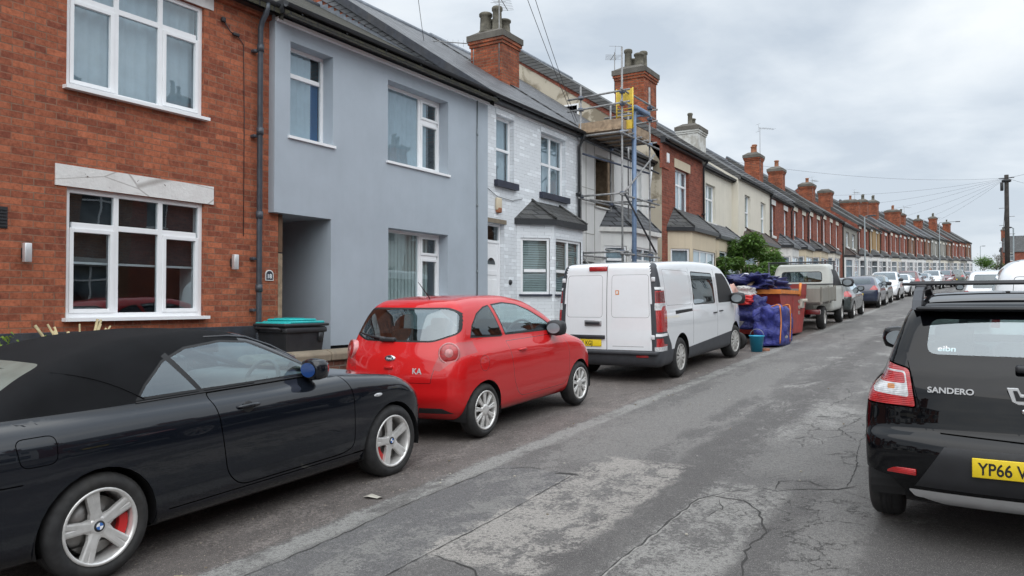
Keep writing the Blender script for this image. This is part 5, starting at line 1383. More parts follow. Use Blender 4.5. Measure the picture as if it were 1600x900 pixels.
def rowhouse(label, X, y0, y1, wall, eaves=5.2, wins=((.25, .95), (2.4, 3.4)), win_z=(3.65, 5.0), roof='slate_roof', bays=((.4, 2.6),), bay_mat='cream_render', bay_roof='old_slate_roof', lint='old_white_paint', chim=None, pitch=35, run=4.5, pots=2, pipe=True, door=None, bay_front=2,
             lod=0, aer=False, glass='house_glass', frame='upvc', side=None, gut='gutter_black', chim_h=1.1, chim_x=None, chim_d=(.8, .9), soldier=None, insides=('curtain',), lean=True, bay_top=2.75, chmat='chimney_brick', bay_h=.6):
    r, zb, ym = house('terraced_house', label, X, y0, y1)
    W = y1 - y0; h = W / 2
    holes = []; m = MB()
    for (a, b) in wins: holes.append((a - h, b - h, win_z[0], win_z[1]))
    dh = door
    if dh: holes.append((dh[0] - h, dh[1] - h, .02, 2.6))
    for q in bays: holes.append((q[0] - h + .03, q[1] - h - .03, -.5, 2.55))
    facade(m, -h, h, -.7, eaves, holes); body_walls(m, -h, h, eaves, run, pitch, 0)
    m.build('wall', [wall], r)
    zr = gable_roof(r, -h, h, eaves, run, pitch, roof); gutter(r, -h, h, eaves - .04, .16, gut, fascia='black_paint')
    for i, (a, b) in enumerate(wins):
        window(r, a - h, b - h, win_z[0], win_z[1], cols=(.5, .5) if b - a > .95 else (1.,), transom=.62 if b - a > .95 else None, rail=None if b - a > .95 else .5, sash=(), sill='old_white_paint', sill_h=.11, sill_w=.07, lintel=lint, lint_h=.24, inside=insides[i % len(insides)] if not lod else None, glass=glass if not lod else 'far_glass', lod=lod, frame=frame, sill_out=.15)
    if dh:
        window(r, dh[0] - h, dh[1] - h, .02, 2.6, transom=.8, frame=random.choice(['upvc', 'navy_paint', 'upvc', 'dark_wood']), glass='far_glass', sill=None, inside=None, lod=1, name='front_door', fw=.09, lintel=lint, lint_h=.18)
    for q in bays:
        bay(r, q[0] - h, q[1] - h, bay_top, .58, min(.45, (q[1] - q[0]) * .25), .8, 2.35, bay_h, bay_mat, frame, bay_roof, bay_front, lod=lod, glass=glass if not lod else 'far_glass', inside='curtain')
    if pipe: downpipe(r, h - .1, -.1, eaves - .06, x=.06, swan=.09)
    if chim is not None:
        cxx = -2.35 if chim_x is None else chim_x
        zc = eaves + (run - abs(-run - cxx)) * math.tan(R(pitch))
        ch = chimney(r, cxx, chim - h, zc - .9, zc + chim_h, chim_d[0], chim_d[1], pots, lod=lod, potmat='clay_pot' if random.random() < .4 else 'old_pot', mat=chmat)
        if aer: aerial(ch, cxx + .45, chim - h - .45, zc + .3, aer, .6 + random.random(), 6)
    return r
# ------------------------------------------------------------ the four near houses
def near_brick():
    r, zb, ym = house('terraced_house', 'red brick house with white framed windows at the left edge of the picture', -8.5, -4.4, 7.58, 5.4)
    Y = lambda y: y - ym; Z = lambda z: z - zb
    m = MB(); wl = (Y(4.62), Y(6.36), Z(1.53), Z(2.97)); wu = (Y(4.60), Y(6.34), Z(4.07), Z(5.50))
    facade(m, Y(-4.4), Y(7.58), Z(1.385), Z(5.86), [(*wl, .07), (*wu, .07), (Y(.9), Y(2.6), Z(1.53), Z(2.97)), (Y(.9), Y(2.6), Z(4.07), Z(5.5))])
    m.quad((0, Y(7.58), Z(1.385)), (-1.3, Y(7.58), Z(1.385)), (-1.3, Y(7.58), Z(3.2)), (0, Y(7.58), Z(3.2)))
    run = 4.6; zr = Z(5.86) + run * math.tan(R(31))
    bk = MB(); bk.box(-2 * run - .1, -2 * run, Y(-4.4), Y(7.4), -1, Z(5.86)); bk.build('back_wall', 'red_brick', r)
    for y in (Y(-4.4), Y(7.395)): m.add([(0, y, Z(5.86)), (-run, y, zr), (-2 * run, y, Z(5.86)), (-2 * run, y, Z(3.3)), (0, y, Z(3.3))], [(0, 1, 2, 3, 4)])
    m.build('wall', 'red_brick', r)
    p = MB(); p.box(-.02, .025, Y(-4.4), Y(7.58), -.6, Z(1.385)); p.build('plinth', 'plinth_paint', r, .006)
    cl = dict(cols=(.33, .345, .325), transom=.715, sash=((0, 'l'), (2, 'l')), sill_out=.13, x=-.045, back=.16)
    w = window(r, *wl, lintel='lintel_paint', lint_h=.235, lint_w=.13, inside=None, **cl)
    # half-drawn blind, rail and reveal strip seen through the lower window
    b = MB(); b.box(-.16, -.158, wl[0] + .05, wl[1] - .05, Z(2.16), Z(2.97)); b.build('roller_blind', 'interior', w)
    b = MB(); b.box(-.165, -.14, wl[0] + .05, wl[1] - .05, Z(2.135), Z(2.16)); b.build('blind_rail', 'upvc', w)
    b = MB(); b.box(-.42, -.13, wl[1] - .05, wl[1] - .03, Z(1.5), Z(2.97)); b.build('inner_reveal', 'upvc', w)
    window(r, *wu, lintel='lintel_paint', lint_h=.235, lint_w=.13, inside='curtain', **cl)
    for z0, z1 in ((1.53, 2.97), (4.07, 5.5)): window(r, Y(.9), Y(2.6), Z(z0), Z(z1), lintel='lintel_paint', lint_h=.235, lint_w=.13, inside='curtain', **cl)
    gable_roof(r, Y(-4.4), Y(7.4), Z(5.86), run, 31, 'mossy_tile_roof', .24); gutter(r, Y(-4.4), Y(7.36), Z(5.84), .22, fascia='black_paint')
    m = MB(); m.box(.003, .06, Y(-4.4), Y(7.39), Z(5.66), Z(5.86)); m.build('eaves_course', 'red_brick', r)
    # downpipe with swan neck
    m = MB(); y = Y(7.17)
    m.tube([(.22, y, Z(5.80)), (.22, y, Z(5.72)), (.20, y, Z(5.66)), (.12, y - .0, Z(5.56)), (.09, y, Z(5.46)), (.09, y, Z(1.0)), (.09, y, .05)], .038, 12)
    for z in (5.2, 4.05, 2.9, 1.9): m.tube([(.09, y, Z(z) - .05), (.09, y, Z(z) + .05)], .048, 12)
    for z in (5.15, 3.98, 2.3, 1.6): m.rbox(.0, .08, y - .09, y - .03, Z(z) - .02, Z(z) + .02, .006)
    m.build('downpipe', 'pipe_grey', r)
    for yy, zz in ((4.19, 2.22), (6.80, 2.24)):
        m = MB(); m.rbox(.0, .03, Y(yy) - .035, Y(yy) + .035, Z(zz) - .06, Z(zz) + .05, .006, mi=1); m.rbox(.035, .10, Y(yy) - .04, Y(yy) + .03, Z(zz) - .10, Z(zz) + .10, .008); m.build('wall_lamp', ['satin_metal', 'black_plastic'], r)
    m = MB(); m.box(-.002, .012, Y(3.70), Y(4.02), Z(2.46), Z(2.68)); 
    for k in range(6): m.box(.010, .022, Y(3.71), Y(4.01), Z(2.475) + k * .034, Z(2.49) + k * .034)
    m.build('air_vent', 'black_plastic', r)
    m = MB(); n = 10; cy, cz = Y(7.42), Z(2.03)
    pl = [(cy - .07, cz - .02), (cy + .07, cz - .02)] + [(cy + .07 * math.cos(a), cz + .07 + .06 * math.sin(a)) for a in np.linspace(0, PI, n)]
    m.prism(pl, .0, .012, 'yz'); pq = m.build('number_plaque', 'plate_white', r)
    m = MB(); m.prism([(cy + (a - cy) * .84, cz + .04 + (b - cz - .04) * .84) for a, b in pl], .008, .0135, 'yz'); m.build('plaque_field', 'navy_paint', pq)
    text('lettering', '18', .085, 'white_letter', pq, (.0145, cy - .047, cz + .012), (PI / 2, 0, PI / 2), .0006, .002)
    m = MB(); m.tube([(.02, Y(6.62), Z(5.42)), (.02, Y(6.68), Z(5.36)), (.03, Y(6.72), Z(5.30)), (.03, Y(6.80), Z(5.29))], .008, 6); m.rbox(.01, .05, Y(6.58), Y(6.64), Z(5.40), Z(5.46), .01); m.rbox(.01, .05, Y(6.76), Y(6.86), Z(5.27), Z(5.31), .01)
    m.tube([(.012, Y(6.86), Z(5.28)), (.012, Y(6.95), Z(5.2)), (.012, Y(6.97), Z(4.2)), (.012, Y(6.97), Z(2.6))], .005, 5); m.build('wall_cable', 'wire_black', r)
    chimney(r, -4.6, Y(1.5), Z(7.4), Z(9.6), pots=2)

def near_grey():
    r, zb, ym = house('terraced_house', 'smooth grey rendered house with a recessed entrance, behind the red hatchback', -8.38, 7.4, 12.84, 10.2)
    Y = lambda y: y - ym; Z = lambda z: z - zb
    m = MB(); W1 = (Y(7.68), Y(8.53), Z(4.08), Z(5.44)); W2 = (Y(9.80), Y(11.50), Z(4.06), Z(5.42)); W3 = (Y(9.82), Y(11.50), Z(1.63), Z(2.95))
    rec = (Y(7.60), Y(8.50), Z(0.5), Z(2.965))
    facade(m, Y(7.4), Y(12.84), Z(1.05), Z(5.80), [(*W1, .22), (*W2, .22), (*W3, .22), (Y(7.4), Y(8.5), Z(1.05), Z(2.965), .0)])
    m.quad((0, Y(8.5), Z(.7)), (-1.6, Y(8.5), Z(.7)), (-1.6, Y(8.5), Z(2.965)), (0, Y(8.5), Z(2.965)))        # right wall of the recess
    m.quad((0, Y(7.4), Z(2.965)), (0, Y(8.5), Z(2.965)), (-1.6, Y(8.5), Z(2.965)), (-1.6, Y(7.4), Z(2.965)))
    m.quad((0, Y(7.4), Z(2.965)), (-.14, Y(7.4), Z(2.965)), (-.14, Y(7.4), Z(5.86)), (0, Y(7.4), Z(5.86)))
    m.quad((0, Y(12.84), Z(1.05)), (-.14, Y(12.84), Z(1.05)), (-.14, Y(12.84), Z(5.86)), (0, Y(12.84), Z(5.86)))
    m.quad((0, Y(8.5), Z(1.05)), (-.1, Y(8.5), Z(1.05)), (-.1, Y(12.84), Z(1.05)), (0, Y(12.84), Z(1.05)))
    run = 4.72; zr = Z(5.8) + run * math.tan(R(31))
    bk = MB(); bk.box(-9.5, -9.4, Y(7.41), Y(12.83), -1, Z(5.8)); bk.build('back_wall', 'grey_render', r)
    m.build('wall', 'grey_render', r)
    p = MB(); p.quad((-.08, Y(8.52), -.6), (-.08, Y(12.84), -.6), (-.08, Y(12.84), Z(1.06)), (-.08, Y(8.52), Z(1.06))); p.quad((-.08, Y(8.52), -.6), (-1.6, Y(8.52), -.6), (-1.6, Y(8.52), Z(.75)), (-.08, Y(8.52), Z(.75))); p.build('plinth', 'plinth_paint', r)
    # entrance at the back of the recess
    d = MB(); d.box(-1.62, -1.55, Y(7.6), Y(8.5), Z(.3), Z(2.96)); dd = d.build('front_door', 'dark_wood', r)
    d = MB(); d.box(-.22, -.12, Y(7.585), Y(7.66), Z(.7), Z(2.40)); d.build('gate_post', 'bare_wood', r); d = MB(); d.box(-.22, -.12, Y(7.585), Y(7.66), Z(2.42), Z(2.96)); d.build('gate_head', 'dark_wood', r)
    window(r, *W1, x=-.205, transom=.70, sash=(), inside='curtain', curt=(0, .72), sill_out=.24, back=.06, fw=.05)
    window(r, *W2, x=-.205, cols=(.66, .34), transom=.68, transcols=(1,), sash=((1, 'l'), (1, 'u')), inside='curtain', curt=(0, .80), sill_out=.24, back=.06, fw=.05)
    window(r, *W3, x=-.205, cols=(.66, .34), transom=.68, transcols=(1,), sash=((1, 'l'), (1, 'u')), inside='vertical', curt=(0, .84), sill_out=.24, back=.06, fw=.05)
    c = MB(); a, b = W1[0], W1[1]; c.box(-.262, -.258, a + (b - a) * .73, a + (b - a) * .92, W1[2], W1[3] - .4); c.build('curtain', 'blue_curtain', r)
    gable_roof(r, Y(7.41), Y(12.83), Z(5.82), run, 30, 'mossy_tile_roof', .26)
    m = MB(); m.box(.0, .06, Y(7.4), Y(12.84), Z(5.655), Z(5.70)); m.build('verge_trim', 'upvc', r)
    gutter(r, Y(7.38), Y(12.84), Z(5.845), .24, fascia='black_paint')
    m = MB(); m.tube([(.02, Y(12.44), Z(5.76)), (.02, Y(12.44), Z(1.1))], .012, 6)
    for z in (5.0, 3.6, 2.3): m.tube([(.02, Y(12.44), Z(z) - .03), (.02, Y(12.44), Z(z) + .03)], .018, 6)
    m.build('cable_conduit', 'lamp_post_grey', r)

def near_white():
    r, zb, ym = house('terraced_house', 'white painted brick house with a white panelled front door and dark sills', -8.46, 12.84, 17.12, 15.0)
    Y = lambda y: y - ym; Z = lambda z: z - zb
    zE = 5.98
    m = MB(); D = (Y(12.93), Y(13.60), Z(.72), Z(3.33)); W1 = (Y(13.28), Y(13.98), Z(4.22), Z(5.58)); W2 = (Y(15.17), Y(16.38), Z(4.20), Z(5.58))
    B = (Y(14.15), Y(16.68), -.5, Z(3.1))
    facade(m, Y(12.84), Y(17.12), -.7, Z(zE), [D, W1, W2, B], .10)
    run, pt = 4.65, 34; zr = Z(zE) + run * math.tan(R(pt))
    bk = MB(); bk.box(-2 * run - .1, -2 * run, Y(12.85), Y(17.1), -1, Z(zE)); bk.build('back_wall', 'painted_brick', r)
    m.build('wall', 'painted_brick', r)
    g = MB(); g.add([(0, Y(12.845), Z(5.0)), (0, Y(12.845), Z(zE)), (-run, Y(12.845), zr), (-2 * run, Y(12.845), Z(zE)), (-2 * run, Y(12.845), Z(5.0))], [(0, 1, 2, 3, 4)]); g.build('gable_wall', 'chimney_brick', r)
    # stepped lead flashing along the lower roof
    l = MB(); t30 = math.tan(R(30))
    for k in range(24):
        x = -.25 - k * .185; z = Z(5.82) + .07 - x * t30 + .02; h = .20
        l.box(x - .185, x, Y(12.832), Y(12.842), z + .0, z + h)
        l.add([(x - .185, Y(12.70), z - .02 + .107), (x, Y(12.70), z - .02), (x, Y(12.84), z - .01), (x - .185, Y(12.84), z - .01 + .107)], [(0, 1, 2, 3)])
    l.build('lead_flashing', 'lead', r)
    gable_roof(r, Y(12.80), Y(17.12), Z(zE), run, pt, 'slate_roof', .22)
    tn = math.tan(R(pt)); v = MB()
    v.add([(.30, Y(12.72), Z(zE) - .30 * tn - .10), (.30, Y(12.72), Z(zE) - .30 * tn + .10), (-run, Y(12.72), zr + .10), (-run, Y(12.72), zr - .10), (.30, Y(12.84), Z(zE) - .30 * tn - .10), (.30, Y(12.84), Z(zE) - .30 * tn + .10), (-run, Y(12.84), zr + .10), (-run, Y(12.84), zr - .10)],
          [(0, 1, 2, 3), (4, 5, 6, 7), (0, 4, 5, 1), (1, 5, 6, 2), (0, 3, 7, 4)]); v.build('bargeboard', 'plinth_paint', r)
    gutter(r, Y(12.8), Y(17.2), Z(zE) - .09, .22, fascia='black_paint')
    m = MB(); m.box(.002, .03, Y(12.84), Y(17.1), Z(zE) - .26, Z(zE) - .2); m.build('eaves_trim', 'upvc', r)
    front_door(r, D[0], D[1], D[2], Z(2.93), D[3])
    for w, c in ((W1, 1), (W2, 2)):
        window(r, *w, cols=(1.,) if c == 1 else (.5, .5), transom=None if c == 1 else .5, rail=.5 if c == 1 else None, sill='navy_paint', sill_h=.13, sill_w=.08, sill_out=.19, inside='curtain', curt=(.0, 1) if c == 1 else (.05, 1))
        s = MB(); s.box(.002, .02, w[0] - .03, w[1] + .03, w[3] + .005, w[3] + .13); s.build('header_course', 'painted_brick', r)
    s = MB(); s.box(.002, .025, D[0] - .03, D[1] + .05, D[3] + .004, D[3] + .09); s.build('door_header', 'stone_cap', r)
    bay(r, Y(14.1), Y(16.72), Z(3.47), .58, .60, Z(1.88), Z(3.10), .50, 'painted_brick', 'upvc', 'old_slate_roof', 2, .42, inside='blind', flare=.10, sillm='navy_paint')
    # alarm box, knocker, downpipe
    m = MB(); m.rbox(.0, .07, Y(13.23), Y(13.42), Z(3.60), Z(3.86), .03, 3); m.rbox(.0, .075, Y(13.25), Y(13.40), Z(3.55), Z(3.66), .02, 2, mi=1); m.build('alarm_box', ['beige_render', 'clay_pot'], r)
    m = MB(); m.lathe([(0, .03), (.05, .025), (.06, 0)], 'x', 16, c=(0, Y(13.83), Z(2.13))); m.build('doorbell', 'black_plastic', r)
    m = MB(); m.tube([(.02, Y(12.9), Z(4.02)), (.02, Y(13.3), Z(3.88)), (.02, Y(13.9), Z(3.86)), (.03, Y(14.3), Z(3.95))], .006, 5); m.build('wall_cable', 'wire_black', r)
    downpipe(r, Y(16.98), 0, Z(5.86), x=.07, swan=.14)
    ch = chimney(r, -2.5, Y(17.15), Z(6.9), Z(8.75), .98, .86, 4, rows=2, poth=.52, potr=.16)
    aerial(ch, -2.1, Y(16.72), Z(7.6), 2.1, 1.9, 9, 1.0)
    m = MB()
    for zz, L, in ((8.55, 1.25), (8.1, .7)):
        m.tube([(-2.9, Y(16.75), Z(zz)), (-2.9 - L * .7, Y(16.75 - L * .6), Z(zz) + .02)], .013, 6)
        for k in range(7): q = .25 + k * .12; p = (-2.9 - L * .7 * q / 1., Y(16.75 - L * .6 * q), Z(zz)); m.tube([(p[0] - .0, p[1], p[2] - .09), (p[0], p[1], p[2] + .09)], .004, 4)
    m.tube([(-2.9, Y(16.72), Z(7.9)), (-2.9, Y(16.72), Z(8.7))], .014, 6); m.build('tv_aerial', 'galv', ch)

def near_scaffold_house():
    r, zb, ym = house('terraced_house', 'white boarded house behind the scaffolding, one upper window missing its glass', -8.46, 17.12, 21.9, 19.5)
    Y = lambda y: y - ym; Z = lambda z: z - zb; zE = 6.02
    m = MB(); W1 = (Y(18.06), Y(19.26), Z(4.20), Z(5.56)); W2 = (Y(20.62), Y(21.24), Z(4.25), Z(5.60)); B = (Y(18.45), Y(21.5), -.5, Z(3.3)); P = (Y(17.2), Y(18.0), -.5, Z(2.75))
    facade(m, Y(17.12), Y(21.9), -.7, Z(zE), [(*W1, .2), W2, B, (*P, 1.2)], .12)
    run, pt = 4.65, 34
    bk = MB(); bk.box(-2 * run - .1, -2 * run, Y(17.13), Y(21.9), -1, Z(zE)); bk.build('back_wall', 'white_board', r)
    m.build('wall', 'white_board', r)
    s = MB()
    for y in (17.5, 18.0, 20.4): s.box(.001, .008, Y(y) - .006, Y(y) + .006, Z(2.8), Z(5.9))
    for z in (3.45, 4.6): s.box(.001, .007, Y(17.2), Y(18.0), Z(z), Z(z) + .01)
    s.build('board_joint', 'pebble_render', r)
    gable_roof(r, Y(17.12), Y(21.9), Z(zE), run, pt, 'slate_roof', .22); gutter(r, Y(17.2), Y(21.9), Z(zE) - .09, .22, fascia='black_paint')
    w = window(r, W1[0], W1[1], W1[2], W1[3], x=-.16, frame='bare_wood', glass='car_glass', inside=None, sill='old_white_paint', fw=.045, sill_out=.22)
    for c in list(w.children):
        if c.name.startswith('pane'): bpy.data.objects.remove(c)
    b = MB(); b.box(-.6, -.1, W1[1] - .06, W1[1] - .04, W1[2], W1[3]); b.box(-.14, -.10, W1[1] - .20, W1[1] - .06, W1[2], W1[3]); b.build('timber_lining', 'bare_wood', w)
    w2 = window(r, *W2, sill='old_white_paint', sill_h=.10, inside='curtain')
    b = MB(); b.box(.0, .03, W2[0] + .04, W2[0] + .09, W2[2], W2[3], mtx=Matrix.Translation((-.05, 0, 0)) @ Matrix.Rotation(R(7), 4, 'Y')); b.build('open_sash', 'upvc', w2)
    bay(r, Y(18.4), Y(21.55), Z(3.66), .58, .55, Z(2.0), Z(3.2), .72, 'white_board', 'upvc', 'slate_roof', 2, .7, inside='curtain', top='old_white_paint')
    g = MB(); g.box(-.25, -.2, P[0], P[1], -.3, Z(2.7)); g.build('passage_gate', 'black_paint', r)

def near_tall():
    r, zb, ym = house('terraced_house', 'taller brick house with a beige bay and cream stained gable above the scaffolding', -8.08, 21.9, 25.9, 23.9)
    Y = lambda y: y - ym; Z = lambda z: z - zb; zE = 6.72; run, pt = 5.05, 34.0
    m = MB(); W = (Y(23.10), Y(24.42), Z(4.47), Z(5.93)); B = (Y(22.45), Y(25.8), -.5, Z(3.5))
    facade(m, Y(21.9), Y(25.9), -.7, Z(zE), [W, B], .12); m.quad((-2 * run, Y(21.91), -1), (-2 * run, Y(25.9), -1), (-2 * run, Y(25.9), Z(zE)), (-2 * run, Y(21.91), Z(zE)))
    y1 = Y(25.9); zr = Z(zE) + run * math.tan(R(pt)); m.add([(0, y1, Z(5)), (0, y1, Z(zE)), (-run, y1, zr), (-2 * run, y1, Z(zE)), (-2 * run, y1, Z(5))], [(0, 1, 2, 3, 4)])
    m.build('wall', 'terrace_brick', r)
    y0 = Y(21.9); g = MB(); lo = .36
    gw = (-3.95, -3.45, Z(7.62), Z(8.1))
    g.add([(.0, y0, -.7), (.0, y0, Z(zE) - lo - .5), (-.5, y0, Z(zE) - lo + .3), (-run, y0, zr - .1), (-2 * run, y0, Z(zE) - lo), (-2 * run, y0, -.7)], [(0, 1, 2, 3, 4, 5)]); g.build('gable_wall', 'gable_render', r)
    g = MB(); tn = math.tan(R(pt)); g.add([(.02, y0 - .02, Z(zE) - .36), (.02, y0 - .02, Z(zE) - .02), (-run, y0 - .02, zr - .02), (-run, y0 - .02, zr - .38)], [(0, 1, 2, 3)]); g.box(-.05, .03, y0 - .03, y0 + .6, Z(5.75), Z(6.5)); g.build('gable_brickwork', 'terrace_brick', r)
    T = Matrix(((0, 1, 0, 0), (-1, 0, 0, y0), (0, 0, 1, 0), (0, 0, 0, 1)))
    T = Matrix(((0, 1, 0, 0), (-1, 0, 0, y0 - .03), (0, 0, 1, 0), (0, 0, 0, 1)))
    window(r, -3.35, -2.75, Z(7.0), Z(8.05), x=0., mtx=T, transom=.6, glass='far_glass', inside=None, sill=None, name='gable_window')
    gable_roof(r, Y(21.82), Y(25.9), Z(zE), run, pt, 'old_slate_roof', .22); gutter(r, Y(21.8), Y(25.95), Z(zE) - .12, .22, fascia='black_paint', r=.07)
    window(r, *W, cols=(.5, .5), transom=.66, sill='old_white_paint', sill_h=.12, sill_out=.17, lintel='beige_render', lint_h=.28, inside='curtain', back=.1)
    bay(r, Y(22.4), Y(25.85), Z(3.98), .60, .5, Z(2.1), Z(3.35), .66, 'beige_render', 'upvc', 'old_slate_roof', 3, .5, inside='curtain', ends=(0, 1, 2))
    downpipe(r, Y(25.78), 0, Z(6.6), x=.07)
    m = MB(); m.rbox(.0, .06, Y(22.25), Y(22.45), Z(5.95), Z(6.25), .02); m.build('alarm_box', 'upvc', r)
    ch = chimney(r, -1.05, Y(22.48), Z(6.2), Z(8.9), .95, 1.05, 4, rows=2, poth=.5, potr=.15, mat='chimney_brick')
    aerial(ch, -1.55, Y(21.98), Z(8.2), 1.3, 2.2, 6, .6)

near_brick(); near_grey(); near_white(); near_scaffold_house(); near_tall()
# ------------------------------------------------------------ the rest of the terrace, front to back
def chimney_only(): pass
rowhouse('cream rendered house with one tall upper window and a mottled white chimney', -8.40, 25.9, 30.7, 'cream_render', 5.45, ((1.35, 2.55),), (3.45, 4.85), 'old_slate_roof', ((.5, 4.4),), 'beige_render', 'slate_roof', None, None, side=None, bay_front=3, bay_top=2.85, pipe=False)
rowhouse('cream house with two narrow upper windows and a brown tiled bay roof', -8.15, 30.7, 36.15, 'cream_render', 5.4, ((1.0, 1.9), (3.7, 4.6)), (3.35, 4.75), 'old_slate_roof', ((.6, 4.9),), 'beige_render', 'brown_tile_roof', None, 1.4, pots=2, bay_front=3, bay_top=2.8, chim_h=.75, chmat='mottled_white', chim_d=(.9, 1.15))
rowhouse('dark red brick house adjoining the cream pair, with a white bay under blue slates', -8.2, 36.15, 41.0, 'terrace_brick', 5.15, ((.5, 1.25), (3.2, 3.95)), (3.25, 4.7), 'old_slate_roof', ((1.7, 4.2),), 'old_white_paint', 'slate_roof', 'old_white_paint', None, bay_top=2.85)
rowhouse('red brick house second after the cream houses, with a peach coloured bay', -8.2, 41.0, 45.4, 'terrace_brick', 5.15, ((.7, 1.6), (3.0, 3.8)), (3.25, 4.75), 'slate_roof', ((.3, 3.2),), 'beige_render', 'slate_roof', 'cream_render', 2.0, pots=2, aer=2.4, bay_top=2.8, chim_h=1.25)
rowhouse('red brick house third after the cream houses, with a dark roofed yellow bay', -8.2, 45.4, 49.8, 'terrace_brick', 5.2, ((.7, 1.6), (3.0, 3.8)), (3.25, 4.75), 'old_slate_roof', ((.3, 3.6),), 'beige_render', 'old_slate_roof', 'cream_render', 3.2, pots=1, bay_top=2.8, chim_h=1.1)
rowhouse('red brick house fourth after the cream houses, adjoining the grey pebbledashed one', -8.2, 49.8, 57.5, 'terrace_brick', 5.2, ((.8, 1.6), (3.0, 3.8), (5.2, 6.0)), (3.2, 4.75), 'old_slate_roof', ((.6, 3.4),), 'cream_render', 'brown_tile_roof', 'cream_render', None, bay_top=2.7, door=(5.6, 6.5))
rowhouse('grey pebbledashed house with two pale upper windows among red brick ones', -8.2, 57.5, 63.6, 'pebble_render', 4.85, ((1.3, 2.5), (3.8, 5.0)), (3.3, 4.35), 'old_slate_roof', ((.6, 3.4),), 'white_masonry', 'brown_tile_roof', None, .1, chim_d=(.9, .95), pots=1, aer=1.2, bay_top=2.6, door=(4.2, 5.1), chim_h=1.2)
FARS = [
 ('terrace_brick', 'white_masonry', 'old_slate_roof', 'red brick house directly past the grey pebbledashed house, with a white bay', 0, 5.15, 'chimney_brick'),
 ('buff_brick_paint', 'white_masonry', 'old_slate_roof', 'ochre fronted house with white upper window frames, between red brick houses', None, 5.15, 'chimney_brick'),
 ('terrace_brick', 'white_masonry', 'old_slate_roof', 'orange-red brick house with a broad white bay past the ochre house', 1, 5.3, 'chimney_brick'),
 ('terrace_brick', 'cream_render', 'slate_roof', 'red brick house with a white door and pale green-cream bay', 2, 5.3, 'chimney_brick'),
 ('terrace_brick', 'white_masonry', 'slate_roof', 'red brick house with the broad twin-potted stack near mid terrace', 2, 5.3, 'chimney_brick'),
 ('brown_brick', 'white_masonry', 'old_slate_roof', 'brown brick house with tall narrow windows beyond the mid terrace stack', None, 5.3, 'chimney_brick'),
 ('terrace_brick', 'white_masonry', 'old_slate_roof', 'red brick house just before the pale rendered far houses', 2, 5.35, 'chimney_brick'),
 ('brown_brick', 'cream_render', 'slate_roof', 'brown house with a light blue door far along the terrace', 2, 5.35, 'chimney_brick'),
 ('pebble_render', 'white_masonry', 'slate_roof', 'pale grey rendered house, nearer of the two far grey ones', None, 5.4, 'chimney_brick'),
 ('pebble_render', 'cream_render', 'old_slate_roof', 'pale grey rendered house, farther of the two far grey ones', 2, 5.4, 'chimney_brick'),
 ('brown_brick', 'pebble_render', 'old_slate_roof', 'brown brick house past the far grey pair with a grey bay', None, 5.4, 'chimney_brick'),
 ('terrace_brick', 'cream_render', 'old_slate_roof', 'red brick house last but two before the end of the terrace', 2, 5.5, 'chimney_brick'),
 ('terrace_brick', 'pebble_render', 'old_slate_roof', 'red brick house last but one before the end of the terrace', None, 5.5, 'chimney_brick'),
 ('brown_brick', 'white_masonry', 'old_slate_roof', 'brick end house closing the far end of the terrace with a white corner bay', 1, 5.6, 'chimney_brick')]
y = 63.6
for i, (wall, bm_, rf, lab, ch, ev, cm) in enumerate(FARS):
    w = 5.1
    rowhouse(lab, -8.2 + .06 * math.sin(i * 2.3), y, y + w, wall, ev, ((.7, 1.55), (3.2, 4.1)), (3.3, 4.8), rf, ((.4, 3.1),), bm_, 'old_slate_roof', 'old_white_paint' if i % 3 else 'cream_render', .4 if ch is not None else None, pots=ch or 0, lod=1, door=(3.6, 4.5), bay_top=2.75, chim_h=[1.0, 1.35, .8, 1.2, 1.5, .9, 1.1][i % 7], chim_d=(1.5 if i in (2, 6) else .9, .9), chmat=cm, aer=[0, 0, 1.3, 0, 0, 1.1, 0, 1.5, 0, 0, 0, 1.2, 0, 0][i], run=4.3)
    y += w
END_Y = y
# a terrace across the street: only its far roofs show at the right edge, the near part is mirrored in glass and paint
OG = 'terraced houses across the street'
def opposite(label, X, y0, y1, wall, lod=1):
    r, zb, ym = house('terraced_house', label, X, y0, y1, group=OG); h = (y1 - y0) / 2
    m = MB(); wins = [(-h + .5, -h + 1.7, 3.6, 5.0), (h - 1.5, h - .6, 3.6, 5.0), (-h + .5, -h + 2.3, .8, 2.4)]
    facade(m, -h, h, -.8, 5.3, wins, .1); body_walls(m, -h, h, 5.3, 4.4, 35, 0); m.build('wall', wall, r); gable_roof(r, -h, h, 5.3, 4.4, 35, 'old_slate_roof')
    for q in wins: window(r, *q, cols=(.5, .5) if q[1] - q[0] > 1.1 else (1.,), transom=.65, sill='old_white_paint', lintel='old_white_paint', lod=1, glass='far_glass')
    window(r, h - 1.7, h - .7, .0, 2.5, transom=.8, glass='far_glass', sill=None, inside=None, lod=1, name='front_door', fw=.1)
    chimney(r, -4.4, -h + .3, 7.6, 9.7, pots=2, lod=1)
    r.rotation_euler.z += PI
    return r
for i in range(4): rowhouse('terraced brick house behind the camera on the left side of the street', -8.4, -9.4 - i * 5, -4.4 - i * 5, ['terrace_brick', 'white_masonry', 'brown_brick', 'red_brick'][i], 5.3, ((.7, 1.7), (3.2, 4.2)), (3.4, 4.9), 'old_slate_roof', ((.4, 3.0),), 'cream_render', chim=.2, lod=1, door=(3.6, 4.5))
walls = ['red_brick', 'white_masonry', 'terrace_brick', 'brown_brick', 'terrace_brick']
for i in range(19): opposite('terraced house across the street, opposite the parked cars', 8.2, -29 + i * 5, -24 + i * 5, walls[i % 5])
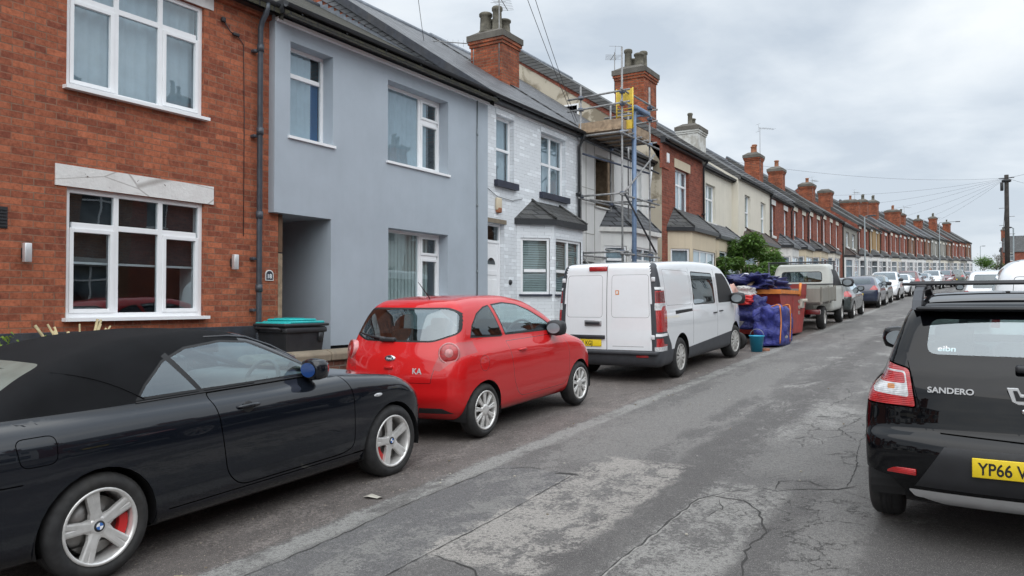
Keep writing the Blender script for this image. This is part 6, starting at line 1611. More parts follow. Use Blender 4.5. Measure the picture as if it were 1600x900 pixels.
for i in range(2):
    r = opposite('distant brick house beyond the street end at the right edge, behind the tall wooden pole', 8.6, 172 + i * .01, 177, 'terrace_brick')
    r.location = (6.3 + i * 5.2, 168, gz(168) - .6); r.rotation_euler = (0, 0, -PI / 2)
# ------------------------------------------------------------ ground, road, pavements
def strip(name, x0, x1, ya, yb, dz, mat, kind='structure', step=1.0, edge=0., nx=1, skirt=0.):
    m = MB(); ys = list(np.arange(ya, yb, step)) + [yb]; vs = []; fs = []
    xs = [x0 + (x1 - x0) * i / nx for i in range(nx + 1)]
    for yy in ys:
        for x in xs: vs.append((x + cx(yy), yy, gz(yy) + dz))
    n = nx + 1
    for i in range(len(ys) - 1):
        for k in range(nx): fs.append((i * n + k, i * n + k + 1, (i + 1) * n + k + 1, (i + 1) * n + k))
    m.add(vs, fs, 0, True)
    if skirt:
        for x in (x0, x1):
            b = [(x + cx(yy), yy, gz(yy) + dz) for yy in ys]; c = [(x + cx(yy), yy, gz(yy) + dz - skirt) for yy in ys]
            m.add(b + c, [(i, i + 1, len(ys) + i + 1, len(ys) + i) for i in range(len(ys) - 1)])
    o = m.build(name, mat); tag(o, kind=kind); return o

def asphalt(nm):
    t = NT(nm); o = t.obj(); s = t.n('SeparateXYZ', Vector=o); X, Y = s.outputs[0], s.outputs[1]
    mu = lambda a, b: t.math('MULTIPLY', a, b); ad = lambda a, b: t.math('ADD', a, b)
    lo = t.mapping(o, scale=(1., .35, 1.))
    nA = t.noise(o, 5.5, 10, .72, .5); nB = t.noise(lo, 1.3, 9, .66, .5); nC = t.noise(t.mapping(o, loc=(7, 3, 0), scale=(1, .5, 1)), 2.6, 10, .72, .6); nD = t.noise(lo, .45, 6, .6); hi = t.noise(o, 38., 6, .8); fine = t.noise(o, 120., 3, .8)
    rag = mu(t.math('SUBTRACT', ad(mu(nA, .6), mu(hi, .4)), .5), 1.)
    def band(x, a, b, soft=.02, w=.8):
        xx = ad(x, mu(rag, w)) if w else x
        u = t.n('MapRange', Value=xx, From__Min=a - soft, From__Max=a + soft, _clamp=True).outputs[0]; v = t.n('MapRange', Value=xx, From__Min=b - soft, From__Max=b + soft, _clamp=True).outputs[0]
        return t.math('SUBTRACT', u, v, clamp=True)
    def th(n, c, s=.012): return t.ramp(n, [(max(0, c - s), 0.), (min(1, c + s), 1.)])
    DK, MD, SM, PALE = (.088, .082, .080), (.14, .137, .136), (.205, .197, .187), (.38, .355, .325)
    c = t.mix(t.ramp(nD, [(.35, 0.), (.65, 1.)]), (.108, .102, .099), (.155, .148, .142))
    mixn = ad(mu(nB, .33), ad(mu(nC, .27), ad(mu(nA, .2), mu(hi, .2))))
    c = t.mix(th(mixn, .515, .018), c, SM)                                      # worn smooth skin
    c = t.mix(mu(th(mixn, .455, .02), 1.), t.mix(.35, c, DK), c)                # open dark aggregate in the hollows
    trk = band(X, -2.36, -1.84, .06, .9); c = t.mix(mu(trk, t.ramp(nC, [(.38, .95), (.62, .55)])), c, DK)
    c = t.mix(mu(band(X, -1.30, -.98, .06, .9), .6), c, DK)
    lt = mu(band(X, -1.02, -.52, .04, .8), .75); c = t.mix(lt, c, SM)
    lt = mu(mu(band(X, -3.42, -2.75, .04, .9), band(Y, 6.4, 15., .2, 1.)), .8); c = t.mix(lt, c, SM)
    lt = mu(mu(band(X, -1.75, -.95, .04, .9), band(Y, 6.7, 10.5, .2, 1.)), .8); c = t.mix(lt, c, SM)
    # old trench, pale scuffed strip beside it
    tr = mu(band(X, -3.72, -2.965, .01, .25), band(Y, 1.0, 5.95, .02, .1)); trc = t.mix(th(mixn, .525, .02), (.125, .122, .124), (.215, .21, .20)); c = t.mix(mu(tr, .92), c, trc)
    pl = mu(mu(band(X, -2.98, -2.15, .03, .9), band(Y, 3.85, 6.7, .03, .5)), th(ad(mu(nC, .45), ad(mu(nA, .3), mu(hi, .25))), .485, .02)); c = t.mix(mu(pl, .85), c, PALE)
    pl2 = mu(mu(band(X, -1.85, -1.25, .03, .6), band(Y, 2.5, 6.3, .05, .5)), th(ad(mu(nC, .4), ad(mu(nA, .3), mu(hi, .3))), .50, .02)); c = t.mix(mu(pl2, .75), c, (.33, .32, .30))
    far = mu(mu(band(X, -2.9, -1.2, .2, 1.), band(Y, 8., 60., .5, 1.)), th(ad(mu(t.noise(t.mapping(o, loc=(2, 9, 0), scale=(1, .4, 1)), 1.3, 9, .7, .4), .7), mu(hi, .3)), .56, .02)); c = t.mix(mu(far, .7), c, (.36, .35, .33))
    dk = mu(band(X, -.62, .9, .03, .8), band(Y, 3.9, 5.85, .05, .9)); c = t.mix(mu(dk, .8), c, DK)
    # gutter side where the cars park: browner, gritty
    c = t.mix(mu(band(X, -3.94, -3.74, .015, .5), th(ad(mu(nB, .5), mu(nA, .5)), .46, .05)), c, t.mix(th(mixn, .47, .03), (.17, .165, .155), (.285, .28, .265)))
    gut = t.math('SUBTRACT', 1., t.n('MapRange', Value=ad(X, mu(rag, .35)), From__Min=-3.99, From__Max=-3.95, _clamp=True).outputs[0])
    gcol = t.mix(t.ramp(ad(mu(nB, .5), mu(nA, .5)), [(.38, 0.), (.62, 1.)]), (.098, .082, .075), (.185, .160, .148))
    gcol = t.mix(mu(th(ad(mu(nC, .5), mu(hi, .5)), .545, .02), .7), gcol, (.27, .235, .215))
    c = t.mix(gut, c, gcol)
    # fine alligator cracking only
    dv = t.n('VectorMath', _operation='ADD', i0=o, i1=t.n('VectorMath', _operation='SCALE', i0=t.noise(o, 3.2, 6, .7, 0, 1), Scale=.45).outputs[0]).outputs[0]
    cr2 = t.n('TexVoronoi', Vector=t.mapping(dv, loc=(3, 1, 0)), Scale=2.6, _feature='DISTANCE_TO_EDGE').outputs[0]
    K = mu(t.ramp(cr2, [(.002, 1.), (.014, 0.)]), mu(band(X, -1.7, -.7, .1, .5), t.ramp(t.noise(t.mapping(o, loc=(5, 0, 0)), .8, 3), [(.52, 0.), (.58, 1.)])))
    c = t.mix(mu(K, .6), c, (.035, .033, .032))
    # stones in the binder
    c = t.mix(t.ramp(fine, [(.36, .75), (.52, 0.)]), c, (.04, .038, .037))
    c = t.mix(mu(t.ramp(t.noise(o, 170., 2, .5), [(.58, 0.), (.68, 1.)]), .65), c, (.42, .40, .37))
    c = t.mix(mu(t.ramp(hi, [(.38, .7), (.50, 0.)]), .9), c, (.065, .061, .059))
    deb = mu(t.ramp(t.noise(o, 42., 2, .5), [(.70, 0.), (.715, 1.)]), ad(mu(gut, .85), .08)); c = t.mix(deb, c, (.46, .38, .29))
    h = ad(mu(fine, .5), ad(mu(hi, .7), ad(mu(nA, .5), mu(K, -1.4))))
    return t.done(t.bsdf(c, ad(.62, mu(nC, .3)), 0, .4, t.bump(h, .9, .012)))
MATS['asphalt'] = asphalt
def pavement(nm):
    t = NT(nm); o = t.obj()
    c = t.mix(t.ramp(t.noise(t.mapping(o, scale=(1, .4, 1)), 1.2, 7, .65), [(.35, 0.), (.65, 1.)]), (.085, .078, .074), (.15, .14, .13))
    c = t.mix(t.ramp(t.noise(o, 80., 3, .7), [(.3, .6), (.5, 0.)]), c, (.05, .048, .045))
    return t.done(t.bsdf(c, .85, 0, .3, t.bump(t.noise(o, 60, 4), .5, .01)))
MATS['pavement_mat'] = pavement
simple('kerb_stone', (.19, .18, .17), .85, var=.3, nscale=4, bump=.5)
def groundm(nm):
    t = NT(nm); o = t.obj()
    c = t.mix(t.ramp(t.noise(o, .06, 7, .6), [(.4, 0.), (.6, 1.)]), (.05, .07, .03), (.11, .11, .08)); return t.done(t.bsdf(c, .95, 0, .2))
MATS['earth'] = groundm

KL, KR = -6.22, 1.32           # kerb faces
strip('road', KL, KR, -30, 160, .0, 'asphalt', step=1.0, nx=4)
strip('pavement', KL - 1.36, KL - .125, -30, 152, .112, 'pavement_mat', skirt=.2)
strip('pavement', KR + .125, KR + 1.7, -30, 152, .112, 'pavement_mat', skirt=.2)
strip('kerb', KL - .125, KL, -30, 152, .118, 'kerb_stone', skirt=.2); strip('kerb', KR, KR + .125, -30, 152, .118, 'kerb_stone', skirt=.2)
strip('front_yards', -20, KL - 1.36, -30, 150, .10, 'pavement_mat', step=2); strip('front_yards', KR + 1.7, 20, -30, 150, .10, 'pavement_mat', step=2)
g = MB(); vs = []; ys = [-400, -120, -60, -40, -20, 0, 40, 80, 120, 160, 185, 260, 420, 900]; xs = [-600, -120, -40, 0, 40, 120, 600]
for yy in ys:
    for x in xs: vs.append((x + cx(max(yy, 0)) * (yy < 260), yy, gz(min(yy, 260)) - .07 - max(0, yy - 260) * .02))
g.add(vs, [(i * 7 + k, i * 7 + k + 1, i * 7 + 8 + k, i * 7 + 7 + k) for i in range(len(ys) - 1) for k in range(6)], 0, True); tag(g.build('ground', 'earth'), kind='structure')

def cracks():
    random.seed(77); m = MB(); lip = MB()
    def crack(pts, w0=.010, jag=.022, step=.04, lipw=0.):
        w0 *= .60; jag *= .62; lipw *= .3; step = .06
        P = []
        for (a, b) in zip(pts[:-1], pts[1:]):
            n = max(1, int(math.hypot(b[0] - a[0], b[1] - a[1]) / step))
            for k in range(n): t = k / n; P.append((a[0] + (b[0] - a[0]) * t + random.uniform(-jag, jag), a[1] + (b[1] - a[1]) * t + random.uniform(-jag, jag)))
        P.append(pts[-1]); n = len(P); vs = []; lv = []
        for i, p in enumerate(P):
            q0, q1 = P[max(0, i - 1)], P[min(n - 1, i + 1)]; dx, dy = q1[0] - q0[0], q1[1] - q0[1]; L = math.hypot(dx, dy) or 1; nx, ny = dy / L, -dx / L
            w = w0 * random.uniform(.35, 1.5) * min(1, (i + .6) / 3, (n - i - .4) / 3); z = .0035
            vs += [(p[0] - nx * w, p[1] - ny * w, gz(p[1] - ny * w) + z), (p[0] + nx * w, p[1] + ny * w, gz(p[1] + ny * w) + z)]
            if lipw: l = lipw * random.uniform(.2, 1.3); lv += [(p[0] + nx * w, p[1] + ny * w, gz(p[1] + ny * w) + .003), (p[0] + nx * (w + l), p[1] + ny * (w + l), gz(p[1] + ny * (w + l)) + .0022)]
        m.add(vs, [(2 * i, 2 * i + 2, 2 * i + 3, 2 * i + 1) for i in range(n - 1)])
        if lipw: lip.add(lv, [(2 * i, 2 * i + 2, 2 * i + 3, 2 * i + 1) for i in range(n - 1)])
    crack([(-2.97, 3.3), (-2.95, 4.6), (-2.99, 5.95)], .006, .008); crack([(-3.75, 5.75), (-3.45, 5.98), (-3.1, 5.94), (-2.93, 5.99)], .007, .012)
    crack([(-3.14, 5.90), (-3.05, 5.95), (-2.94, 5.93)], .045, .02)
    crack([(-1.88, 3.4), (-1.87, 4.1), (-1.85, 4.6), (-1.84, 5.3), (-1.83, 5.71), (-1.70, 5.98), (-1.49, 6.24)], .012, .018, lipw=.05)
    crack([(-1.49, 6.24), (-1.36, 6.20), (-1.2, 6.33), (-.95, 6.45), (-.84, 6.62)], .009, .02); crack([(-1.38, 6.22), (-1.40, 6.50), (-1.2, 6.60), (-1.02, 6.43)], .007, .018)
    crack([(-1.76, 5.86), (-1.52, 5.82), (-1.34, 5.6), (-1.22, 5.2), (-1.24, 4.8), (-1.15, 4.3), (-1.2, 3.8)], .009, .025); crack([(-1.7, 5.80), (-1.6, 5.55), (-1.66, 5.3)], .006, .02)
    crack([(-.90, 6.5), (-.93, 7.3), (-1.02, 8.3), (-1.0, 9.2), (-1.15, 10.2), (-1.1, 11.8)], .006, .02); crack([(-1.02, 8.3), (-1.3, 8.9), (-1.15, 9.8)], .005, .03); crack([(-.93, 7.3), (-.6, 7.2), (-.3, 7.25)], .005, .02)
    crack([(-.95, 6.45), (-.6, 6.2), (-.2, 6.25)], .005, .02); crack([(-3.73, 2.6), (-3.70, 3.6), (-3.74, 4.8), (-3.70, 5.8)], .006, .02)
    crack([(-2.95, 3.86), (-2.6, 3.8), (-2.3, 3.55), (-2.1, 3.5)], .009, .02)
    for k in range(9):
        y = random.uniform(8, 24); x = random.uniform(-3.4, -.6); crack([(x, y), (x + random.uniform(-.2, .2), y + random.uniform(.5, 1.2)), (x + random.uniform(-.5, .5), y + random.uniform(1.4, 2.6))], .006, .03)
    tag(m.build('road_cracks', 'crack_dark', fix=False), kind='structure'); tag(lip.build('crack_edges', 'crack_lip', fix=False), kind='structure')
simple('crack_dark', (.04, .038, .036), .95); simple('crack_lip', (.25, .24, .225), .9, var=.3, nscale=30)
cracks()
# litter and grit
def scatter_litter():
    random.seed(11)
    for i in range(60):
        y = random.uniform(3, 15); x = random.choice([random.uniform(-4.25, -3.8), random.uniform(-4.2, -3.0), random.uniform(-3.5, -1)]); s = random.uniform(.006, .016)
        m = MB(); m.ellipsoid((0, 0, s * .3), (s, s * random.uniform(.6, 1.3), s * .45), 7, 0, .5)
        o = m.build('pebble', random.choice(['concrete', 'litter', 'stone_cap'])); o.location = (x, y, gz(y)); o.rotation_euler = (0, 0, random.random() * 6)
        tag(o, 'small pale pebble lying on the road surface beside the parked cars', 'pebble', 'pebbles scattered on the road')
scatter_litter()
m = MB(); m.add([(-.09, -.03, .004), (-.02, -.05, .02), (.05, -.02, .008), (.10, .02, .03), (.04, .04, .006), (-.05, .03, .022)], [(0, 1, 5), (1, 2, 4, 5), (2, 3, 4)]); o = m.build('leaf_litter', 'litter'); o.location = (-4.08, 4.62, gz(4.62)); tag(o, 'crumpled pale scrap of dry leaf on the road beside the front wheel of the convertible', 'litter')
m = MB(); m.tube([(-.12, 0, .01), (0, .03, .02), (.14, -.01, .008)], .006, 5); m.tube([(-.10, .03, .01), (0, .0, .014), (.08, -.04, .008)], .004, 5); o = m.build('dry_stalk', 'cut_stem'); o.location = (-3.95, 2.86, gz(2.86)); tag(o, 'thin dry straw stalks on the road near the rear wheel of the convertible', 'litter')
m = MB(); m.ellipsoid((0, 0, .0), (.14, .045, .022), 12, 0, .4); o = m.build('lifted_tarmac', 'concrete'); o.location = (-2.35, 6.35, gz(6.35)); o.rotation_euler = (0, 0, .6); 
bpy.data.objects.remove(o)

# ------------------------------------------------------------ low wall, bin, plants
def low_wall(y0, y1, label, h=.80):
    t = thing('garden_wall', label, 'wall', (-7.68, (y0 + y1) / 2, gz((y0 + y1) / 2) + .1), (PITCH * 0, 0, 0), 'low garden walls along the pavement'); L = (y1 - y0) / 2
    m = MB(); m.box(-.10, .10, -L, L, -.3, h - .14); m.build('brickwork', 'wall_brick', t)
    n = max(1, int(2 * L / .62))
    for k in range(n):
        a = -L + 2 * L * k / n; b = -L + 2 * L * (k + 1) / n - .012; jz = random.uniform(-.006, .006)
        m = MB(); m.prism([(-.15, h - .14), (.15, h - .14), (.155, h - .05), (.13, h - .02), (.05, h + .005), (-.05, h + .005), (-.13, h - .02), (-.155, h - .05)], a, b, 'xz', mtx=Matrix.Translation((0, 0, jz))); m.build('coping_stone', 'stone_cap', t, .012)
low_wall(6.35, 12.3, 'low brick garden wall with weathered stone coping in front of the grey house', .60)
low_wall(-2.5, 6.25, 'low brick garden wall hidden behind the black convertible', .60)
low_wall(14.4, 17.0, 'low brick garden wall in front of the white brick house', .62)

def bush(name, label, cat, loc, rx, ry, rz, n, leaf, mats, stems=9, h0=.1, seed=1, group=None):
    random.seed(seed); t = thing(name, label, cat, loc, group=group)
    s = MB()
    tips = []
    for k in range(stems):
        a = random.random() * 2 * PI; q = random.random() ** .5; e = (rx * .8 * q * math.cos(a), ry * .8 * q * math.sin(a), rz * random.uniform(.6, 1.0) * 1.6)
        mid = (e[0] * .4, e[1] * .4, e[2] * .5); s.tube([(e[0] * .1, e[1] * .1, 0), mid, e], [.03, .018, .006], 5); tips.append(e)
    s.build('branches', 'bark', t)
    cl = []
    for k in range(26):
        a = random.random() * 2 * PI; u = random.uniform(-.8, 1); q = random.uniform(.5, .95); w = math.sqrt(max(0, 1 - u * u))
        cl.append((rx * q * w * math.cos(a), ry * q * w * math.sin(a), h0 + rz + rz * u * q, random.uniform(.28, .5)))
    fm = [MB() for _ in mats]
    for i in range(n):
        c = random.choice(cl); r = c[3]
        d = Vector((random.gauss(0, 1), random.gauss(0, 1), random.gauss(0, 1))).normalized() * r * random.random() ** .4
        p = Vector(c[:3]) + Vector((d.x, d.y, d.z * .8))
        if p.z < .05: continue
        L = leaf * random.uniform(.6, 1.3); Q = Matrix.Translation(p) @ Matrix.Rotation(random.random() * 6.3, 4, 'Z') @ Matrix.Rotation(random.uniform(-.9, .9), 4, 'X') @ Matrix.Rotation(random.uniform(-.5, .9), 4, 'Y')
        k = int(min(len(mats) - 1, random.random() * len(mats)))
        fm[k].add([(0, 0, 0), (L * .35, -L * .22, .01), (L, 0, -.02), (L * .35, L * .22, .01)], [(0, 1, 2, 3)], 0, False, Q)
    for f, mt in zip(fm, mats): f.build('foliage', mt, t, fix=False)
    return t
bush('leafy_shrub', 'large bushy green shrub growing in front of the cream houses behind the white van', 'shrub', (-7.25, 29.2, gz(29.2) + .1), 1.25, 4.0, 1.42, 21000, .15, ['leaf_green', 'leaf_green', 'leaf_green', 'leaf_dark'], 16, seed=3)
bush('small_plant', 'small bright lime green leafy plant at the bottom left edge of the brick house', 'plant', (-7.9, 3.55, gz(3.5) + .95), .25, .28, .10, 260, .06, ['leaf_lime'], 5, 0, seed=5)
# pruned stems under the window
t = thing('pruned_shrub', 'pruned shrub of thick pale cut stems below the brick house window', 'plant', (-8.1, 4.55, gz(4.5) + .1)); random.seed(21)
for k in range(17):
    m = MB(); a = random.uniform(-.42, .42); dx = random.uniform(-.12, .12); h = random.uniform(1.06, 1.27); r = random.uniform(.007, .015); b = random.uniform(-.05, .05)
    m.tube([(b, b, .3), (dx * .5, a * .35 + b, .8), (dx, a, h)], [r * 1.3, r * 1.1, r], 7); m.build('cut_stem', 'cut_stem', t)

def wheelie_bin():
    t = thing('wheelie_bin', 'dark wheelie bin with a bright turquoise lid standing by the grey house entrance', 'bin', (-7.98, 7.36, gz(7.36) + .12), (0, 0, R(0)))
    m = MB(); zb, zt = .06, .98
    lo = [(-.20, -.26), (.20, -.26), (.20, .26), (-.20, .26)]; hi = [(-.28, -.35), (.28, -.35), (.28, .35), (-.28, .35)]
    m.add([(*p, zb) for p in lo] + [(*p, zt) for p in hi], [(0, 1, 5, 4), (1, 2, 6, 5), (2, 3, 7, 6), (3, 0, 4, 7), (3, 2, 1, 0)])
    m.rbox(-.30, .30, -.37, .37, .90, .97, .015); 
    m.rbox(.26, .30, .22, .30, .78, .90, .01); m.build('bin_body', 'bin_plastic', t, .012)
    m = MB(); m.rbox(-.31, .31, -.40, .40, .985, 1.025, .015); m.build('lid_rim', 'bin_plastic', t)
    m = MB(); m.rbox(-.29, .27, -.25, .35, 1.02, 1.055, .012); m.rbox(-.24, .2, -.22, .27, 1.05, 1.085, .02); m.rbox(-.30, .26, -.36, -.20, 1.02, 1.04, .01)
    for k in (-.12, .05): m.rbox(-.2, .18, k - .01, k + .01, 1.08, 1.095, .004)
    m.build('lid', 'teal_plastic', t)
    m = MB(); m.tube([(-.22, -.43, .96), (.22, -.43, .96)], .016, 8); m.tube([(-.22, -.36, .93), (-.22, -.43, .96)], .014, 6); m.tube([(.22, -.36, .93), (.22, -.43, .96)], .014, 6); m.build('handle', 'bin_plastic', t)
    for sx in (-1, 1):
        w = MB(); w.lathe([(0, -.03), (.10, -.03), (.10, .03), (0, .03)], 'x', 20, c=(sx * .22, -.26, .10)); w.build('wheel', 'rubber', t)
wheelie_bin()

# ------------------------------------------------------------ scaffold
def scaffold():
    zb = gz(17.9) + .1
    t = thing('scaffold', 'steel tube scaffold with boarded platform in front of the white boarded house', 'scaffold', (-7.85, 17.95, zb)); Z = lambda z: z - zb; Y = lambda y: y - 17.95; X = lambda x: x + 7.85
    r = .024; XI, XO, YA, YB = X(-8.38), X(-7.28), Y(17.05), Y(18.85)
    def rail(a, b, mat='galv', nm='horizontal_tube', rr=r): m = MB(); m.tube([a, b], rr, 10); return m.build(nm, mat, t)
    for x, y, zt in ((XI, YA, 7.05), (XI, YB, 7.0), (XO, YA, 7.85), (XO, YB, 7.3)): rail((x, y, 0), (x, y, Z(zt)), nm='upright')
    for x, y, zt in ((XI - .25, YA + .25, 6.2), (XI + .3, YB + .5, 6.9)): rail((x, y, Z(2.6)), (x, y, Z(zt)), nm='upright')
    rail((XO + .03, Y(17.72), 0), (XO + .03, Y(17.72), Z(6.50)), 'blue_steel', 'hoist_post', .058)
    m = MB(); m.rbox(XO - .10, XO + .14, Y(17.62), Y(18.55), Z(6.46), Z(6.57), .03); m.tube([(XO + .03, Y(17.75), Z(6.30)), (XO + .03, Y(18.4), Z(6.50))], .035, 8); m.build('hoist_arm', 'blue_steel', t)
    for z in (6.76, 6.47):                      # guard rails
        rail((X(-8.72), YA - .05, Z(z - .02)), (XO + .22, YA - .05, Z(z + .03)), nm='guard_rail'); rail((XO + .05, YA - .2, Z(z + .03)), (XO + .05, YB + .25, Z(z + .05)), nm='guard_rail')
        rail((XI - .2, YB + .05, Z(z - .1)), (XO + .2, YB + .05, Z(z - .05)), nm='guard_rail')
    for z in (5.80, 4.32, 2.92):
        rail((X(-8.66), YA - .05, Z(z)), (XO + .18, YA - .05, Z(z)), nm='cross_tube'); rail((X(-8.6), YB + .05, Z(z + .05)), (XO + .18, YB + .05, Z(z + .05)), nm='cross_tube')
        rail((XO + .05, YA - .22, Z(z - .05)), (XO + .05, YB + .55, Z(z - .03)), nm='ledger'); rail((XI, YA - .15, Z(z - .05)), (XI, YB + .6, Z(z - .03)), nm='ledger')
    rail((XO - .3, YA - .3, Z(2.97)), (XO - .3, YB + .4, Z(2.97)), nm='ledger'); rail((XI + .2, YA + .1, Z(4.24)), (XO + .1, YB + .1, Z(4.18)), nm='ledger')
    for y in (17.5, 18.0, 18.45): rail((XI - .1, Y(y), Z(5.83)), (XO + .12, Y(y), Z(5.83)), nm='cross_tube')
    rail((XO + .09, YA - .02, Z(4.36)), (XO + .09, YB + .1, Z(5.55)), nm='brace'); rail((XO + .09, YA - .02, Z(4.28)), (XO + .09, YB + .2, Z(3.0)), 'grey_plastic', 'brace')
    rail((XI, YA + .1, Z(5.4)), (XO, YB, Z(5.05)), 'clamp_steel', 'brace'); rail((XI + .1, YA, Z(5.72)), (XO + .1, YB + .4, Z(5.1)), 'grey_plastic', 'brace'); rail((XI, YA - .05, Z(2.9)), (XI + .5, YA, Z(2.3)), nm='brace')
    for k in range(5): m = MB(); x = XI + .01 + k * .218; m.box(x, x + .208, YA - .08, YB + .15, Z(5.865), Z(5.905)); m.build('board', 'bare_wood', t)
    m = MB(); m.box(XI - .05, XO + .0, YA - .015, YA + .02, Z(5.905), Z(6.13)); m.build('toe_board', 'bare_wood', t)
    m = MB(); m.box(XO - .035, XO - .0 - .002, YA + .03, YB + .1, Z(5.905), Z(6.12)); m.build('toe_board', 'bare_wood', t)
    m = MB(); xa, xb, yg = XO - .26, XO + .16, YA + .28
    for x in (xa, xb): m.tube([(x, yg, Z(5.92)), (x, yg, Z(6.92))], .018, 8)
    m.box(xa, xb, yg - .015, yg + .015, Z(6.52), Z(6.90)); m.box(xa + .02, xb - .02, yg - .012, yg + .012, Z(5.92), Z(6.14))
    for z in (6.24, 6.34, 6.42): m.tube([(xa, yg, Z(z)), (xb, yg, Z(z))], .011, 6)
    m.build('ladder_gate', 'yellow_steel', t)
    for x in (XI, XO):
        for y in (YA, YB):
            for z in (5.80, 4.32, 2.92) + ((6.47, 6.76) if x == XO or y == YA else ()):
                m = MB(); m.rbox(x - .045, x + .07, y - .065, y + .04, Z(z) - .04, Z(z) + .04, .012); m.build('coupler', 'blue_steel' if z == 5.80 else 'clamp_steel', t)
scaffold()

# ------------------------------------------------------------ skip and rubbish
def skip():
    zb = gz(21.0)
    t = thing('skip', 'red builders skip with an orange rim, heaped with rubble in front of the truck', 'skip', (-5.05, 21.25, zb + .01))
    # runs along the street: y -1.6..1.6 at the rim, narrower base
    hw, L, B, h = .86, 1.75, 1.05, 1.16
    m = MB()
    P = [(-L, h), (-B, .08), (B, .08), (L, h)]
    for sx in (-1, 1):
        m.add([(sx * hw, y, z) for y, z in P], [(0, 1, 2, 3)]); m.add([(sx * (hw - .03), y, z) for y, z in P], [(0, 1, 2, 3)])
    m.add([(-hw, -B, .08), (hw, -B, .08), (hw, B, .08), (-hw, B, .08)], [(0, 1, 2, 3)])
    for s in (-1, 1): m.add([(-hw, s * B, .08), (hw, s * B, .08), (hw, s * L, h), (-hw, s * L, h)], [(0, 1, 2, 3)])
    m.build('skip_body', 'skip_red', t, fix=False)
    m = MB()
    for s in (-1, 1): m.box(-hw - .05, hw + .05, s * L - .05, s * L + .05, h - .05, h + .06)
    for s in (-1, 1): m.box(s * hw - .05, s * hw + .05, -L + .05, .6, h - .04, h + .055)
    m.build('rim', 'orange_paint', t)
    for y in (.95, ):
        m = MB(); m.lathe([(.0, .16), (.05, .16), (.05, .0), (.09, .0)], 'x', 16, c=(hw, y, .95)); m.box(hw, hw + .05, y - .2, y + .2, .75, 1.0); m.build('lifting_lug', 'litter', t)
    # tall end panel nearest the truck
    m = MB(); m.add([(hw + .006, -.2, .1), (hw + .006, 1.02, .1), (hw + .006, 1.72, 1.1), (hw + .006, -.2, 1.1)], [(0, 1, 2, 3)]); m.build('side_sheet', 'skip_red', t)
    m = MB(); m.add([(hw + .02, .72, 1.10), (hw + .02, 1.72, 1.10), (hw + .02, 1.62, 1.42), (hw + .02, .80, 1.42)], [(0, 1, 2, 3)]); m.box(-hw, hw + .02, 1.60, 1.66, 1.1, 1.42); m.build('raised_side', 'skip_red', t)
    m = MB(); m.tube([(hw + .03, .58, 1.08), (hw + .03, .72, 1.42)], .035, 8); m.build('raised_post', 'orange_paint', t)
    for k, s in enumerate(('WASTE', 'HIRE', '0115')):
        text('lettering', s, .13, 'litter', t, (hw + .014, .45, .88 - k * .15), (PI / 2, 0, PI / 2), .001, .003)
    # heap
    random.seed(4)
    m = MB()
    for k in range(46):
        y = random.uniform(-1.45, 1.2); x = random.uniform(-.7, .65); z = h - .12 + (1 - (y / 1.7) ** 2) * random.uniform(.0, .34); s = random.uniform(.08, .2)
        bm = bmesh.new(); bmesh.ops.create_cube(bm, size=1)
        for v in bm.verts: v.co = Vector((v.co.x * s * random.uniform(.8, 1.6), v.co.y * s * random.uniform(1, 2), v.co.z * s * random.uniform(.5, 1)))
        m.addbm(bm, 0, False, Matrix.Translation((x, y, z)) @ Matrix.Rotation(random.random() * 6, 4, Vector((random.random(), random.random(), random.random())).normalized()))
    o = m.build('rubble_heap', 'rubble', None); o.location = t.location; tag(o, 'heap of broken bricks and rubble filling the red skip', 'rubble', kind='stuff')
    return t
def crumple(name, label, cat, loc, dims, mat, seed, flat=.5, folds=.18, straps=None, rotz=0., txt=None):
    random.seed(seed); t = thing(name, label, cat, loc, (0, 0, rotz)); bm = bmesh.new(); bmesh.ops.create_cube(bm, size=1); bmesh.ops.subdivide_edges(bm, edges=bm.edges[:], cuts=13, use_grid_fill=True)
    from mathutils import noise as mn
    for v in bm.verts:
        n = v.co.normalized() * .6; p = v.co.lerp(n, flat); s = Vector((seed * 3.1, 0, 0))
        d = mn.fractal(p * 3.2 + s, .9, 2.1, 4) * folds + abs(mn.noise(p * 6.5 + s)) * folds * .6
        p = p + p.normalized() * (d - folds * .3) * (1.0 if p.z > -.4 else .2)
        v.co = Vector((p.x * dims[0], p.y * dims[1], max(0, (p.z + .5)) * dims[2]))
    m = MB(); m.addbm(bm, 0, True); m.build('sack' if 'sack' in name or 'bag' in name else 'sheet', mat, t)
    if straps:
        for (y) in straps:
            s = MB(); pts = []
            for q in np.linspace(0, 1, 9): pts.append((dims[0] * (.50 + .03 * math.sin(q * 3)), y + .03 * math.sin(q * 5), dims[2] * (1.04 - q * .95)))
            s.tube(pts, .014, 6); s.tube([(dims[0] * .2, y, dims[2] * 1.0), (dims[0] * .38, y + .05, dims[2] * 1.06), pts[0]], .014, 6); s.build('strap', 'orange_paint', t)
    if txt: text('lettering', txt, .11, 'litter', t, (dims[0] * .5 + .03, -.25, dims[2] * .2), (PI / 2, 0, PI / 2), .001, .001)
    return t
skip()
zs = gz(19.6)
crumple('rubble_sack', 'big blue rubble sack with orange corner straps, standing in the road against the skip', 'sack', (-4.15, 18.55, gz(18.5)), (.62, 1.3, .90), 'blue_tarp', 2, .22, .13, (-.62, .42), 0., 'builder')
crumple('rubble_sack', 'smaller slumped blue sack between the big blue sack and the red skip', 'sack', (-4.15, 19.6, gz(19.6)), (.42, .5, .72), 'blue_tarp', 6, .25, .16)
crumple('crumpled_tarpaulin', 'crumpled dark blue tarpaulin thrown on top of the full skip', 'tarpaulin', (-5.0, 20.5, gz(20.5) + 1.15), (1.2, 2.3, .50), 'navy_tarp', 3, .5, .38)
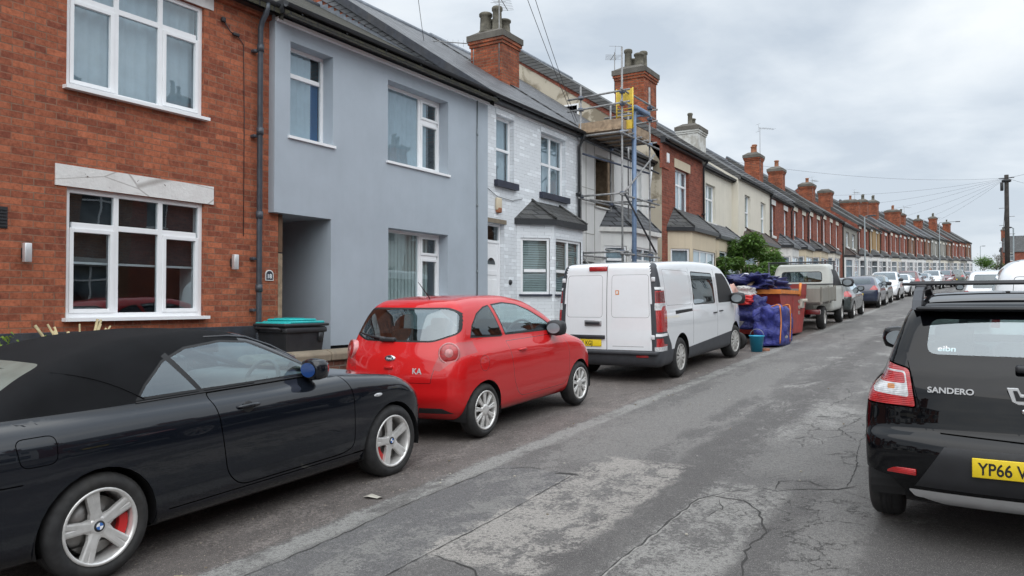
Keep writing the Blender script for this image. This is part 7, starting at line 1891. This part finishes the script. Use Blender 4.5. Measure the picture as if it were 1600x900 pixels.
crumple('rubble_sack', 'dark blue sack hanging over the near end of the skip', 'sack', (-4.75, 18.75, gz(18.7) + .35), (.7, .6, .75), 'navy_tarp', 9, .5, .25)
crumple('plaster_sack', 'red and white plastic sack lying on the rubble beside the van mirror', 'sack', (-4.9, 18.9, gz(18.9) + 1.05), (.5, .8, .32), 'sack_white', 12, .5, .15)
m = crumple('plaster_sack', 'red plastic sack lying under the white one on the rubble', 'sack', (-4.85, 18.7, gz(18.9) + .92), (.55, .9, .26), 'red_plastic', 13, .5, .15)
crumple('plaster_board', 'curved pink board leaning behind the white van mirror', 'board', (-4.75, 17.35, gz(17.7) + .1), (.16, .5, 1.3), 'pink_plastic', 15, .45, .02)
m = MB(); m.box(-.06, .06, -.8, .8, 0, .03, mtx=Matrix.Rotation(.35, 4, 'X')); o = m.build('timber_plank', 'bare_wood'); o.location = (-4.9, 19.6, gz(19.6) + 1.42); tag(o, 'pale timber plank lying across the rubbish on the skip', 'plank')
m = MB(); m.box(-.05, .05, -.35, .35, 0, .025, mtx=Matrix.Rotation(-.2, 4, 'X') @ Matrix.Rotation(.5, 4, 'Z')); o = m.build('timber_plank', 'upvc'); o.location = (-5.2, 20.0, gz(19.6) + 1.62); tag(o, 'short white board sticking up out of the skip', 'plank')
def barrow():
    t = thing('wheelbarrow', 'wheelbarrow with black handles parked nose-in beside the blue sack', 'wheelbarrow', (-4.95, 17.35, gz(17.3)), (0, 0, 1.2))
    m = MB(); m.add([(-.3, -.35, .62), (.3, -.35, .62), (.34, .35, .66), (-.34, .35, .66), (-.18, -.2, .38), (.18, -.2, .38), (.2, .2, .38), (-.2, .2, .38)], [(0, 1, 5, 4), (1, 2, 6, 5), (2, 3, 7, 6), (3, 0, 4, 7), (4, 5, 6, 7)]); m.build('tray', 'galv', t, .01)
    m = MB()
    for sx in (-1, 1): m.tube([(sx * .12, -.42, .22), (sx * .2, 0, .36), (sx * .28, .55, .58), (sx * .29, .85, .70)], .018, 8); m.tube([(sx * .22, .2, .42), (sx * .24, .28, .0)], .016, 8)
    m.build('frame', 'black_plastic', t)
    w = MB(); w.lathe([(.10, -.04), (.17, -.04), (.19, 0), (.17, .04), (.10, .04), (0, .03)], 'x', 22, c=(0, -.42, .20)); w.build('wheel', 'rubber', t)
barrow()
def bucket():
    t = thing('bucket', 'bright blue plastic bucket on the road by the front wheel of the van', 'bucket', (-4.12, 16.95, gz(16.9)))
    m = MB(); m.lathe([(0, .01), (.11, .01), (.115, .0), (.15, .33), (.165, .33), (.165, .35), (.145, .35), (.108, .02), (0, .02)], 'z', 24); m.build('bucket_body', 'blue_plastic', t)
    m = MB(); m.tube([(.15 * math.cos(a), .02, .33 - .16 * abs(math.sin(a)) * -1) for a in np.linspace(0, PI, 12)], .006, 6); m.build('handle', 'galv', t)
bucket()
m = MB(); m.rbox(-.10, .10, -.05, .05, 0, .06, .008); o = m.build('broken_brick', 'rubble'); o.location = (-4.0, 17.15, gz(17.1)); o.rotation_euler = (0, 0, .6); tag(o, 'broken orange brick on the road beside the blue bucket', 'brick')

# ------------------------------------------------------------ poles, lamps, wires
def tele_pole(x, y, h, label, r=.17):
    zb = gz(y) + .1; t = thing('telegraph_pole', label, 'pole', (cx(y) + x, y, zb), group='wooden telegraph poles')
    m = MB(); m.tube([(0, 0, -.2), (0, 0, h * .5), (0, 0, h)], [r, r * .88, r * .78], 14); m.build('pole', 'pole_wood', t)
    m = MB(); m.rbox(-.26, -.12, -.12, .12, h - .75, h - .35, .03); m.lathe([(.17, h - .35), (.20, h - .33), (.20, h - .25), (.17, h - .23)], 'z', 14); m.tube([(-.32, 0, h - .15), (.32, 0, h - .15)], .02, 6); m.build('terminal_box', 'black_plastic', t)
    m = MB()
    for k in range(5):
        s = 1 if k % 2 else -1; m.tube([(0, 0, h - 1.6 - k * .42), (s * .32, 0, h - 1.6 - k * .42)], .012, 5)
    m.build('climbing_steps', 'galv', t)
    return Vector((cx(y) + x, y, zb + h - .15))
PT = tele_pole(1.18, 44.0, 6.1, 'tall dark wooden telegraph pole at the right with wires fanning out from its top', .12)
tele_pole(-6.4, 150, 5.0, 'distant short wooden pole seen left of the tall telegraph pole', .14)
def lamp(x, y, h, label, arm=1, al=.8):
    zb = gz(y) + .1; t = thing('street_lamp', label, 'street lamp', (cx(y) + x, y, zb), group='street lamps')
    m = MB(); m.tube([(0, 0, -.1), (0, 0, 1.2), (0, 0, 1.25), (0, 0, h)], [.075, .075, .05, .04], 12); m.build('post', 'lamp_post_grey', t)
    m = MB(); m.tube([(0, 0, h - .02), (arm * .1, 0, h + .04), (arm * al, 0, h + .06)], .028, 8); m.build('arm', 'lamp_post_grey', t)
    m = MB(); m.rbox(arm * al - .05, arm * (al + .42), -.09, .09, h + .0, h + .09, .03) if arm > 0 else m.rbox(arm * (al + .42), arm * al + .05, -.09, .09, h, h + .09, .03); m.build('lamp_head', 'grey_plastic', t)
lamp(-6.45, 55.0, 5.15, 'slim grey street lamp on the left pavement before the grey pebbledashed house', 1, .25)
lamp(-6.4, 98.0, 6.8, 'tall street lamp with a long arm far along the left pavement', 1, 1.6)
lamp(-9.3, 150.0, 5.3, 'farthest street lamp, rising alone past the end of the terrace', 1, .3)
lamp(1.75, 62.0, 4.3, 'street lamp on the right just behind the tall telegraph pole', -1, .15)

def wire(a, b, sag=.6, r=.012, label='thin black overhead wire sagging across the sky from the telegraph pole'):
    m = MB(); a, b = Vector(a), Vector(b); pts = []
    for q in np.linspace(0, 1, 22): p = a.lerp(b, q); p.z -= sag * 4 * q * (1 - q); pts.append(p)
    m.tube(pts, r, 5); o = m.build('overhead_wire', 'wire_black'); tag(o, label, 'wire', 'overhead wires'); return o
EAV = lambda y, z=5.4: (cx(y) - 8.3, y, gz(y) + z)
wire(PT, EAV(28.6, 6.0), .35, .0042, 'highest overhead wire, from the telegraph pole to the cream house roof'); wire(PT, EAV(40, 5.6), .3, .0042, 'overhead wire from the pole to the first dark red brick house'); wire(PT, EAV(47), .3, .0042, 'overhead wire from the pole to a middle red brick house'); wire(PT, EAV(56), .3, .0042, 'overhead wire from the pole to the house before the grey pebbledashed one')
wire(PT, EAV(66), .4, .0042, 'overhead wire from the pole to the ochre house'); wire(PT, EAV(76), .5, .0042, 'upper of the two close wires running from the pole to the mid terrace'); wire(PT, EAV(84), .6, .0042, 'lower of the two close wires running from the pole to the mid terrace')
wire(PT, (6.5, 30, gz(30) + 6.6), .3, .006, 'overhead wire leaving the pole towards the right edge'); wire(PT, (cx(150) - 6.4, 150, gz(150) + 4.9), 1.2, .02, 'overhead wire dipping from the tall pole to the distant short pole')
wire(PT, (7, 50, gz(50) + 5.2), .3, .006, 'second overhead wire leaving the pole towards the right edge')
wire((-10.9, 14.0, 7.75), (-8.8, 10.88, 8.5), .05, .006, 'single overhead wire crossing the sky left of the first chimney')
wire((-8.5, 17.0, 6.15), (-6.74, 10.98, 7.69), .06, .006, 'left of the two overhead wires rising beside the near chimney'); wire((-8.5, 17.1, 6.2), (-6.59, 11.08, 7.69), .10, .006, 'right of the two overhead wires rising beside the near chimney')

# ------------------------------------------------------------ far end: trees, pale house, person
def tree(name, label, x, y, h, cr, leafmat, n=2500, bare=False, seed=1, tr=.10):
    random.seed(seed); t = thing(name, label, 'tree', (cx(y) + x, y, gz(y)), group=None)
    m = MB(); tips = []
    def grow(p, d, L, r, lv):
        q = p + d * L; mid = p + d * L * .5 + Vector((random.uniform(-1, 1), random.uniform(-1, 1), 0)) * L * .06
        m.tube([p, mid, q], [r, r * .85, r * .7], 6)
        if lv == 0: tips.append(q); return
        for _ in range(3 if not bare else 4):
            nd = (d + Vector((random.uniform(-1, 1), random.uniform(-1, 1), random.uniform(-.25, .8))) * .75).normalized(); grow(q, nd, L * random.uniform(.6, .8), r * .62, lv - 1)
    grow(Vector((0, 0, 0)), Vector((0, 0, 1)), h * .34, tr, 3 if not bare else 4); m.build('trunk', 'bark', t)
    if not bare:
        f = MB()
        for _ in range(n):
            c = random.choice(tips); p = c + Vector((random.gauss(0, 1), random.gauss(0, 1), random.gauss(0, .8))) * cr * .33; L = random.uniform(.12, .28)
            f.add([(0, 0, 0), (L * .4, -L * .3, 0), (L, 0, 0), (L * .4, L * .3, 0)], [(0, 1, 2, 3)], 0, False, Matrix.Translation(p) @ Matrix.Rotation(random.random() * 6, 4, 'Z') @ Matrix.Rotation(random.uniform(-1, 1), 4, 'X'))
        f.build('crown', leafmat, t, fix=False)
    return t
tree('leafy_tree', 'small dark green tree at the far end of the street, right of the terrace', -8.3, 146, 3.4, 1.5, 'leaf_green', 3000, seed=2)
tree('leafy_tree', 'low dark tree at the street end between the bare tree and the green one', -7.0, 152, 2.6, 1.2, 'leaf_dark', 1500, seed=8)
tree('bare_tree', 'leafless twiggy tree at the far end of the street', -6.7, 147, 4.2, 1.5, None, bare=True, seed=5, tr=.07)
t = thing('distant_house', 'pale distant house just past the end of the terrace', 'house', (cx(158) - 13.2, 158, gz(158) - .6))
m = MB(); facade(m, -4, 4, 0, 4.2, [(-3, -1.5, 1, 2.5), (1.2, 2.7, 1, 2.5)]); m.quad((0, -4, 0), (-7, -4, 0), (-7, -4, 4.2), (0, -4, 4.2)); m.build('wall', 'white_masonry', t); gable_roof(t, -4.1, 4.1, 4.2, 3.5, 14, 'brown_tile_roof')
m = MB(); yy0 = 124; pts = []
t = thing('boundary_wall', 'pale long garden wall along the right pavement at the far end', 'wall', (cx(100) + 3.2, 100, gz(100)))
m.box(-.1, .1, -14, 30, -.5, 1.5, mtx=Matrix.Rotation(-tang(110), 4, 'Z') @ Matrix.Rotation(PITCH, 4, 'X')); m.build('wall', 'white_masonry', t)
m = MB(); m.box(-.16, .16, -14, 30, 1.5, 1.58, mtx=Matrix.Rotation(-tang(110), 4, 'Z') @ Matrix.Rotation(PITCH, 4, 'X')); m.build('coping', 'stone_cap', t)

def person():
    t = thing('person', 'tiny distant person in a dark jacket standing behind the far parked cars', 'person', (cx(80) - 5.0, 80, gz(80) + .02))
    V = [(0, 0, .95), (0, 0, 1.15), (0, .0, 1.40), (0, 0, 1.52), (0, .01, 1.66), (0, .01, 1.76), (.20, 0, 1.42), (.27, .02, 1.14), (.27, -.06, .90), (-.20, 0, 1.42), (-.27, .02, 1.14), (-.27, -.06, .90), (.10, 0, .90), (.12, -.02, .50), (.12, .0, .08), (.12, -.15, .03), (-.10, 0, .90), (-.12, .04, .50), (-.12, .08, .08), (-.12, -.07, .03)]
    E = [(0, 1), (1, 2), (2, 3), (3, 4), (4, 5), (2, 6), (6, 7), (7, 8), (2, 9), (9, 10), (10, 11), (0, 12), (12, 13), (13, 14), (14, 15), (0, 16), (16, 17), (17, 18), (18, 19)]
    Rr = [.15, .15, .16, .06, .09, .08, .065, .05, .04, .065, .05, .04, .09, .065, .05, .04, .09, .065, .05, .04]
    me = bpy.data.meshes.new('body'); me.from_pydata(V, E, []); o = link('body', me, 'jacket', t); md = o.modifiers.new('skin', 'SKIN'); sv = me.skin_vertices[0].data
    for i, r in enumerate(Rr): sv[i].radius = (r, r * .85)
    sv[0].use_root = True; s = o.modifiers.new('sub', 'SUBSURF'); s.levels = s.render_levels = 1
    m = MB(); m.ellipsoid((0, -.05, 1.70), (.075, .06, .10), 12); m.build('face', 'skin', t); m = MB(); m.ellipsoid((0, .02, 1.75), (.09, .10, .09), 12); m.build('hair', 'black_plastic', t)
person()
# ------------------------------------------------------------ sky, sun, camera
w = bpy.data.worlds.new('World'); SC.world = w; w.use_nodes = True; nt = w.node_tree; nt.nodes.clear()
def nn(t, **k):
    n = nt.nodes.new('ShaderNode' + t)
    for a, b in k.items(): setattr(n, a, b)
    return n
out = nn('OutputWorld'); bg = nn('Background'); sky = nn('TexSky', sky_type='NISHITA'); sky.sun_disc = False; sky.sun_elevation = R(52); sky.sun_rotation = R(200); sky.dust_density = 3
tc = nn('TexCoord'); sep = nn('SeparateXYZ'); nt.links.new(tc.outputs['Generated'], sep.inputs[0])
# flatten the direction onto a cloud deck
zz = nn('Math', operation='MAXIMUM'); nt.links.new(sep.outputs[2], zz.inputs[0]); zz.inputs[1].default_value = .0
za = nn('Math', operation='ADD'); nt.links.new(zz.outputs[0], za.inputs[0]); za.inputs[1].default_value = .22
dx = nn('Math', operation='DIVIDE'); nt.links.new(sep.outputs[0], dx.inputs[0]); nt.links.new(za.outputs[0], dx.inputs[1])
dy = nn('Math', operation='DIVIDE'); nt.links.new(sep.outputs[1], dy.inputs[0]); nt.links.new(za.outputs[0], dy.inputs[1])
cmb = nn('CombineXYZ'); nt.links.new(dx.outputs[0], cmb.inputs[0]); nt.links.new(dy.outputs[0], cmb.inputs[1])
def nz(scale, detail, rough, loc):
    mp = nn('Mapping'); mp.inputs['Location'].default_value = loc; nt.links.new(cmb.outputs[0], mp.inputs[0]); n = nn('TexNoise'); n.inputs['Scale'].default_value = scale; n.inputs['Detail'].default_value = detail; n.inputs['Roughness'].default_value = rough; n.inputs['Distortion'].default_value = .3; nt.links.new(mp.outputs[0], n.inputs[0]); return n.outputs[0]
n1 = nz(.85, 7, .5, (3.3, 1.2, 0)); n2 = nz(2.6, 6, .55, (0, 7.5, 0))
ad = nn('Math', operation='MULTIPLY_ADD'); nt.links.new(n2, ad.inputs[0]); ad.inputs[1].default_value = .35; nt.links.new(n1, ad.inputs[2])
rp = nn('ValToRGB'); e = rp.color_ramp.elements; e[0].position = .54; e[0].color = (.49, .555, .63, 1); e[1].position = .80; e[1].color = (.83, .865, .885, 1); m_ = e.new(.67); m_.color = (.66, .715, .77, 1)
nt.links.new(ad.outputs[0], rp.inputs[0])
hz = nn('ValToRGB'); e = hz.color_ramp.elements; e[0].position = .0; e[0].color = (1, 1, 1, 1); e[1].position = .30; e[1].color = (0, 0, 0, 1); nt.links.new(sep.outputs[2], hz.inputs[0])
mixh = nn('Mix', data_type='RGBA'); mh = nn('Math', operation='MULTIPLY'); nt.links.new(hz.outputs[0], mh.inputs[0]); mh.inputs[1].default_value = .45; nt.links.new(mh.outputs[0], mixh.inputs[0]); nt.links.new(rp.outputs[0], mixh.inputs[6]); mixh.inputs[7].default_value = (.62, .68, .74, 1)
# overcast: brightest overhead; brightness added behind and right of view to light facades
def mr(src, a, b, c, d):
    m = nn('MapRange'); nt.links.new(src, m.inputs[0]); m.inputs[1].default_value = a; m.inputs[2].default_value = b; m.inputs[3].default_value = c; m.inputs[4].default_value = d; return m.outputs[0]
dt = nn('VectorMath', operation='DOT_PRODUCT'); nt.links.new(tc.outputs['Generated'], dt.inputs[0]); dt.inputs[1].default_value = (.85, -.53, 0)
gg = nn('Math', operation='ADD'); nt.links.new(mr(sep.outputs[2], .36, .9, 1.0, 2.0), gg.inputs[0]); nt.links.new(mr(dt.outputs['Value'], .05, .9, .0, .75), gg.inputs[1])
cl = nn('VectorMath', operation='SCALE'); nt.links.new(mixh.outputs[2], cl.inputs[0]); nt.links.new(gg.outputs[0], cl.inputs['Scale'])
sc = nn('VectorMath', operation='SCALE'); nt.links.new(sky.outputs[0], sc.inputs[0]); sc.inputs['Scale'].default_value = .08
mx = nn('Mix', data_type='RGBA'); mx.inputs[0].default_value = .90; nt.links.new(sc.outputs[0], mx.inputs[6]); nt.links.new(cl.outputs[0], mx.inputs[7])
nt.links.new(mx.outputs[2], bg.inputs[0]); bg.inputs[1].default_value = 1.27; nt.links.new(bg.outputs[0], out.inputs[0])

sd = bpy.data.lights.new('sun', 'SUN'); sd.energy = 1.35; sd.angle = R(75); sd.color = (1, .97, .93); so = bpy.data.objects.new('sun', sd); COL.objects.link(so); so.rotation_euler = (R(38), 0, R(20))

cam = bpy.data.cameras.new('camera'); cam.sensor_width = 36; cam.lens = 27.0; cam.clip_end = 3000; cam.clip_start = .05
co = bpy.data.objects.new('camera', cam); COL.objects.link(co); co.location = (0, 0, 1.7)
co.rotation_euler = (R(90) + math.atan(23 / 1200), 0, math.atan(730 / 1200)); SC.camera = co
SC.view_settings.view_transform = 'Standard'; SC.view_settings.look = 'None'; SC.view_settings.exposure = 0
SC.cycles.max_bounces = 8; SC.cycles.transparent_max_bounces = 12
